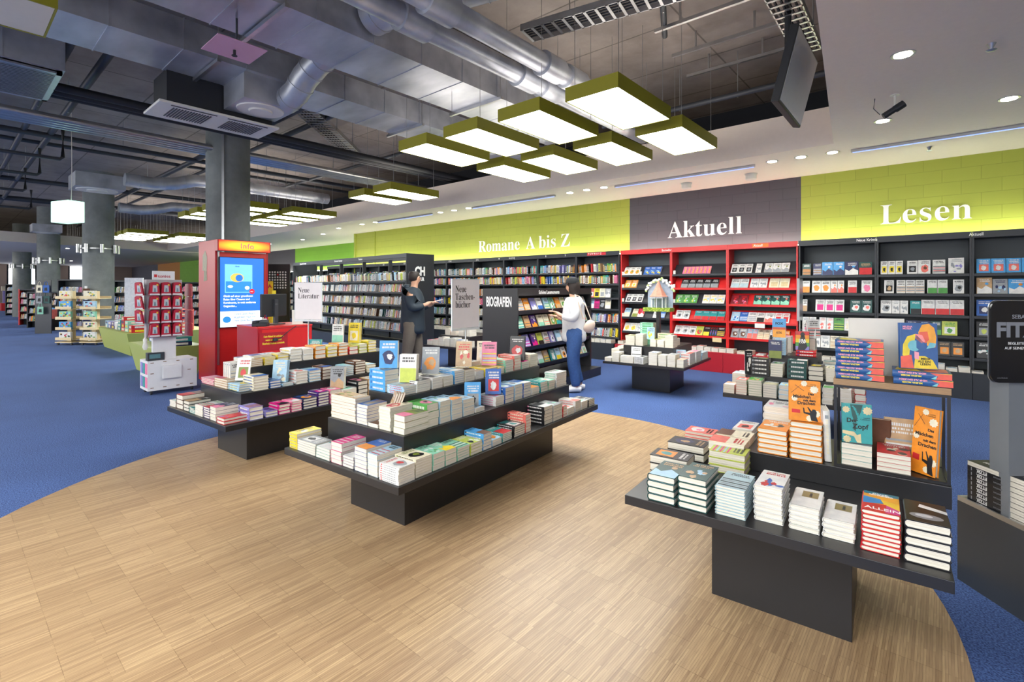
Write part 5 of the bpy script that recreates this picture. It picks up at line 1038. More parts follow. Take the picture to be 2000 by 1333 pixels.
# novel gondola (shelves towards the camera), local x from -L to 0, y 0..D
GX, GY, GTH, GL, GD = -8.88, 6.73, -.062, 6.13, .75
e = empty('shelf_gondola', (GX, GY, 0), GTH, 'long black free standing shelf gondola with the letters CH on its end panel', 'shelf gondola')
m = MB(); m.box(-.03, 0, 0, GD, 0, 2.26); bevel(m.build('end_panel', M['blackshelf'], e), .003)
m = MB(); m.box(-GL, -GL+.03, 0, GD, 0, 2.26); m.build('end_panel', M['blackshelf'], e)
m = MB(); m.box(-GL+.031, -.031, 0, .05, 2.17, 2.26); m.box(-GL+.031, -.031, GD-.05, GD, 2.17, 2.26); m.build('header_board', M['blackshelf'], e)
m = MB(); m.box(-GL+.031, -.031, .36, .39, .3, 1.88); m.build('back_panel', M['backboard'], e)
m = MB(); m.box(-GL+.031, -.031, 0, GD, 0, .28); m.build('plinth', M['blackshelf'], e)
ups = [-5.0, -3.75, -2.5, -1.25]
for u in ups: m = MB(); m.box(u-.02, u+.02, .33, .42, 1.88, 2.17); m.box(u-.02, u+.02, .33, .359, .3, 1.88); m.build('upright', M['blackshelf'], e)
GR = [.52, .815, 1.11, 1.398, 1.653]
for z in GR: m = MB(); m.box(-GL+.032, -.032, .0, .325, z-.02, z); m.box(-GL+.032, -.032, -.01, -.001, z-.028, z+.012); m.build('shelf', M['blackshelf'], e)
text('CH', (.002, .22, 1.78), (PI/2, 0, PI/2), .27, M['letter'], e, 'lettering', sx=.72, bold=.012); text('LITERATUR', (.002, .14, 1.66), (PI/2, 0, PI/2), .105, M['letter'], e, 'lettering', sx=.62, bold=.006)
for b, x in (('Schweizer Literatur', -3.4), ('Romane', -2.1), ('Deutsche Literatur', -5.6)): text(b, (x, -.001, 2.185), (PI/2, 0, 0), .07, M['letter'], e, 'header_lettering', sx=.8, ext=.0004)
GM = gondola_world(GX, GY, GTH); GKEY = ('upright_books', 'many leaning books on the far half of the long black gondola')
nsp0 = nsp
edges = [-GL+.05, -5.03, -3.78, -2.53, -1.28, -.05]
for b in range(4, -1, -1):
    for k in range(4, -1, -1):
        z = GR[k]; rown = RN[4-k]; ln = math.radians(-5 if k == 4 else 16)
        spine_row(0, z, edges[b]+.04, edges[b+1]-.07, '%s bay of the long gondola' % ordw(4-b), rown, 'leaning books on the long gondola', place=lambda x, z=z, ln=ln: GM @ Matrix.Translation((x, .05, z+.002)) @ Matrix.Rotation(ln, 4, 'Y'), single=(b >= 3 and nsp-nsp0 < 125), key=GKEY)
# biography gondola
bx, by = -4.39, 5.19; BTH = .1
e = empty('shelf_gondola', (bx, by, 0), BTH, 'low black gondola lettered BIOGRAFIEN on its end panel', 'shelf gondola')
BL, BW = 2.27, .61; MB_ = gondola_world(bx, by, BTH)
m = MB(); m.box(-BW, 0, 0, .03, 0, 1.49); bevel(m.build('end_panel', M['black'], e), .003)
m = MB(); m.box(-BW, .0, BL-.03, BL, 0, 1.49); m.build('end_panel', M['black'], e)
m = MB(); m.box(-.03, .0, .031, BL-.031, 1.39, 1.49); m.box(-BW, -BW+.03, .031, BL-.031, 1.39, 1.49); m.box(-BW+.031, -.031, .031, BL-.031, 1.46, 1.49); m.build('header_board', M['black'], e)
m = MB(); m.box(-.42, -.39, .031, BL-.031, .2, 1.38); m.build('back_panel', M['blackshelf'], e)
m = MB(); m.box(-BW, .17, .10, BL+.02, 0, .14); m.build('plinth', M['black'], e)
text('BIOGRAFIEN', (-BW+.07, -.0015, 1.24), (PI/2, 0, 0), .19, M['letter'], e, 'lettering', sx=.415, bold=.005, ext=.0006)
text('Schöne Lesemomente', (.0015, .55, 1.41), (PI/2, 0, PI/2), .075, M['letter'], e, 'header_lettering', ext=.0004, bold=.001, sx=.9)
BR = [.40, .68, .95, 1.2]
BIOC = [['white orange navy', 'orange cream white', 'lavender white grey', 'white blue black', 'lightblue green yellow', 'mint white green', 'orange tan white', 'cream green lime'], ['mint cream teal', 'tan orange brown', 'purple orange white', 'cream mint coral', 'cream mint coral', 'tan green white', 'lime teal black', 'white red'],
        ['orange red white', 'lavender magenta white', 'purple magenta cream', 'lime black yellow', 'white red black', 'lavender white navy', 'lightblue white', 'white coral'], ['black red grey', 'white brown red', 'cream green orange', 'white mint tan', 'tan yellow teal', 'teal white', 'lightblue yellow', 'white orange black']]
for r_, z in enumerate(reversed(BR)):
    m = MB(); n = 0
    tm = Matrix.Translation((-.20, 0, z)) @ Matrix.Rotation(math.radians(16), 4, 'Y')
    m.box(-.17, .17, .033, BL-.033, -.02, 0, mtx=tm); m.box(.171, .185, .033, BL-.033, -.025, .035, mtx=tm); m.build('slanted_shelf', M['black'], e)
    y = .08
    for j, c in enumerate((BIOC[r_]*2)[:12]):
        if y > BL-.22: break
        w = .15; me = book_mesh('p', w-.01, .2, .02, c, 40+j, spine_art=False)
        loc = MB_ @ tm @ Matrix.Translation((.165, y+w/2, .002)) @ Matrix.Rotation(PI/2, 4, 'Z') @ Matrix.Rotation(math.radians(52), 4, 'X') @ Matrix.Translation((0, .1, 0))
        add_book(me, 'p', loc, '%s faced-out book, %s from the end panel, %s shelf of the biography gondola' % (c.split()[0].replace('lightblue', 'light blue'), ordw(j), RN[r_]), 'faced-out books on the biography gondola', name='displayed_book')
        y += w+(.012, .03, .02, .045)[(j+r_) % 4]
# ================================================================== SIGNS ON POLES
def pole_sign(x, y, z0, zb, zt_, rot, w, body, label, serifs=True, base=True):
    e = empty('sign_stand', (x, y, z0), rot, label, 'sign'); m = MB(); m.lathe([(.075, .001), (.075, .006), (.012, .012), (.006, .02), (.006, zb-z0)], 0, 0, 24); m.build('pole', M['steel'], e, smooth=True)
    m = MB(); m.box(-w/2, w/2, -.004, .004, zb-z0+.02, zt_-z0); m.build('sign_sheet', M['signpaper'], e)
    m = MB()
    for a, b, c, d in ((-w/2-.006, -w/2, zb-z0, zt_-z0+.006), (w/2, w/2+.006, zb-z0, zt_-z0+.006), (-w/2, w/2, zb-z0, zb-z0+.018), (-w/2, w/2, zt_-z0, zt_-z0+.006)): m.box(a, b, -.006, .006, c, d)
    m.build('acrylic_frame', mat('frosted_acrylic', 'd5dade', .15), e)
    for i, b in enumerate(body):
        o = text(serif(b) if all(ord(c) < 128 for c in b) else ''.join(serif(c) if ord(c) < 128 else '\U0001D42E' for c in b), (-w/2+.03, -.0048, zt_-z0-.1-i*.062), (PI/2, 0, 0), .078, M['letterblack'], e, 'lettering', ext=.0003, bold=-.0006, sx=.72)
        if 'ü' in b:
            for dx in (.040, .055): q = MB(); q.box(-w/2+.03+dx, -w/2+.03+dx+.007, -.0052, -.0048, zt_-z0-.1-i*.062+.043, zt_-z0-.1-i*.062+.05); q.build('lettering', M['letterblack'], e)
    return e
x, y = LW('C', -.10, -.08); pole_sign(x, y, .7887, 1.15, 1.55, YAW-.05, .28, ['Neue', 'Literatur'], 'upright sign reading Neue Literatur on the top tier beside the red booth')
x, y = LW('B', .0, .0); pole_sign(x, y, .7887, 1.16, 1.565, .08+PI/2-.06, .297, ['Neue', 'Taschen-', 'bücher'], 'upright sign reading Neue Taschenbücher on the top tier of the middle table')
x, y = LW('E', .02, .1)
e = empty('sign_stand', (x, y, .7997), .08, 'clear acrylic sign holder seen edge-on on a grey pole, table behind the frame display', 'sign')
m = MB(); m.lathe([(.06, .001), (.06, .006), (.01, .01), (.006, .34)], 0, 0, 20); m.build('pole', M['steel'], e, smooth=True)
m = MB(); m.box(-.012, .012, -.15, .15, .35, .80); m.build('acrylic_sleeve', mat('grey_acrylic', 'aeb3b8', .15), e)
# ================================================================== INFO BOOTH
bxc, byc = -8.515, 2.817
e = empty('info_booth', (bxc, byc, 0), 0, 'tall glossy red info booth built around the nearest concrete column', 'booth')
m = MB(); m.box(-.735, 0, 0, .03, 0, 2.25); bevel(m.build('side_panel', M['redbooth'], e), .004)
m = MB(); m.box(-.03, 0, .031, .77, 0, 2.06); m.build('front_panel', M['red'], e)
m = MB(); m.box(-.735, 0, .771, .80, 0, 2.25); m.build('side_panel', M['redbooth'], e)
m = MB(); m.box(.001, .02, .03, .055, .3, 2.06); m.build('edge_strip', M['steel'], e)
def glow_header():
    mm, N, L, b = new_mat('lit_orange_header'); tc = N.new('ShaderNodeTexCoord'); mp = N.new('ShaderNodeMapping'); mp.inputs['Location'].default_value = (0, -.385*2.1, -2.163*10.5); mp.inputs['Scale'].default_value = (0, 2.1, 10.5)
    gr_ = N.new('ShaderNodeTexGradient'); gr_.gradient_type = 'SPHERICAL'; L.new(tc.outputs['Object'], mp.inputs[0]); L.new(mp.outputs[0], gr_.inputs[0])
    cr = N.new('ShaderNodeValToRGB'); el = cr.color_ramp.elements; el[0].position = 0; el[0].color = (*rgb('e03a1e'), 1); el[1].position = .55; el[1].color = (*rgb('ffb02a'), 1)
    L.new(gr_.outputs[0], cr.inputs[0]); L.new(cr.outputs[0], b.inputs['Emission Color']); L.new(cr.outputs[0], b.inputs['Base Color']); b.inputs['Emission Strength'].default_value = 1.1; return mm
m = MB(); m.box(.0, .10, 0, .80, 2.075, 2.25); hd = m.build('header_box', M['redbooth'], e); m = MB(); m.box(.101, .105, .02, .78, 2.085, 2.24); m.build('lit_face', glow_header(), e)
text('Info', (.107, .33, 2.125), (PI/2, 0, PI/2), .115, M['letterpink'], e, 'lettering', ext=.002, bold=.001, spacing=1.15)
# grey sticker patch left as a plain abstract shape on the side panel
m = MB(); m.face([(-.55, -.002, 1.78), (-.36, -.002, 1.76), (-.34, -.002, 1.98), (-.42, -.002, 2.1), (-.54, -.002, 2.02)], rgb('b9b49c')); m.face([(-.5, -.002, 1.6), (-.34, -.002, 1.62), (-.36, -.002, 1.76), (-.48, -.002, 1.78)], rgb('a49f86')); m.build('sticker', M['matte'], e)
# portrait screen
e = empty('advert_screen', (bxc+.001, byc, 0), 0, 'lit portrait screen with an underwater book advert on the red booth', 'screen')
m = MB(); m.box(.001, .05, .045, .715, .875, 1.985); bevel(m.build('bezel', M['pipe'], e), .003)
blue = mat('screen_blue', '1f68d8', .4, emit=.75, emitc='2470e6'); white = mat('screen_white', 'eef2f8', .4, emit=.7, emitc='e9eef8'); aqua = mat('screen_aqua', '7ec4ec', .4, emit=.7, emitc='6fc0ee'); deep = mat('screen_deep', '2f8bd0', .4, emit=.6, emitc='2a86cf'); yel = mat('screen_yellow', 'eec35a', .4, emit=.6, emitc='ecbf50'); redd = mat('screen_red', 'd8233a', .4, emit=.5, emitc='d8233a')
def scr(name, y0, y1, z0, z1, mt, x=.0515): b = MB(); b.box(x, x+.0008, y0, y1, z0, z1); return b.build(name, mt, scrn)
b = MB(); b.box(.0502, .0512, .055, .705, .885, 1.975); scrn = b.build('display', blue, e)
scr('footer', .055, .705, .885, 1.13, white); scr('picture', .12, .53, 1.42, 1.87, aqua); scr('picture', .135, .515, 1.435, 1.60, deep, .0525)
def scrpoly(name, pts, mt, x=.0535): b = MB(); b.face([(x, y, z) for y, z in pts]); b.build(name, mt, scrn)
scrpoly('picture_detail', circ(.30, 1.66, .10, .07, 20), yel); scrpoly('picture_detail', circ(.33, 1.655, .055, .055, 18), blue, .0538); scrpoly('picture_detail', circ(.45, 1.5, .035, .03), white); scrpoly('picture_detail', circ(.2, 1.52, .04, .02), white); scrpoly('badge', circ(.525, 1.44, .042, .042), redd)
for i, ln in enumerate(('Globi auf einer grandiosen', 'Reise über Ozeane und', 'Kontinente, in weit entfernte', 'Gegenden...')): text(ln, (.0535, .10, 1.355-i*.052), (PI/2, 0, PI/2), .044, white, scrn, 'lettering', ext=.0002, bold=.0012, sx=.93)
for i, ln in enumerate(('Gratis Globi Plüsch-', 'Kopf beim Kauf von', 'zwei Globi Bücher')): text(ln, (.0535, .26, 1.07-i*.052), (PI/2, 0, PI/2), .044, blue, scrn, 'lettering', ext=.0002, bold=.0006, sx=.9)
scrpoly('footer_detail', circ(.15, 1.0, .06, .05), deep); text('Globi', (.0535, .27, 1.83), (PI/2, 0, PI/2), .028, blue, scrn, 'lettering', ext=.0002, bold=.0008); text('neu', (.0542, .497, 1.432), (PI/2, 0, PI/2), .03, white, scrn, 'lettering', ext=.0002)
# counter desk
dx, dy = -7.288, 2.952
e = empty('info_counter', (dx, dy, 0), 0, 'red info counter with a monitor on top beside the booth', 'counter')
m = MB(); m.box(-.73, 0, 0, .80, 0, .92); bevel(m.build('body', M['redbooth'], e), .004)
m = MB(); m.box(-.735, .005, -.005, .805, .9205, .946); bevel(m.build('worktop', M['red'], e), .003)
m = MB(); m.box(.0002, .004, .06, .79, .02, .9); m.build('front_panel', M['red'], e)
m = MB(); m.box(.006, .010, .02, .42, .60, .86); pl = m.build('notice_plate', M['redpanel'], e)
for i, b in enumerate(('Kein Rätsel ist unlösbar,', 'wenn ein moderner', 'Sherlock Holmes ermittelt.')): text(b, (.0105, .22, .79-i*.05), (PI/2, 0, PI/2), .04, M['letteryellow'], pl, 'lettering', 'CENTER', ext=.0003, bold=.001, sx=.72)
e = empty('computer_monitor', (-7.62, 3.32, .947), math.radians(118), 'black computer monitor seen from behind on the red counter', 'monitor')
m = MB(); m.box(-.27, .27, -.02, .02, .12, .46); bevel(m.build('screen_housing', M['pipe'], e), .008)
m = MB(); m.box(-.04, .04, -.05, -.021, .02, .38); m.box(-.12, .12, -.11, .08, 0, .015); m.build('stand', M['darkbox'], e)
text('DELL', (-.03, -.0515, .3), (PI/2, 0, 0), .025, M['lettergrey'], e, 'lettering', ext=.0003)
e = empty('telephone', (-7.42, 3.05, .947), .9, 'black office telephone on the corner of the red counter', 'telephone')
m = MB(); m.prism([(-.1, -.08), (.1, -.08), (.1, .08), (-.1, .08)], 0, .05); bevel(m.build('base', M['pipe'], e), .008); m = MB(); m.box(-.09, -.04, -.09, .09, .051, .08); m.build('handset', M['pipe'], e); m = MB(); m.box(-.02, .09, .02, .07, .051, .09); m.build('display', M['darkbox'], e)
m = MB(); m.lathe([(.035, 0), (.035, .1)], 0, 0, 18); o = m.build('pen_cup', M['whitemetal']); o.location = (-7.52, 3.14, .947); tag(o, 'white cup full of pens beside the telephone', 'cup')
for k in range(5): s = MB(); a = k*1.3; s.tube([(.012*math.cos(a), .012*math.sin(a), .02), (.03*math.cos(a), .03*math.sin(a), .155)], .004, 6, PALL[('red', 'blue', 'black', 'green', 'orange')[k]]); s.build('pen', M['matte'], o)
m = MB(); m.box(-.075, .075, -.003, .003, 0, .22); o = m.build('card_stand', M['whitemetal']); o.location = (-7.36, 3.56, .947); o.rotation_euler = (-.15, 0, math.radians(70)); tag(o, 'tilted white price card standing on the red counter', 'card')
m = MB(); m.tube([(0, 0, 0), (.03, -.12, -.06), (.03, -.25, -.16), (.03, -.3, -.17)], .006, 8); m.lathe([(.02, -.2), (.035, -.19), (.03, -.15)], .03, -.32, 14); o = m.build('hand_scanner_cable', M['pipe'], smooth=True); o.location = (-7.275, 3.5, .93); tag(o, 'black cable with a small device hanging down the counter front', 'cable')
# yellow toy stand and black silhouette panel behind the counter
p = DP(541, 9.9); e = empty('silhouette_board', (p[0], p[1], 0), math.radians(47), 'tall black board with rows of white silhouettes behind the counter', 'board')
m = MB(); m.box(-.25, .25, -.02, .02, 0, 1.97); m.build('board', M['black'], e)
m = MB(); r = random.Random(2)
for i in range(8):
    for j in range(7): cx, cz = -.18+i*.05, 1.5+j*.052; m.face([(cx+.021*r.uniform(.6, 1)*math.cos(a*PI/4), -.0215, cz+.021*r.uniform(.6, 1)*math.sin(a*PI/4)) for a in range(8)], PALL['white'] if (i, j) != (4, 5) else PALL['red'])
m.build('white_print', M['matte'], e)
p = DP(521, 9.3); e = empty('toy_stand', (p[0], p[1], 0), math.radians(47), 'yellow toy display stand with red lettering behind the counter', 'display stand')
m = MB(); m.box(-.13, .13, -.1, .1, 0, 1.45, PALL['yellow']); m.build('body', M['matte'], e); m = MB(); m.box(-.15, .15, -.115, -.101, 1.45, 1.62, PALL['yellow']); m.build('header', M['matte'], e); text('HABA', (-.11, -.117, 1.5), (PI/2, 0, 0), .09, M['letterred'], e, 'lettering', bold=.003, ext=.0004)
# ================================================================== TOY DISPLAY (cardboard)
e = empty('cardboard_display', (-8.32, 1.91, 0), 0, 'wheeled white cardboard display of red toy packs in front of the booth', 'display stand')
m = MB(); m.box(-.4, 0, 0, .60, .06, .475); m.build('base_box', M['whiteboard'], e)
m = MB()
for (y, z) in ((.05, .45), (.2, .455), (.36, .455), (.53, .455), (.05, .3), (.5, .31), (.05, .1), (.2, .1), (.36, .1), (.53, .1)): m.box(.0005, .0015, y-.02, y+.02, z-.005, z+.005, rgb('7a5a3c'))
m.build('slots', M['matte'], e)
m = MB(); m.box(.0005, .045, .17, .39, .22, .40); m.build('front_tray', M['whiteboard'], e)
m = MB(); m.box(-.16, -.09, .08, .36, .476, .80); m.build('neck', M['whiteboard'], e)
m = MB(); m.box(-.18, -.07, .0, .43, .801, 1.615); m.build('upper_panel', mat('grey_card', 'a7a2a6', .6), e)
m = MB(); m.box(-.13, -.11, .08, .35, 1.616, 1.74); m.build('header_card', M['whiteboard'], e)
text('tonies', (-.109, .145, 1.645), (PI/2, 0, PI/2), .062, M['letterred'], e, 'lettering', ext=.0004, bold=.0008); m = MB(); m.prism([(0, 0)]*0 or [(-.109, .10), (-.108, .10), (-.108, .135), (-.109, .135)], 1.65, 1.69, PALL['red']); m.build('logo', M['matte'], e)
for yy in (.05, .55):
    for xx in (-.35, -.05): s = MB(); s.tube([(xx, yy-.012, .03), (xx, yy+.012, .03)], .028, 14); s.build('wheel', M['pipe'], e)
for k in range(3):
    for z in (.1, .29): m = MB(); m.box(-.36+.12*k, -.26+.12*k, -.004, -.0005, z, z+.15, PALL[('lavender', 'teal', 'pink')[k]]); m.build('side_print', M['matte'], e)
def toy_pack_mesh():
    m = MB(); W2, W1, Hh, D = .062, .045, .185, .012
    pts = [(-W2, 0), (W2, 0), (W1, Hh*.93), (.02, Hh), (-.02, Hh), (-W1, Hh*.93)]
    n = len(m.v); m.v += [(x, -D, z) for x, z in pts]+[(x, D, z) for x, z in pts]
    m.f.append(tuple(n+i for i in range(6))); m.c.append(rgb('b5203a')); m.f.append(tuple(n+6+i for i in range(5, -1, -1))); m.c.append(rgb('b5203a'))
    for i in range(6): m.f.append((n+i, n+6+i, n+6+(i+1) % 6, n+(i+1) % 6)); m.c.append(rgb('a01a30'))
    m.face([(-.028, -D-.0006, .045), (.03, -D-.0006, .045), (.026, -D-.0006, .14), (-.024, -D-.0006, .14)], rgb('b9c0c6'))
    m.face([(-.012, -D-.001, .05), (.014, -D-.001, .05), (.01, -D-.001, .1), (-.008, -D-.001, .1)], rgb('6e8f9a'))
    m.face([(.018, -D-.001, .135), (.04, -D-.001, .135), (.036, -D-.001, .158), (.018, -D-.001, .158)], rgb('e8c23a'))
    m.face([(-.06, -D-.0006, .003), (.06, -D-.0006, .003), (.055, -D-.0006, .025), (-.055, -D-.0006, .025)], rgb('d9d9dc'))
    me = m.mesh('toy_pack'); me.materials.append(M['cover']); return me
tp = toy_pack_mesh()
rowsz = (1.395, 1.20, 1.005, .815)
def pack(x, y, z, rz, label, group='red toy packs hanging on the cardboard display', tilt=0):
    o = bpy.data.objects.new('toy_pack', tp); COL.objects.link(o); o.location = (x, y, z); o.rotation_euler = (tilt, 0, rz); tag(o, label, 'toy pack', group)
for r_, z in enumerate(rowsz):
    for c_ in range(3):
        for d_ in range(3): pack(-8.365+.03*(2-d_)+.005, 1.985+c_*.135+.012*(d_ % 2), z, PI/2, 'red toy pack, %s hook from left, %s row, %s' % (ordw(c_), ordw(r_), ('front', 'middle', 'back')[d_]))
    for k in range(4):
        pack(-8.47+.04*k, 2.43, z-.02, PI+.15, 'red toy pack seen edge-on, %s of the right side hooks, %s row' % (ordw(k), ordw(r_)), 'red toy packs on the side of the cardboard display')
    if r_ < 3:
        for k in range(4): pack(-8.53+.045*k, 1.86-.006*k, z, .5, 'red and white toy pack, %s of the left side hooks, %s row' % (ordw(k), ordw(r_)), 'toy packs on the left side of the cardboard display', tilt=.12)
m = MB(); m.box(-.1, .1, -.05, .05, 0, .11, rgb('2a3038')); m.face([(-.08, -.0505, .03), (.05, -.0505, .03), (.05, -.0505, .09), (-.08, -.0505, .09)], rgb('4f7a84')); o = m.build('toy_box', M['matte']); o.location = (-8.42, 2.02, .476); o.rotation_euler = (0, 0, PI/2); tag(o, 'dark box with small figures on the cardboard display base', 'box')
m = MB(); m.lathe([(.02, -.12), (.035, -.08), (.02, -.02), (.028, .02), (.012, .05)], 0, 0, 12); o = m.build('plush_toy', M['whitemetal'], smooth=True); o.location = (-8.36, 1.89, .76); tag(o, 'small pale plush toy hanging at the corner of the cardboard display', 'toy')
# ================================================================== KIDS AREA
def trapezoid_table(x0, x1, y0, y1, h, label):
    fl = .1; m = MB(); P = [(x0+fl, y0+fl, 0), (x1-fl, y0+fl, 0), (x1-fl, y1-fl, 0), (x0+fl, y1-fl, 0), (x0, y0, h), (x1, y0, h), (x1, y1, h), (x0, y1, h)]
    m.v = P; m.f = [(3, 2, 1, 0), (4, 5, 6, 7), (0, 1, 5, 4), (1, 2, 6, 5), (2, 3, 7, 6), (3, 0, 4, 7)]; m.c = [(1, 1, 1)]*6
    o = m.build('trapezoid_table', M['greenbox']); tag(o, label, 'table'); s = MB(); s.box(x0+.02, x1-.02, y0+.02, y1-.02, h+.0005, h+.004); s.build('top_sheet', M['greenbox'], o); return o
trapezoid_table(-16.25, -13.35, 2.69, 4.4, .5, 'flared lime green table piled with colourful boxes behind the carousels')
trapezoid_table(-11.3, -9.75, 2.3, 3.08, .5, 'flared lime green table half hidden behind the cardboard display')
rk = random.Random(4); kb = 0
def game_box(x, y, z, w, d, h, cn, c2, label):
    m = MB(); m.box(-w/2, w/2, -d/2, d/2, 0, h, PALL[cn])
    m.face([(-w*.35, -d/2-.001, h*.2), (w*.35, -d/2-.001, h*.2), (w*.35, -d/2-.001, h*.8), (-w*.35, -d/2-.001, h*.8)], PALL[c2]); m.face([(w/2+.001, -d*.3, h*.25), (w/2+.001, d*.3, h*.25), (w/2+.001, d*.3, h*.75), (w/2+.001, -d*.3, h*.75)], PALL[c2])
    m.face([(-w*.3, -d*.3, h+.001), (w*.3, -d*.3, h+.001), (w*.3, d*.3, h+.001), (-w*.3, d*.3, h+.001)], PALL[c2])
    o = m.build('game_box', M['cover']); o.location = (x, y, z); o.rotation_euler = (0, 0, rk.uniform(-.05, .05)); tag(o, label, 'box', 'colourful boxes on the lime green tables'); return o
for (tx0, tx1, ty, cols_) in ((-15.95, -13.6, 2.95, 'lightblue lavender purple white teal red mint red'), (-15.95, -13.6, 3.4, 'skyblue teal green coral pink lightblue red mint'), (-16.0, -13.6, 3.85, 'blue lime teal orange lightblue red white coral')):
    cl = cols_.split(); n = len(cl)
    for i, cn in enumerate(cl):
        x = tx0+(tx1-tx0)*i/(n-1); st_ = rk.choice((2, 3, 4)) if ty < 3.2 else rk.choice((4, 5, 6))
        for k in range(st_): game_box(x, ty, .5045+k*.082, .28, .3, .08, cn, rk.choice(('white', 'yellow', 'cream', 'navy')), '%s game box, %s up, %s stack, %s row on the big lime green table' % (cn.replace('lightblue', 'light blue').replace('skyblue', 'sky blue'), ordw(k), ordw(i), {2.95: 'front', 3.4: 'middle', 3.85: 'back'}[ty]))
for i in range(4):
    for k in range(3): game_box(-10.0-i*.36, 2.75, .5045+k*.072, .3, .3, .07, ('navy', 'teal', 'mint', 'blue')[(i+k) % 4], 'white', '%s game box, %s up, %s stack behind the cardboard display' % (('navy', 'teal', 'mint', 'blue')[(i+k) % 4], ordw(k), ordw(i)))
def carousel(px, py, w, levels, label, sd):
    p = G(px, py); e = empty('wooden_carousel', (p[0], p[1], 0), math.radians(35), label, 'display stand'); rr_ = random.Random(sd)
    m = MB(); m.box(-w*.52, w*.52, -w*.5, w*.5, .06, .085); m.build('base_board', M['wood'], e)
    for xx in (-w*.42, w*.42):
        for yy in (-w*.4, w*.4): s = MB(); s.tube([(xx, yy-.015, .03), (xx, yy+.015, .03)], .03, 12); s.build('wheel', M['pipe'], e)
    m = MB(); m.box(-.06, .06, -.06, .06, .086, levels[-1]+.2); m.build('post', M['wood'], e)
    for i, z in enumerate(levels):
        m = MB(); m.box(-w/2, w/2, -w/2, w/2, z, z+.012); m.box(-w/2, w/2, -w/2, -w/2+.012, z+.0121, z+.07); m.box(-w/2, w/2, w/2-.012, w/2, z+.0121, z+.07); m.box(-w/2, -w/2+.012, -w/2+.0121, w/2-.0121, z+.0121, z+.07); m.build('tray', M['wood'], e)
        cn, c2 = rr_.choice(('mint', 'white', 'skyblue', 'cream', 'lightblue')), rr_.choice(('coral', 'navy', 'yellow', 'red', 'purple'))
        b = MB(); b.box(-w*.36, w*.36, -.03, .03, 0, .2, PALL[cn]); 
        for q in range(14): a, h_ = rr_.uniform(-w*.3, w*.26), rr_.uniform(.02, .15); b.face([(a, -.0308-.0001*q, h_), (a+.05, -.0308-.0001*q, h_), (a+.05, -.0308-.0001*q, h_+.035), (a, -.0308-.0001*q, h_+.035)], PALL[rr_.choice((c2, 'white', 'yellow', 'blue', 'red', 'green', 'black'))])
        o = b.build('puzzle_box', M['cover']); loc = Matrix.Translation((p[0], p[1], z+.0125)) @ Matrix.Rotation(math.radians(35), 4, 'Z') @ Matrix.Translation((0, -w*.34, 0)); o.matrix_world = loc; tag(o, '%s patterned puzzle box on the %s tray of the %s' % (cn, ordw(i), label.split(' with')[0]), 'box', 'puzzle boxes on the wooden carousels')
carousel(140, 673, .46, (.13, .40, .67, .94, 1.21), 'left wheeled wooden carousel with puzzle boxes', 3)
carousel(187, 673, .46, (.13, .40, .67, .94, 1.21), 'right wheeled wooden carousel with toys', 8)
p = G(168, 668); m = MB(); m.lathe([(.1, 0), (.1, .03), (.03, .04), (.03, 1.55)], 0, 0, 16)
for k in range(8): m.box(-.07, .07, -.07, .07, .25+k*.16, .36+k*.16, PALL[('black', 'brown', 'navy')[k % 3]])
o = m.build('card_spinner', M['matte']); o.location = (p[0], p[1], 0); tag(o, 'slim dark card spinner between the two wooden carousels', 'card spinner')
def simple_case(x0, y0, rz, w, h, d, label, rows, key=None, endred=False, group=None, strip=False):
    e = empty('bookcase', (x0, y0, 0), rz, label, 'bookcase', group)
    m = MB(); m.box(0, .03, 0, d, 0, h); m.build('side_panel', M['blackshelf'] if not endred else M['red'], e); m = MB(); m.box(w-.03, w, 0, d, 0, h); m.build('side_panel', M['blackshelf'], e)
    m = MB(); m.box(.031, w-.031, d-.03, d, 0, h); m.build('back_panel', M['backboard'], e); m = MB(); m.box(.031, w-.031, 0, d-.031, h-.05, h); m.build('top_board', M['blackshelf'], e)
    if strip: m = MB(); m.box(.05, w-.05, d-.12, d-.08, h+.002, h+.03); m.build('light_strip', M['strip'], e)
    T_ = Matrix.Translation((x0, y0, 0)) @ Matrix.Rotation(rz, 4, 'Z')
    for z in rows:
        m = MB(); m.box(.032, w-.032, 0, d-.032, z-.02, z); m.build('shelf', M['blackshelf'], e)
        spine_row(0, z, .05, w-.07, '', '', '', place=lambda x, z=z: T_ @ Matrix.Translation((x, .04, z+.001)) @ Matrix.Rotation(math.radians(8), 4, 'Y'), single=False, key=key)
    return e
KK = ('upright_books', 'colourful books filling the distant black shelves')
KK2 = ('upright_books', 'colourful books in the tall units on the leaf green wall')
KK3 = ('upright_books', 'leaning books in the low units by the farthest columns')
for i in range(5): simple_case(-22, 3.6+i*1.18, PI/2, 1.16, 1.72, .35, '%s black shelf unit across the shop behind the kids tables' % ordw(i), (.1, .42, .74, 1.06, 1.36), KK, group='distant black shelf units')
for i in range(15): simple_case(-31.7+i*1.07, 11.08, 0, 1.06, 2.26, .34, '%s tall black shelf unit on the leaf green wall' % ordw(i), (.45, .75, 1.05, 1.35, 1.65), KK2, group='tall shelf units on the leaf green wall', strip=True)
p = DP(36, 20.0); simple_case(p[0], p[1], math.radians(70), 1.1, 1.45, .5, 'low black shelf unit with a red end beside the farthest columns', (.25, .55, .85, 1.12), KK3, endred=True)
p = DP(52, 18.6); simple_case(p[0], p[1], math.radians(70), .9, 1.35, .5, 'low black shelf unit of leaning books before the third column', (.25, .55, .85, 1.1), KK3)
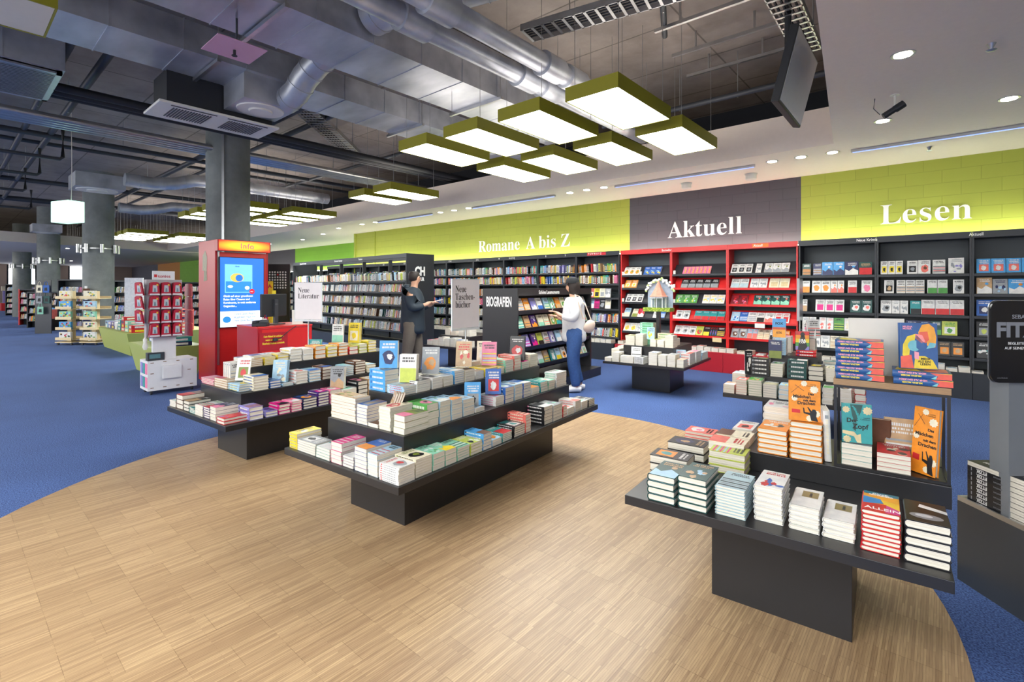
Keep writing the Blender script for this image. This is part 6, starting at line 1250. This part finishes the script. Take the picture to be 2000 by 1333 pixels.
for i, (px, d, w_, h_, lb) in enumerate(((112, 17.5, 1.5, 1.8, 'tall unit of colourful books behind the left wooden carousel'), (215, 16.5, 1.3, 1.75, 'dark unit of small goods right of the second column'), (120, 29, 2.2, 1.8, 'distant black book unit under the far windows'), (250, 27, 2.2, 1.9, 'distant black book unit beyond the poster stand'), (10, 27, 1.8, 1.7, 'distant black book unit at the wood panelled wall'))):
    p = DP(px, d); simple_case(p[0], p[1], math.radians(48), w_, h_, .35, lb, (.12, .42, .72, 1.02, 1.34), KK3)
# hanging cloth bags
for i, (px, py, cn) in enumerate(((77, 563, 'cream'), (90, 563, 'blue'), (77, 584, 'grey'), (91, 584, 'darkgreen'), (79, 605, 'mint'))):
    p = DP(px, 16.2); z = CAMH-(py+9-HORY)*16.2/FPX
    m = MB(); m.prism([(-.09, -.01), (.09, -.01), (.09, .01), (-.09, .01)], 0, .24, PALL[cn]); m.tube([(-.05, 0, .24), (-.035, 0, .34), (0, 0, .36), (.035, 0, .34), (.05, 0, .24)], .008, 6, PALL[cn]); m.face([(-.05, -.0105, .06), (.05, -.0105, .06), (.04, -.0105, .17), (-.04, -.0105, .16)], PALL['black'])
    o = m.build('cloth_bag', M['matte']); o.location = (p[0], p[1], z); o.rotation_euler = (0, 0, math.radians(45)); tag(o, '%s cloth bag hanging on the column rack, %s from top left' % ({'darkgreen': 'dark green'}.get(cn, cn), ordw(i)), 'bag', 'cloth bags on the rack by the column')
p = DP(84, 16.3); m = MB(); m.box(-.25, .25, .0, .03, 0, 1.75); o = m.build('bag_rack', M['darkbox']); o.location = (p[0], p[1], 0); o.rotation_euler = (0, 0, math.radians(45)); tag(o, 'tall dark board the cloth bags hang on before the third column', 'rack')
for px, py, lb in ((98, 646, 'black bin of magazines before the third column'), (117, 642, 'black bin with a white pile left of the wooden carousels')):
    p = G(px, py); e = empty('magazine_bin', (p[0], p[1], 0), .6, lb, 'bin'); m = MB(); m.v = [(-.2, -.2, 0), (.2, -.2, 0), (.2, .2, 0), (-.2, .2, 0), (-.3, -.28, .42), (.3, -.28, .42), (.3, .28, .42), (-.3, .28, .42)]; m.f = [(3, 2, 1, 0), (4, 5, 6, 7), (0, 1, 5, 4), (1, 2, 6, 5), (2, 3, 7, 6), (3, 0, 4, 7)]; m.c = [(1, 1, 1)]*6; m.build('tub', M['black'], e)
    for k in range(5): s = MB(); s.box(-.2+k*.09, -.17+k*.09, -.15, .15, .421, .421+(.32 if '98' in lb or 'magazines' in lb else .06), PALL[('white', 'grey', 'navy', 'cream', 'coral')[k]]); s.build('magazine', M['matte'], e)
p = G(14, 607); m = MB(); m.box(-.5, .5, -.3, .3, 0, .5, PALL['red']); m.box(-.2, .2, -.2, .2, .5, 1.3, PALL['lavender']); m.box(-.35, .1, -.25, .25, 1.3, 1.6, PALL['cream']); o = m.build('toy_shelf', M['matte']); o.location = (p[0], p[1], 0); tag(o, 'red based toy shelf at the far wood panelled wall', 'shelf')
p = DP(262, 12.5); m = MB(); m.box(-.2, .2, -.02, .02, .2, 1.75, rgb('cfd3da')); m.box(-.22, .22, -.1, .1, 0, .2, rgb('6a6e74')); o = m.build('poster_stand', M['matte']); o.location = (p[0], p[1], 0); o.rotation_euler = (0, 0, math.radians(55)); tag(o, 'pale grey poster stand behind the left hooks of the cardboard display', 'poster stand')
# ================================================================== AUTHOR DISPLAY (right)
fx, fy = .06, 3.44; FR = math.radians(-49.15)
e = empty('dump_bin', (fx, fy, 0), FR, 'anthracite floor box stacked with black author thrillers', 'display box')
FH = .427
m = MB(); m.box(0, 1.3, 0, .9, 0, FH-.02); m.build('body', M['darkbox'], e); m = MB(); m.box(0, 1.3, .001, .012, FH-.0195, FH+.004); m.box(0, .012, .0125, .9, FH-.0195, FH+.004); m.build('rim', M['steel'], e)
FM = Matrix.Translation((fx, fy, 0)) @ Matrix.Rotation(FR, 4, 'Z')
zb_ = FH-.019; me = plain_book('p', .125, .19, .0235, 'black black'); me2 = plain_book('p', .185, .125, .0235, 'black black')
for i in range(9):
    top_ = i == 8; mt = FM @ Matrix.Translation((.13, .082, zb_+i*.0241)) @ Matrix.Rotation(PI/2 if not top_ else -PI/2, 4, 'Z')
    o = add_book(me, 'p', mt, 'black thriller paperback, %s from top, stack at the floor box corner' % ordw(8-i), 'black thrillers stacked in the floor box')
    if not top_:
        text('FITZEK', (-.0631, -.01, .0205), SPR, .0245, M['letter'], o, 'title_lettering', ext=.0002, bold=.0006, sx=.72); text('SEBASTIAN', (-.0631, -.085, .017), SPR, .011, M['lettergrey'], o, 'title_lettering', ext=.0002, sx=.8)
        poly = MB(); poly.face([(-.0629, .07, .004), (-.0629, .075, .004), (-.0629, .075, .02), (-.0629, .07, .02)], PALL['grey']); poly.build('spine_mark', M['cover'], o)
    else: poly_part(o, 'sticker', [(-.04, .06), (-.01, .06), (-.01, .085), (-.04, .085)], .0243, 'coral'); text('FITZEK', (.02, -.06, .0238), (0, 0, PI/2), .03, M['letter'], o, 'title_lettering', ext=.0002)
for j, (u, v, n) in enumerate(((.335, .085, 9), (.33, .30, 5), (.10, .32, 11))):
    for i in range(n):
        mt = FM @ Matrix.Translation((u, v, zb_+i*.0241)) @ Matrix.Rotation(-PI/2+random.Random(i+j).uniform(-.01, .01), 4, 'Z')
        o = add_book(me, 'p', mt, 'black thriller paperback showing its pages, %s from top, %s stack from the box corner' % (ordw(n-1-i), ordw(j+1)), 'black thrillers stacked in the floor box')
        if i == n-1: text('FITZEK', (.02, -.07, .0238), (0, 0, PI/2), .034, M['letter'], o, 'title_lettering', ext=.0002, bold=.0006)
# black author placard with rounded corners on a grey post
q = DP(2075, 2.35)
pz0, pz1 = CAMH-(748-HORY)*2.3/FPX, CAMH-(588-HORY)*2.3/FPX
e = empty('author_placard', (0, 0, 0), 0, 'black rounded placard with grey author lettering on a grey post', 'sign')
left = DP(1936, 2.3); e.location = (left[0], left[1], 0); e.rotation_euler = (0, 0, YAW-.06); Wp, R_ = .62, .035
pts = [(R_-R_*math.cos(a), pz1-R_+R_*math.sin(a)) for a in [k*PI/16 for k in range(9)]]+[(Wp-R_+R_*math.sin(a), pz1-R_+R_*math.cos(a)) for a in [k*PI/16 for k in range(9)]]+[(Wp-R_+R_*math.cos(a), pz0+R_-R_*math.sin(a)) for a in [k*PI/16 for k in range(9)]]+[(R_-R_*math.sin(a), pz0+R_-R_*math.cos(a)) for a in [k*PI/16 for k in range(9)]]
def placard(name, pts, y0, y1, mt, grow=0):
    m = MB(); n = len(pts); m.v = [(x, y0, z) for x, z in pts]+[(x, y1, z) for x, z in pts]; m.f = [tuple(range(n-1, -1, -1)), tuple(range(n, 2*n))]+[(i, (i+1) % n, n+(i+1) % n, n+i) for i in range(n)]; m.c = [(1, 1, 1)]*len(m.f); return m.build(name, mt, e)
placard('placard', pts, 0, .012, mat('black_placard', '121214', .25)); cxp, czp = Wp/2, (pz0+pz1)/2
placard('edge_trim', [(cxp+(x-cxp)*1.008, czp+(z-czp)*1.012) for x, z in pts], .0125, .016, M['steel'])
text('SEBASTIAN', (.09, -.001, pz1-.082), (PI/2, 0, 0), .026, M['lettergrey'], e, 'lettering', ext=.0003, bold=.0006); text('FITZEK', (.02, -.001, pz1-.165), (PI/2, 0, 0), .092, M['lettergrey'], e, 'lettering', ext=.0003, bold=.004)
text('BEGLEITE SEBASTIAN FITZEK', (.072, -.001, pz1-.202), (PI/2, 0, 0), .017, M['letter'], e, 'lettering', ext=.0003); text('AUF SEINEM PFAD', (.058, -.001, pz1-.224), (PI/2, 0, 0), .017, M['letter'], e, 'lettering', ext=.0003)
text('www.fitzek.de', (.025, -.001, pz0+.02), (PI/2, 0, 0), .008, M['lettergrey'], e, 'lettering', ext=.0002)
m = MB(); m.box(.095, .5, .02, .12, FH, pz0+.14); m.build('post', mat('grey_post', '767a80', .4), e)
# ================================================================== GAZEBO TABLE DETAILS
def DL_(u, v): return LW('D', u, v)
gx, gy = DL_(.05, -.12)
e = empty('paper_gazebo', (gx, gy, 0), .08, 'paper gazebo with a pointed copper roof and white flowers on a black post', 'model')
m = MB(); m.box(-.025, .025, -.03, .03, .6555, 1.15); m.build('post', M['black'], e)
m = MB(); m.box(-.2, .2, -.1, .1, 1.151, 1.205, rgb('7f9a2c'))
r = random.Random(1)
for k in range(60): a, b = r.uniform(-.2, .19), r.uniform(1.151, 1.195); m.face([(a, -.1015, b), (a+.02, -.1015, b), (a+.01, -.1015, b+.02)], rgb(r.choice(('a9be3c', '5f7a22', 'c9d45a'))))
m.build('grass_base', M['matte'], e)
m = MB(); pts = [(-.19, 1.206), (.19, 1.206), (.19, 1.45)]+[(.19*math.cos(a), 1.45+.15*math.sin(a)) for a in [k*PI/12 for k in range(1, 12)]]+[(-.19, 1.45)]
n = len(pts); m.v = [(x, .07, z) for x, z in pts]+[(x, .08, z) for x, z in pts]; m.f = [tuple(range(n-1, -1, -1)), tuple(range(n, 2*n))]+[(i, (i+1) % n, n+(i+1) % n, n+i) for i in range(n)]; m.c = [rgb('9aa7b8')]*len(m.f); m.build('back_arch', M['matte'], e)
m = MB(); m.lathe([(.145, 1.37), (.12, 1.385), (.05, 1.5), (.008, 1.6)], 0, 0, 8, rgb('b77a64')); m.build('roof', M['matte'], e)
for k in range(8): a = k*PI/4; s = MB(); s.tube([(.11*math.cos(a), .09*math.sin(a), 1.206), (.11*math.cos(a), .09*math.sin(a), 1.369)], .008, 8, rgb('e9ecee')); s.build('pillar', M['matte'], e)
m = MB(); m.lathe([(.12, 1.345), (.13, 1.345), (.13, 1.368), (.12, 1.368)], 0, 0, 8, rgb('e9ecee')); m.build('cornice', M['matte'], e)
m = MB()
for k in range(34): a = PI*k/33; rr2 = .185+r.uniform(-.02, .03); m.lathe([(.004, -.016), (.018, -.008), (.018, .008), (.004, .016)], 0, 0, 6, rgb(r.choice(('f2f3ea', 'f7f7f2', 'b9cf86')))); base_i = len(m.v)-24; ox, oz = rr2*math.cos(a), 1.45+(rr2-.02)*math.sin(a); m.v[base_i:] = [(x+ox, y+.05, z+oz) for x, y, z in m.v[base_i:]]
m.build('flowers', M['matte'], e)
for (u, v, n, cs_, lb) in ((-.12, -.25, 6, 'mint green white', 'left floral stack'), (.02, -.17, 4, 'lime yellow green', 'middle floral stack'), (.16, -.22, 6, 'cream green tan', 'right floral stack')):
    me = book_mesh('p', .13, .2, .035, cs_, 61)
    z0_ = .6555+(.11 if u > .1 else (.0 if u < 0 else .11))
    for i in range(n if u > 0.1 else n+3 if u < 0 else 3):
        if u > .1 and i > 4: break
        x, y = DL_(u, v+.10 if u > .1 else v+.16); 
        stuff_add(('paperback_books', 'rest of the stacked paperbacks on the gazebo table and far table edges'), me, Matrix.Translation((x, y, .656+i*.0356+(0))) @ Matrix.Rotation(.08+PI/2, 4, 'Z'))
x, y = DL_(.02, -.35); standing(x, y, .656+.1, .15, 6, 'p', .11, .17, .02, 'lightblue yellow lime', 62, 'light blue and yellow paperback standing under the gazebo')
x, y = DL_(-.14, -.50); standing(x, y, .425, .1, 6, 'p', .15, .22, .02, 'white black grey', 63, 'white paperback with a drawing standing before the gazebo tier')
x, y = DL_(.43, -.30); standing(x, y, .425, .3, 10, 'p', .14, .2, .02, 'lightblue blue coral', 64, 'light blue paperback standing at the right of the gazebo tier')
for j, (u, v, n) in enumerate(((-.49, -.35, 8), (-.48, -.15, 9), (-.48, .05, 7), (.25, -.05, 5), (-.3, .1, 5))):
    z0_ = .4252 if abs(u) > .4 else .6555; me = book_mesh('p', .125, .19, .02, 'cream white', 65)
    for i in range(n): x, y = DL_(u, v); stuff_add(('paperback_books', 'rest of the stacked paperbacks on the gazebo table and far table edges'), me, Matrix.Translation((x, y, z0_+.0005+i*.0206)) @ Matrix.Rotation(.08, 4, 'Z'))
# far table piles
for j, (u, v, n, z, cn) in enumerate(((-.48, -.5, 4, .42, 'white pink'), (-.33, -.5, 5, .42, 'white coral'), (-.18, -.5, 7, .42, 'white black'), (-.03, -.5, 6, .42, 'white grey'), (.12, -.5, 7, .42, 'grey white'), (.27, -.5, 6, .42, 'white blue'), (.42, -.5, 5, .42, 'white'), (-.25, -.25, 5, .6, 'white cream'), (-.1, -.25, 4, .6, 'coral white'), (.1, -.25, 5, .6, 'white grey'), (.25, -.25, 6, .6, 'white cream'))):
    me = book_mesh('p', .125, .19, .022, cn, 66)
    for i in range(n): x, y = LW('G', u, v); stuff_add(('paperback_books', 'rest of the stacked paperbacks on the gazebo table and far table edges'), me, Matrix.Translation((x, y, z+.0005+i*.0226)) @ Matrix.Rotation(.08, 4, 'Z'))
# standing and lettered books on table E
x, y = LW('E', -.155, -.33)
standing(x, y, .775, .12, 4, 'p', .12, .185, .025, 'navy olive white', 70, 'landscape paperback standing on the black spined stack behind the frame display')
x, y = LW('E', -.14, -.17); o = stand_plain(x, y, .978, .12, 4, 'h', .125, .195, .022, 'skyblue skyblue', 'blue and orange hardcover lettered FOX standing on the white stack'); z = .0226
for pts, cn in (([(-.5, -.5), (.5, -.5), (.5, .02), (-.5, .02)], 'f0a030'), ([(-.5, -.08), (.5, -.08), (.5, .04), (-.5, .04)], 'd8582a')): poly_part(o, 'cover_colour', [(a*.122, b*.195) for a, b in pts], z+(.0002 if 'd8' in cn else 0), cn)
cover_text(o, 'FOX', 0, .035, z+.0004, .036, M['letterblack'], 'CENTER', bold=.001); cover_text(o, '606', 0, -.06, z+.0004, .036, M['letterblack'], 'CENTER', bold=.0002)
x, y = LW('E', .075, -.20); o = stand_plain(x, y, .864, .12, 4, 'h', .125, .19, .022, 'black black', 'rainbow striped hardcover lettered DRACOP with a black silhouette, behind the frame display')
for q, cn in enumerate(('red', 'orange', 'yellow', 'green', 'lavender')): poly_part(o, 'stripe', [(-.06, .094-.038*(q+1)), (.06, .094-.038*(q+1)), (.06, .094-.038*q), (-.06, .094-.038*q)], .0226, cn)
poly_part(o, 'silhouette', circ(.002, .062, .02, .024, 16), .0229, 'black'); poly_part(o, 'silhouette', [(-.012, .05), (.02, .05), (.03, .0), (.045, -.06), (.02, -.095), (-.04, -.095), (-.03, -.02)], .0229, 'black'); cover_text(o, 'DRA\nCOP', 0, -.005, .0233, .03, M['letter'], 'CENTER', bold=.001, line=.75)
x, y = LW('E', .16, -.05); standing(x, y, .98, .5, 14, 'p', .12, .19, .02, 'white coral black', 93, 'white paperback with red dot leaning on the tall white stack'); x, y = LW('E', .12, -.06); standing(x, y, .97, .2, 18, 'p', .12, .18, .02, 'white pink grey', 94, 'pinkish patterned paperback leaning beside it on the top tier')
for (u, v, n) in ((.11, .0, 8), (.10, .17, 6), (-.12, .1, 8)):
    me = book_mesh('p', .13, .15, .021, 'white pink grey', 67)
    for i in range(n): x, y = LW('E', u, v); stuff_add(('paperback_books', 'rest of the stacked paperbacks on the gazebo table and far table edges'), me, Matrix.Translation((x, y, .8+.0005+i*.0216)) @ Matrix.Rotation(.08, 4, 'Z'))
for j, (u, v, n, z) in enumerate(((-.49, -.30, 8, .42), (-.49, -.1, 7, .42), (-.49, .12, 5, .42), (.31, -.2, 6, .6), (.31, .0, 7, .6), (.5, -.3, 6, .42), (.5, -.1, 6, .42))):
    me = book_mesh('p', .13, .18, .021, ('paleblue white', 'white teal', 'red white black')[j % 3], 68)
    for i in range(n): x, y = LW('E', u, v); stuff_add(('paperback_books', 'rest of the stacked paperbacks on the gazebo table and far table edges'), me, Matrix.Translation((x, y, z+.0005+i*.0216)) @ Matrix.Rotation(.08, 4, 'Z'))
x, y = LW('E', -.395, -.40); standing(x, y, .6, .6, 2, 'h', .07, .24, .02, 'black white', 95, 'black hardcover standing with pages outward left of the black spined stack')
for k, (nm, m1) in enumerate((('black paperback, ', 'LINK'), ('dark green paperback, ', 'LINK'))):
    for o in [o for o in bpy.data.objects if o.get('label', '').startswith(nm) and 'middle tier, table behind' in o.get('label', '')]:
        w = max(v.co.x for v in o.data.vertices); text(m1, (-w-.0012, -.04, .03), SPR, .026, M['letter'], o, 'title_lettering', ext=.0002)
stuff_flush()
# ================================================================== PEOPLE
skin_m = mat('skin', 'c99a80', .5); hair_m = mat('dark_hair', '2a211d', .6, noise=.3, nscale=80, bump=.3)
def skinned(name, chains, m, parent=None, sub=2):
    """chains: lists of (x, y, z, rx[, ry]); a chain may start at the index tuple ('@', n) of an earlier vertex"""
    vs, es, rad = [], [], []
    for ch in chains:
        prev = None
        for p in ch:
            if p[0] == '@': prev = p[1]; continue
            vs.append(p[:3]); rad.append((p[3], p[4] if len(p) > 4 else p[3])); i = len(vs)-1
            if prev is not None: es.append((prev, i))
            prev = i
    me = bpy.data.meshes.new(name); me.from_pydata(vs, es, []); o = bpy.data.objects.new(name, me); COL.objects.link(o)
    sk = o.modifiers.new('s', 'SKIN'); sk.use_smooth_shade = True
    for i, r in enumerate(rad): me.skin_vertices[0].data[i].radius = r
    me.skin_vertices[0].data[0].use_root = True
    sb = o.modifiers.new('u', 'SUBSURF'); sb.levels = sub; sb.render_levels = sub
    dg = bpy.context.evaluated_depsgraph_get(); dg.update(); me2 = bpy.data.meshes.new_from_object(o.evaluated_get(dg)); bpy.data.objects.remove(o)
    me2.materials.clear(); me2.materials.append(m); me2.polygons.foreach_set('use_smooth', [True]*len(me2.polygons))
    o = bpy.data.objects.new(name, me2); COL.objects.link(o)
    if parent: o.parent = parent
    return o
def hand(i, x, y, z, dx, dy, dz, side=1):
    """five unequal fingers from a palm vertex index i; fingers run along (dx,dy,dz)"""
    out = []; d = Vector((dx, dy, dz)).normalized(); s_ = Vector((0, 0, 1)).cross(d); s_ = s_.normalized() if s_.length > .1 else Vector((0, 1, 0)); up = d.cross(s_)
    for k, (off, ln) in enumerate(((-.03, .065), (-.01, .078), (.01, .072), (.03, .058))):
        b = Vector((x, y, z))+s_*off+d*.03; t1 = b+d*ln*.5-up*.006; t2 = b+d*ln-up*.024
        out.append([('@', i), (*b, .010), (*t1, .0085), (*t2, .0075)])
    b = Vector((x, y, z))-s_*.03*side-d*.02; out.append([('@', i), (*b, .011), (*(b-s_*.02*side+d*.03), .0095), (*(b-s_*.015*side+d*.055-up*.01), .008)])
    return out
def head_parts(o_, x, y, z, hair, fwd=1):
    for s_ in (-1, 1):
        e_ = MB(); e_.lathe([(.003, -.006), (.009, -.003), (.009, .003), (.003, .006)], 0, 0, 10, (.02, .02, .02)); q = e_.build('eye', M['matte'], o_); q.location = (x+fwd*.088, y+s_*.03, z+.01); q.rotation_euler = (0, PI/2, 0)
        e_ = MB(); e_.lathe([(.006, -.012), (.02, -.006), (.02, .006), (.006, .012)], 0, 0, 12); q = e_.build('ear', skin_m, o_, smooth=True); q.location = (x-.005, y+s_*.075, z); q.rotation_euler = (PI/2, 0, 0); q.scale = (.8, 1.4, .6)
def person(name, x, y, rz, H, label, woman):
    e = empty('person', (x, y, 0), rz, label, 'person'); k = H/1.78
    if not woman:
        ch = [[(0, 0, .98, .12, .10), (0, 0, 1.12, .12, .10), (.01, 0, 1.28, .13, .10), (.01, 0, 1.42, .12, .08), (.02, 0, 1.50, .06), (.035, 0, 1.57, .06), (.05, 0, 1.66, .085, .075), (.045, 0, 1.72, .08, .075)],
              [('@', 6), (.135, 0, 1.645, .013)],
              [('@', 0), (0, .095, .90, .095), (.06, .10, .50, .062), (.03, .10, .12, .045), (.02, .10, .05, .04), (.14, .11, .03, .035)], [('@', 0), (0, -.095, .90, .095), (-.05, -.10, .50, .062), (-.12, -.10, .14, .045), (-.13, -.10, .06, .04), (-.01, -.11, .03, .035)],
              [('@', 3), (.0, .14, 1.40, .05), (.03, .22, 1.18, .042), (.26, .17, 1.20, .035), (.32, .14, 1.24, .03, .018)], [('@', 3), (.0, -.14, 1.40, .05), (.05, -.22, 1.16, .042), (.28, -.17, 1.22, .035), (.34, -.14, 1.26, .03, .018)]]
        n = [0]
        idx = []; c_ = 0
        for q in ch: c_ += sum(1 for p in q if p[0] != '@'); idx.append(c_-1)
        ch += hand(idx[4], .32, .14, 1.24, 1, -.2, .2, 1)+hand(idx[5], .34, -.14, 1.26, 1, .2, .2, -1)
        b = skinned('body', ch, skin_m, e); head_parts(b, .045, 0, 1.67, None)
        jk = mat('navy_jacket', '1f2b36', .7, noise=.2, nscale=20, bump=.2); tr = mat('grey_brown_trousers', '5d544b', .8, noise=.15, nscale=60)
        skinned('jacket', [[(0, 0, .70, .23, .19), (0, 0, .80, .24, .20), (0, 0, 1.02, .215, .175), (.01, 0, 1.22, .225, .175), (.01, 0, 1.40, .22, .17), (.0, 0, 1.53, .15, .13)], [('@', 4), (.0, .15, 1.44, .135), (.01, .225, 1.32, .115), (.03, .255, 1.16, .09), (.14, .21, 1.17, .075), (.24, .17, 1.19, .06)], [('@', 4), (.0, -.15, 1.44, .135), (.02, -.225, 1.32, .115), (.05, -.25, 1.15, .09), (.16, -.21, 1.18, .075), (.26, -.17, 1.21, .06)]], jk, e)
        skinned('hood', [[(-.05, -.11, 1.51, .065), (-.12, 0, 1.49, .08), (-.05, .11, 1.51, .065)]], jk, e)
        skinned('trousers', [[(0, 0, 1.02, .17, .14), (0, 0, .88, .18, .145)], [('@', 1), (0, .10, .80, .125), (.03, .105, .64, .115), (.06, .105, .48, .10), (.04, .105, .28, .09), (.03, .105, .06, .085)], [('@', 1), (0, -.10, .80, .125), (-.03, -.105, .64, .115), (-.05, -.105, .48, .10), (-.09, -.105, .28, .09), (-.12, -.105, .07, .085)]], tr, e)
        h = MB(); h.lathe([(.03, 1.78), (.07, 1.775), (.094, 1.74), (.096, 1.69), (.085, 1.63), (.05, 1.60)], .022, 0, 20); q = h.build('hair', hair_m, e, smooth=True)
        for s_, xx in ((1, .03), (-1, -.12)): f = MB(); f.tube([(xx-.08, s_*.105, .05), (xx+.02, s_*.105, .06), (xx+.15, s_*.11, .045), (xx+.2, s_*.11, .035)], [.035, .05, .045, .025], 12); f.build('shoe', M['pipe'], e, smooth=True)
        return e
    ch = [[(0, 0, .90, .11, .10), (0, 0, 1.02, .10, .085), (.01, 0, 1.16, .11, .09), (.0, 0, 1.30, .11, .08), (.01, 0, 1.37, .05), (.025, 0, 1.43, .05), (.04, 0, 1.51, .08, .07), (.035, 0, 1.56, .075, .07)], [('@', 6), (.118, 0, 1.495, .012)],
          [('@', 0), (0, .09, .82, .09), (.03, .09, .45, .06), (-.02, .09, .10, .042), (-.02, .09, .05, .036), (.08, .095, .03, .03)], [('@', 0), (0, -.09, .82, .09), (-.01, -.09, .45, .06), (-.1, -.09, .12, .042), (-.1, -.09, .05, .036), (0, -.095, .03, .03)],
          [('@', 3), (0, .12, 1.27, .045), (.02, .19, 1.06, .038), (.20, .15, 1.10, .032), (.27, .12, 1.15, .028, .016)], [('@', 3), (0, -.12, 1.27, .045), (-.02, -.19, 1.06, .038), (.18, -.16, 1.04, .032), (.25, -.12, 1.08, .028, .016)]]
    idx = []; c_ = 0
    for q in ch: c_ += sum(1 for p in q if p[0] != '@'); idx.append(c_-1)
    ch += hand(idx[4], .27, .12, 1.15, 1, -.1, .4, 1)+hand(idx[5], .25, -.12, 1.08, 1, .1, .4, -1)
    b = skinned('body', ch, skin_m, e); head_parts(b, .035, 0, 1.515, None)
    wt = mat('white_sweater', 'dcdde0', .8, noise=.06, nscale=60, bump=.2); je = mat('blue_jeans', '33558c', .8, noise=.25, nscale=40)
    skinned('sweater', [[(0, 0, .70, .19, .16), (0, 0, .78, .20, .17), (0, 0, .95, .18, .15), (.01, 0, 1.14, .18, .15), (.0, 0, 1.27, .17, .13), (0, 0, 1.36, .11, .09)], [('@', 4), (.0, .15, 1.29, .095), (.01, .20, 1.17, .085), (.02, .215, 1.06, .078), (.11, .18, 1.08, .065), (.20, .145, 1.11, .052)], [('@', 4), (.0, -.15, 1.29, .095), (-.01, -.20, 1.17, .085), (-.02, -.215, 1.06, .078), (.08, -.185, 1.05, .065), (.17, -.155, 1.05, .052)]], wt, e)
    skinned('jeans', [[(0, 0, 1.0, .16, .13), (0, 0, .82, .18, .15)], [('@', 1), (0, .09, .74, .12), (.02, .09, .58, .105), (.03, .09, .43, .09), (.0, .09, .25, .08), (-.02, .09, .08, .072)], [('@', 1), (0, -.09, .74, .12), (-.01, -.09, .58, .105), (-.01, -.09, .43, .09), (-.05, -.09, .25, .08), (-.1, -.09, .10, .072)]], je, e)
    h = MB(); h.lathe([(.02, 1.625), (.07, 1.62), (.092, 1.58), (.095, 1.53), (.09, 1.47), (.07, 1.42), (.04, 1.39)], .005, 0, 20); h.build('hair', hair_m, e, smooth=True); h = MB(); h.lathe([(.098, 1.565), (.1, 1.60), (.08, 1.64), (.03, 1.655)], .02, 0, 20); h.box(.08, .17, -.06, .06, 1.565, 1.575); h.build('cap', mat('black_cap', '17181c', .8), e, smooth=True)
    for s_, xx in ((1, -.02), (-1, -.1)): f = MB(); f.tube([(xx-.07, s_*.09, .05), (xx+.02, s_*.09, .06), (xx+.12, s_*.095, .045), (xx+.17, s_*.095, .032)], [.034, .048, .04, .022], 12); f.build('shoe', mat('white_sneaker', 'e6e4e4', .6), e, smooth=True)
    return e
pm = DP(806, 8.44); person('man', pm[0], pm[1], YAW-.1, 1.78, 'man in a dark navy hooded jacket and grey brown trousers leafing through a book', False)
F_ = Matrix.Translation((pm[0], pm[1], 0)) @ Matrix.Rotation(YAW-.1, 4, 'Z')
standing_m = F_ @ Matrix.Translation((.43, .0, 1.275)) @ Matrix.Rotation(-PI/2, 4, 'Z') @ Matrix.Rotation(.25, 4, 'X'); add_book(book_mesh('p', .2, .14, .012, 'white grey cream', 96), 'p', standing_m, 'thin pale paperback held in the hands of the man in the navy jacket', None)
pw = DP(1121, 7.2); person('woman', pw[0], pw[1], YAW+PI, 1.62, 'woman in a black cap, white sweater and blue jeans looking at a phone', True)
F_ = Matrix.Translation((pw[0], pw[1], 0)) @ Matrix.Rotation(YAW+PI, 4, 'Z')
m = MB(); m.box(-.035, .035, -.004, .004, 0, .14); o = m.build('mobile_phone', M['lettergrey']); o.matrix_world = F_ @ Matrix.Translation((.335, .09, 1.15)) @ Matrix.Rotation(PI/2-.2, 4, 'Z') @ Matrix.Rotation(-.4, 4, 'X'); tag(o, 'grey mobile phone held up by the woman in white', 'phone')
bag_m = mat('beige_bag', 'cdb8a8', .6)
e2 = empty('shoulder_bag', (0, 0, 0), 0, 'soft beige shoulder bag hanging at the hip of the woman in white', 'bag'); e2.matrix_world = F_
b = skinned('bag_body', [[(-.12, .24, 1.0, .07, .09), (-.18, .25, .96, .08, .11), (-.26, .24, .93, .06, .09)]], bag_m, e2)
m = MB(); m.tube([(-.1, .255, 1.06), (-.03, .24, 1.3), (0, .12, 1.40), (-.06, .1, 1.38), (-.14, .2, 1.25), (-.22, .25, 1.02)], .008, 8); m.build('strap', bag_m, e2)
# lamp fill is panel emission, with panels added behind and left of the viewer
print('BOOKS', BK['n'], 'SPINES', nsp, 'OBJECTS', len(bpy.data.objects))
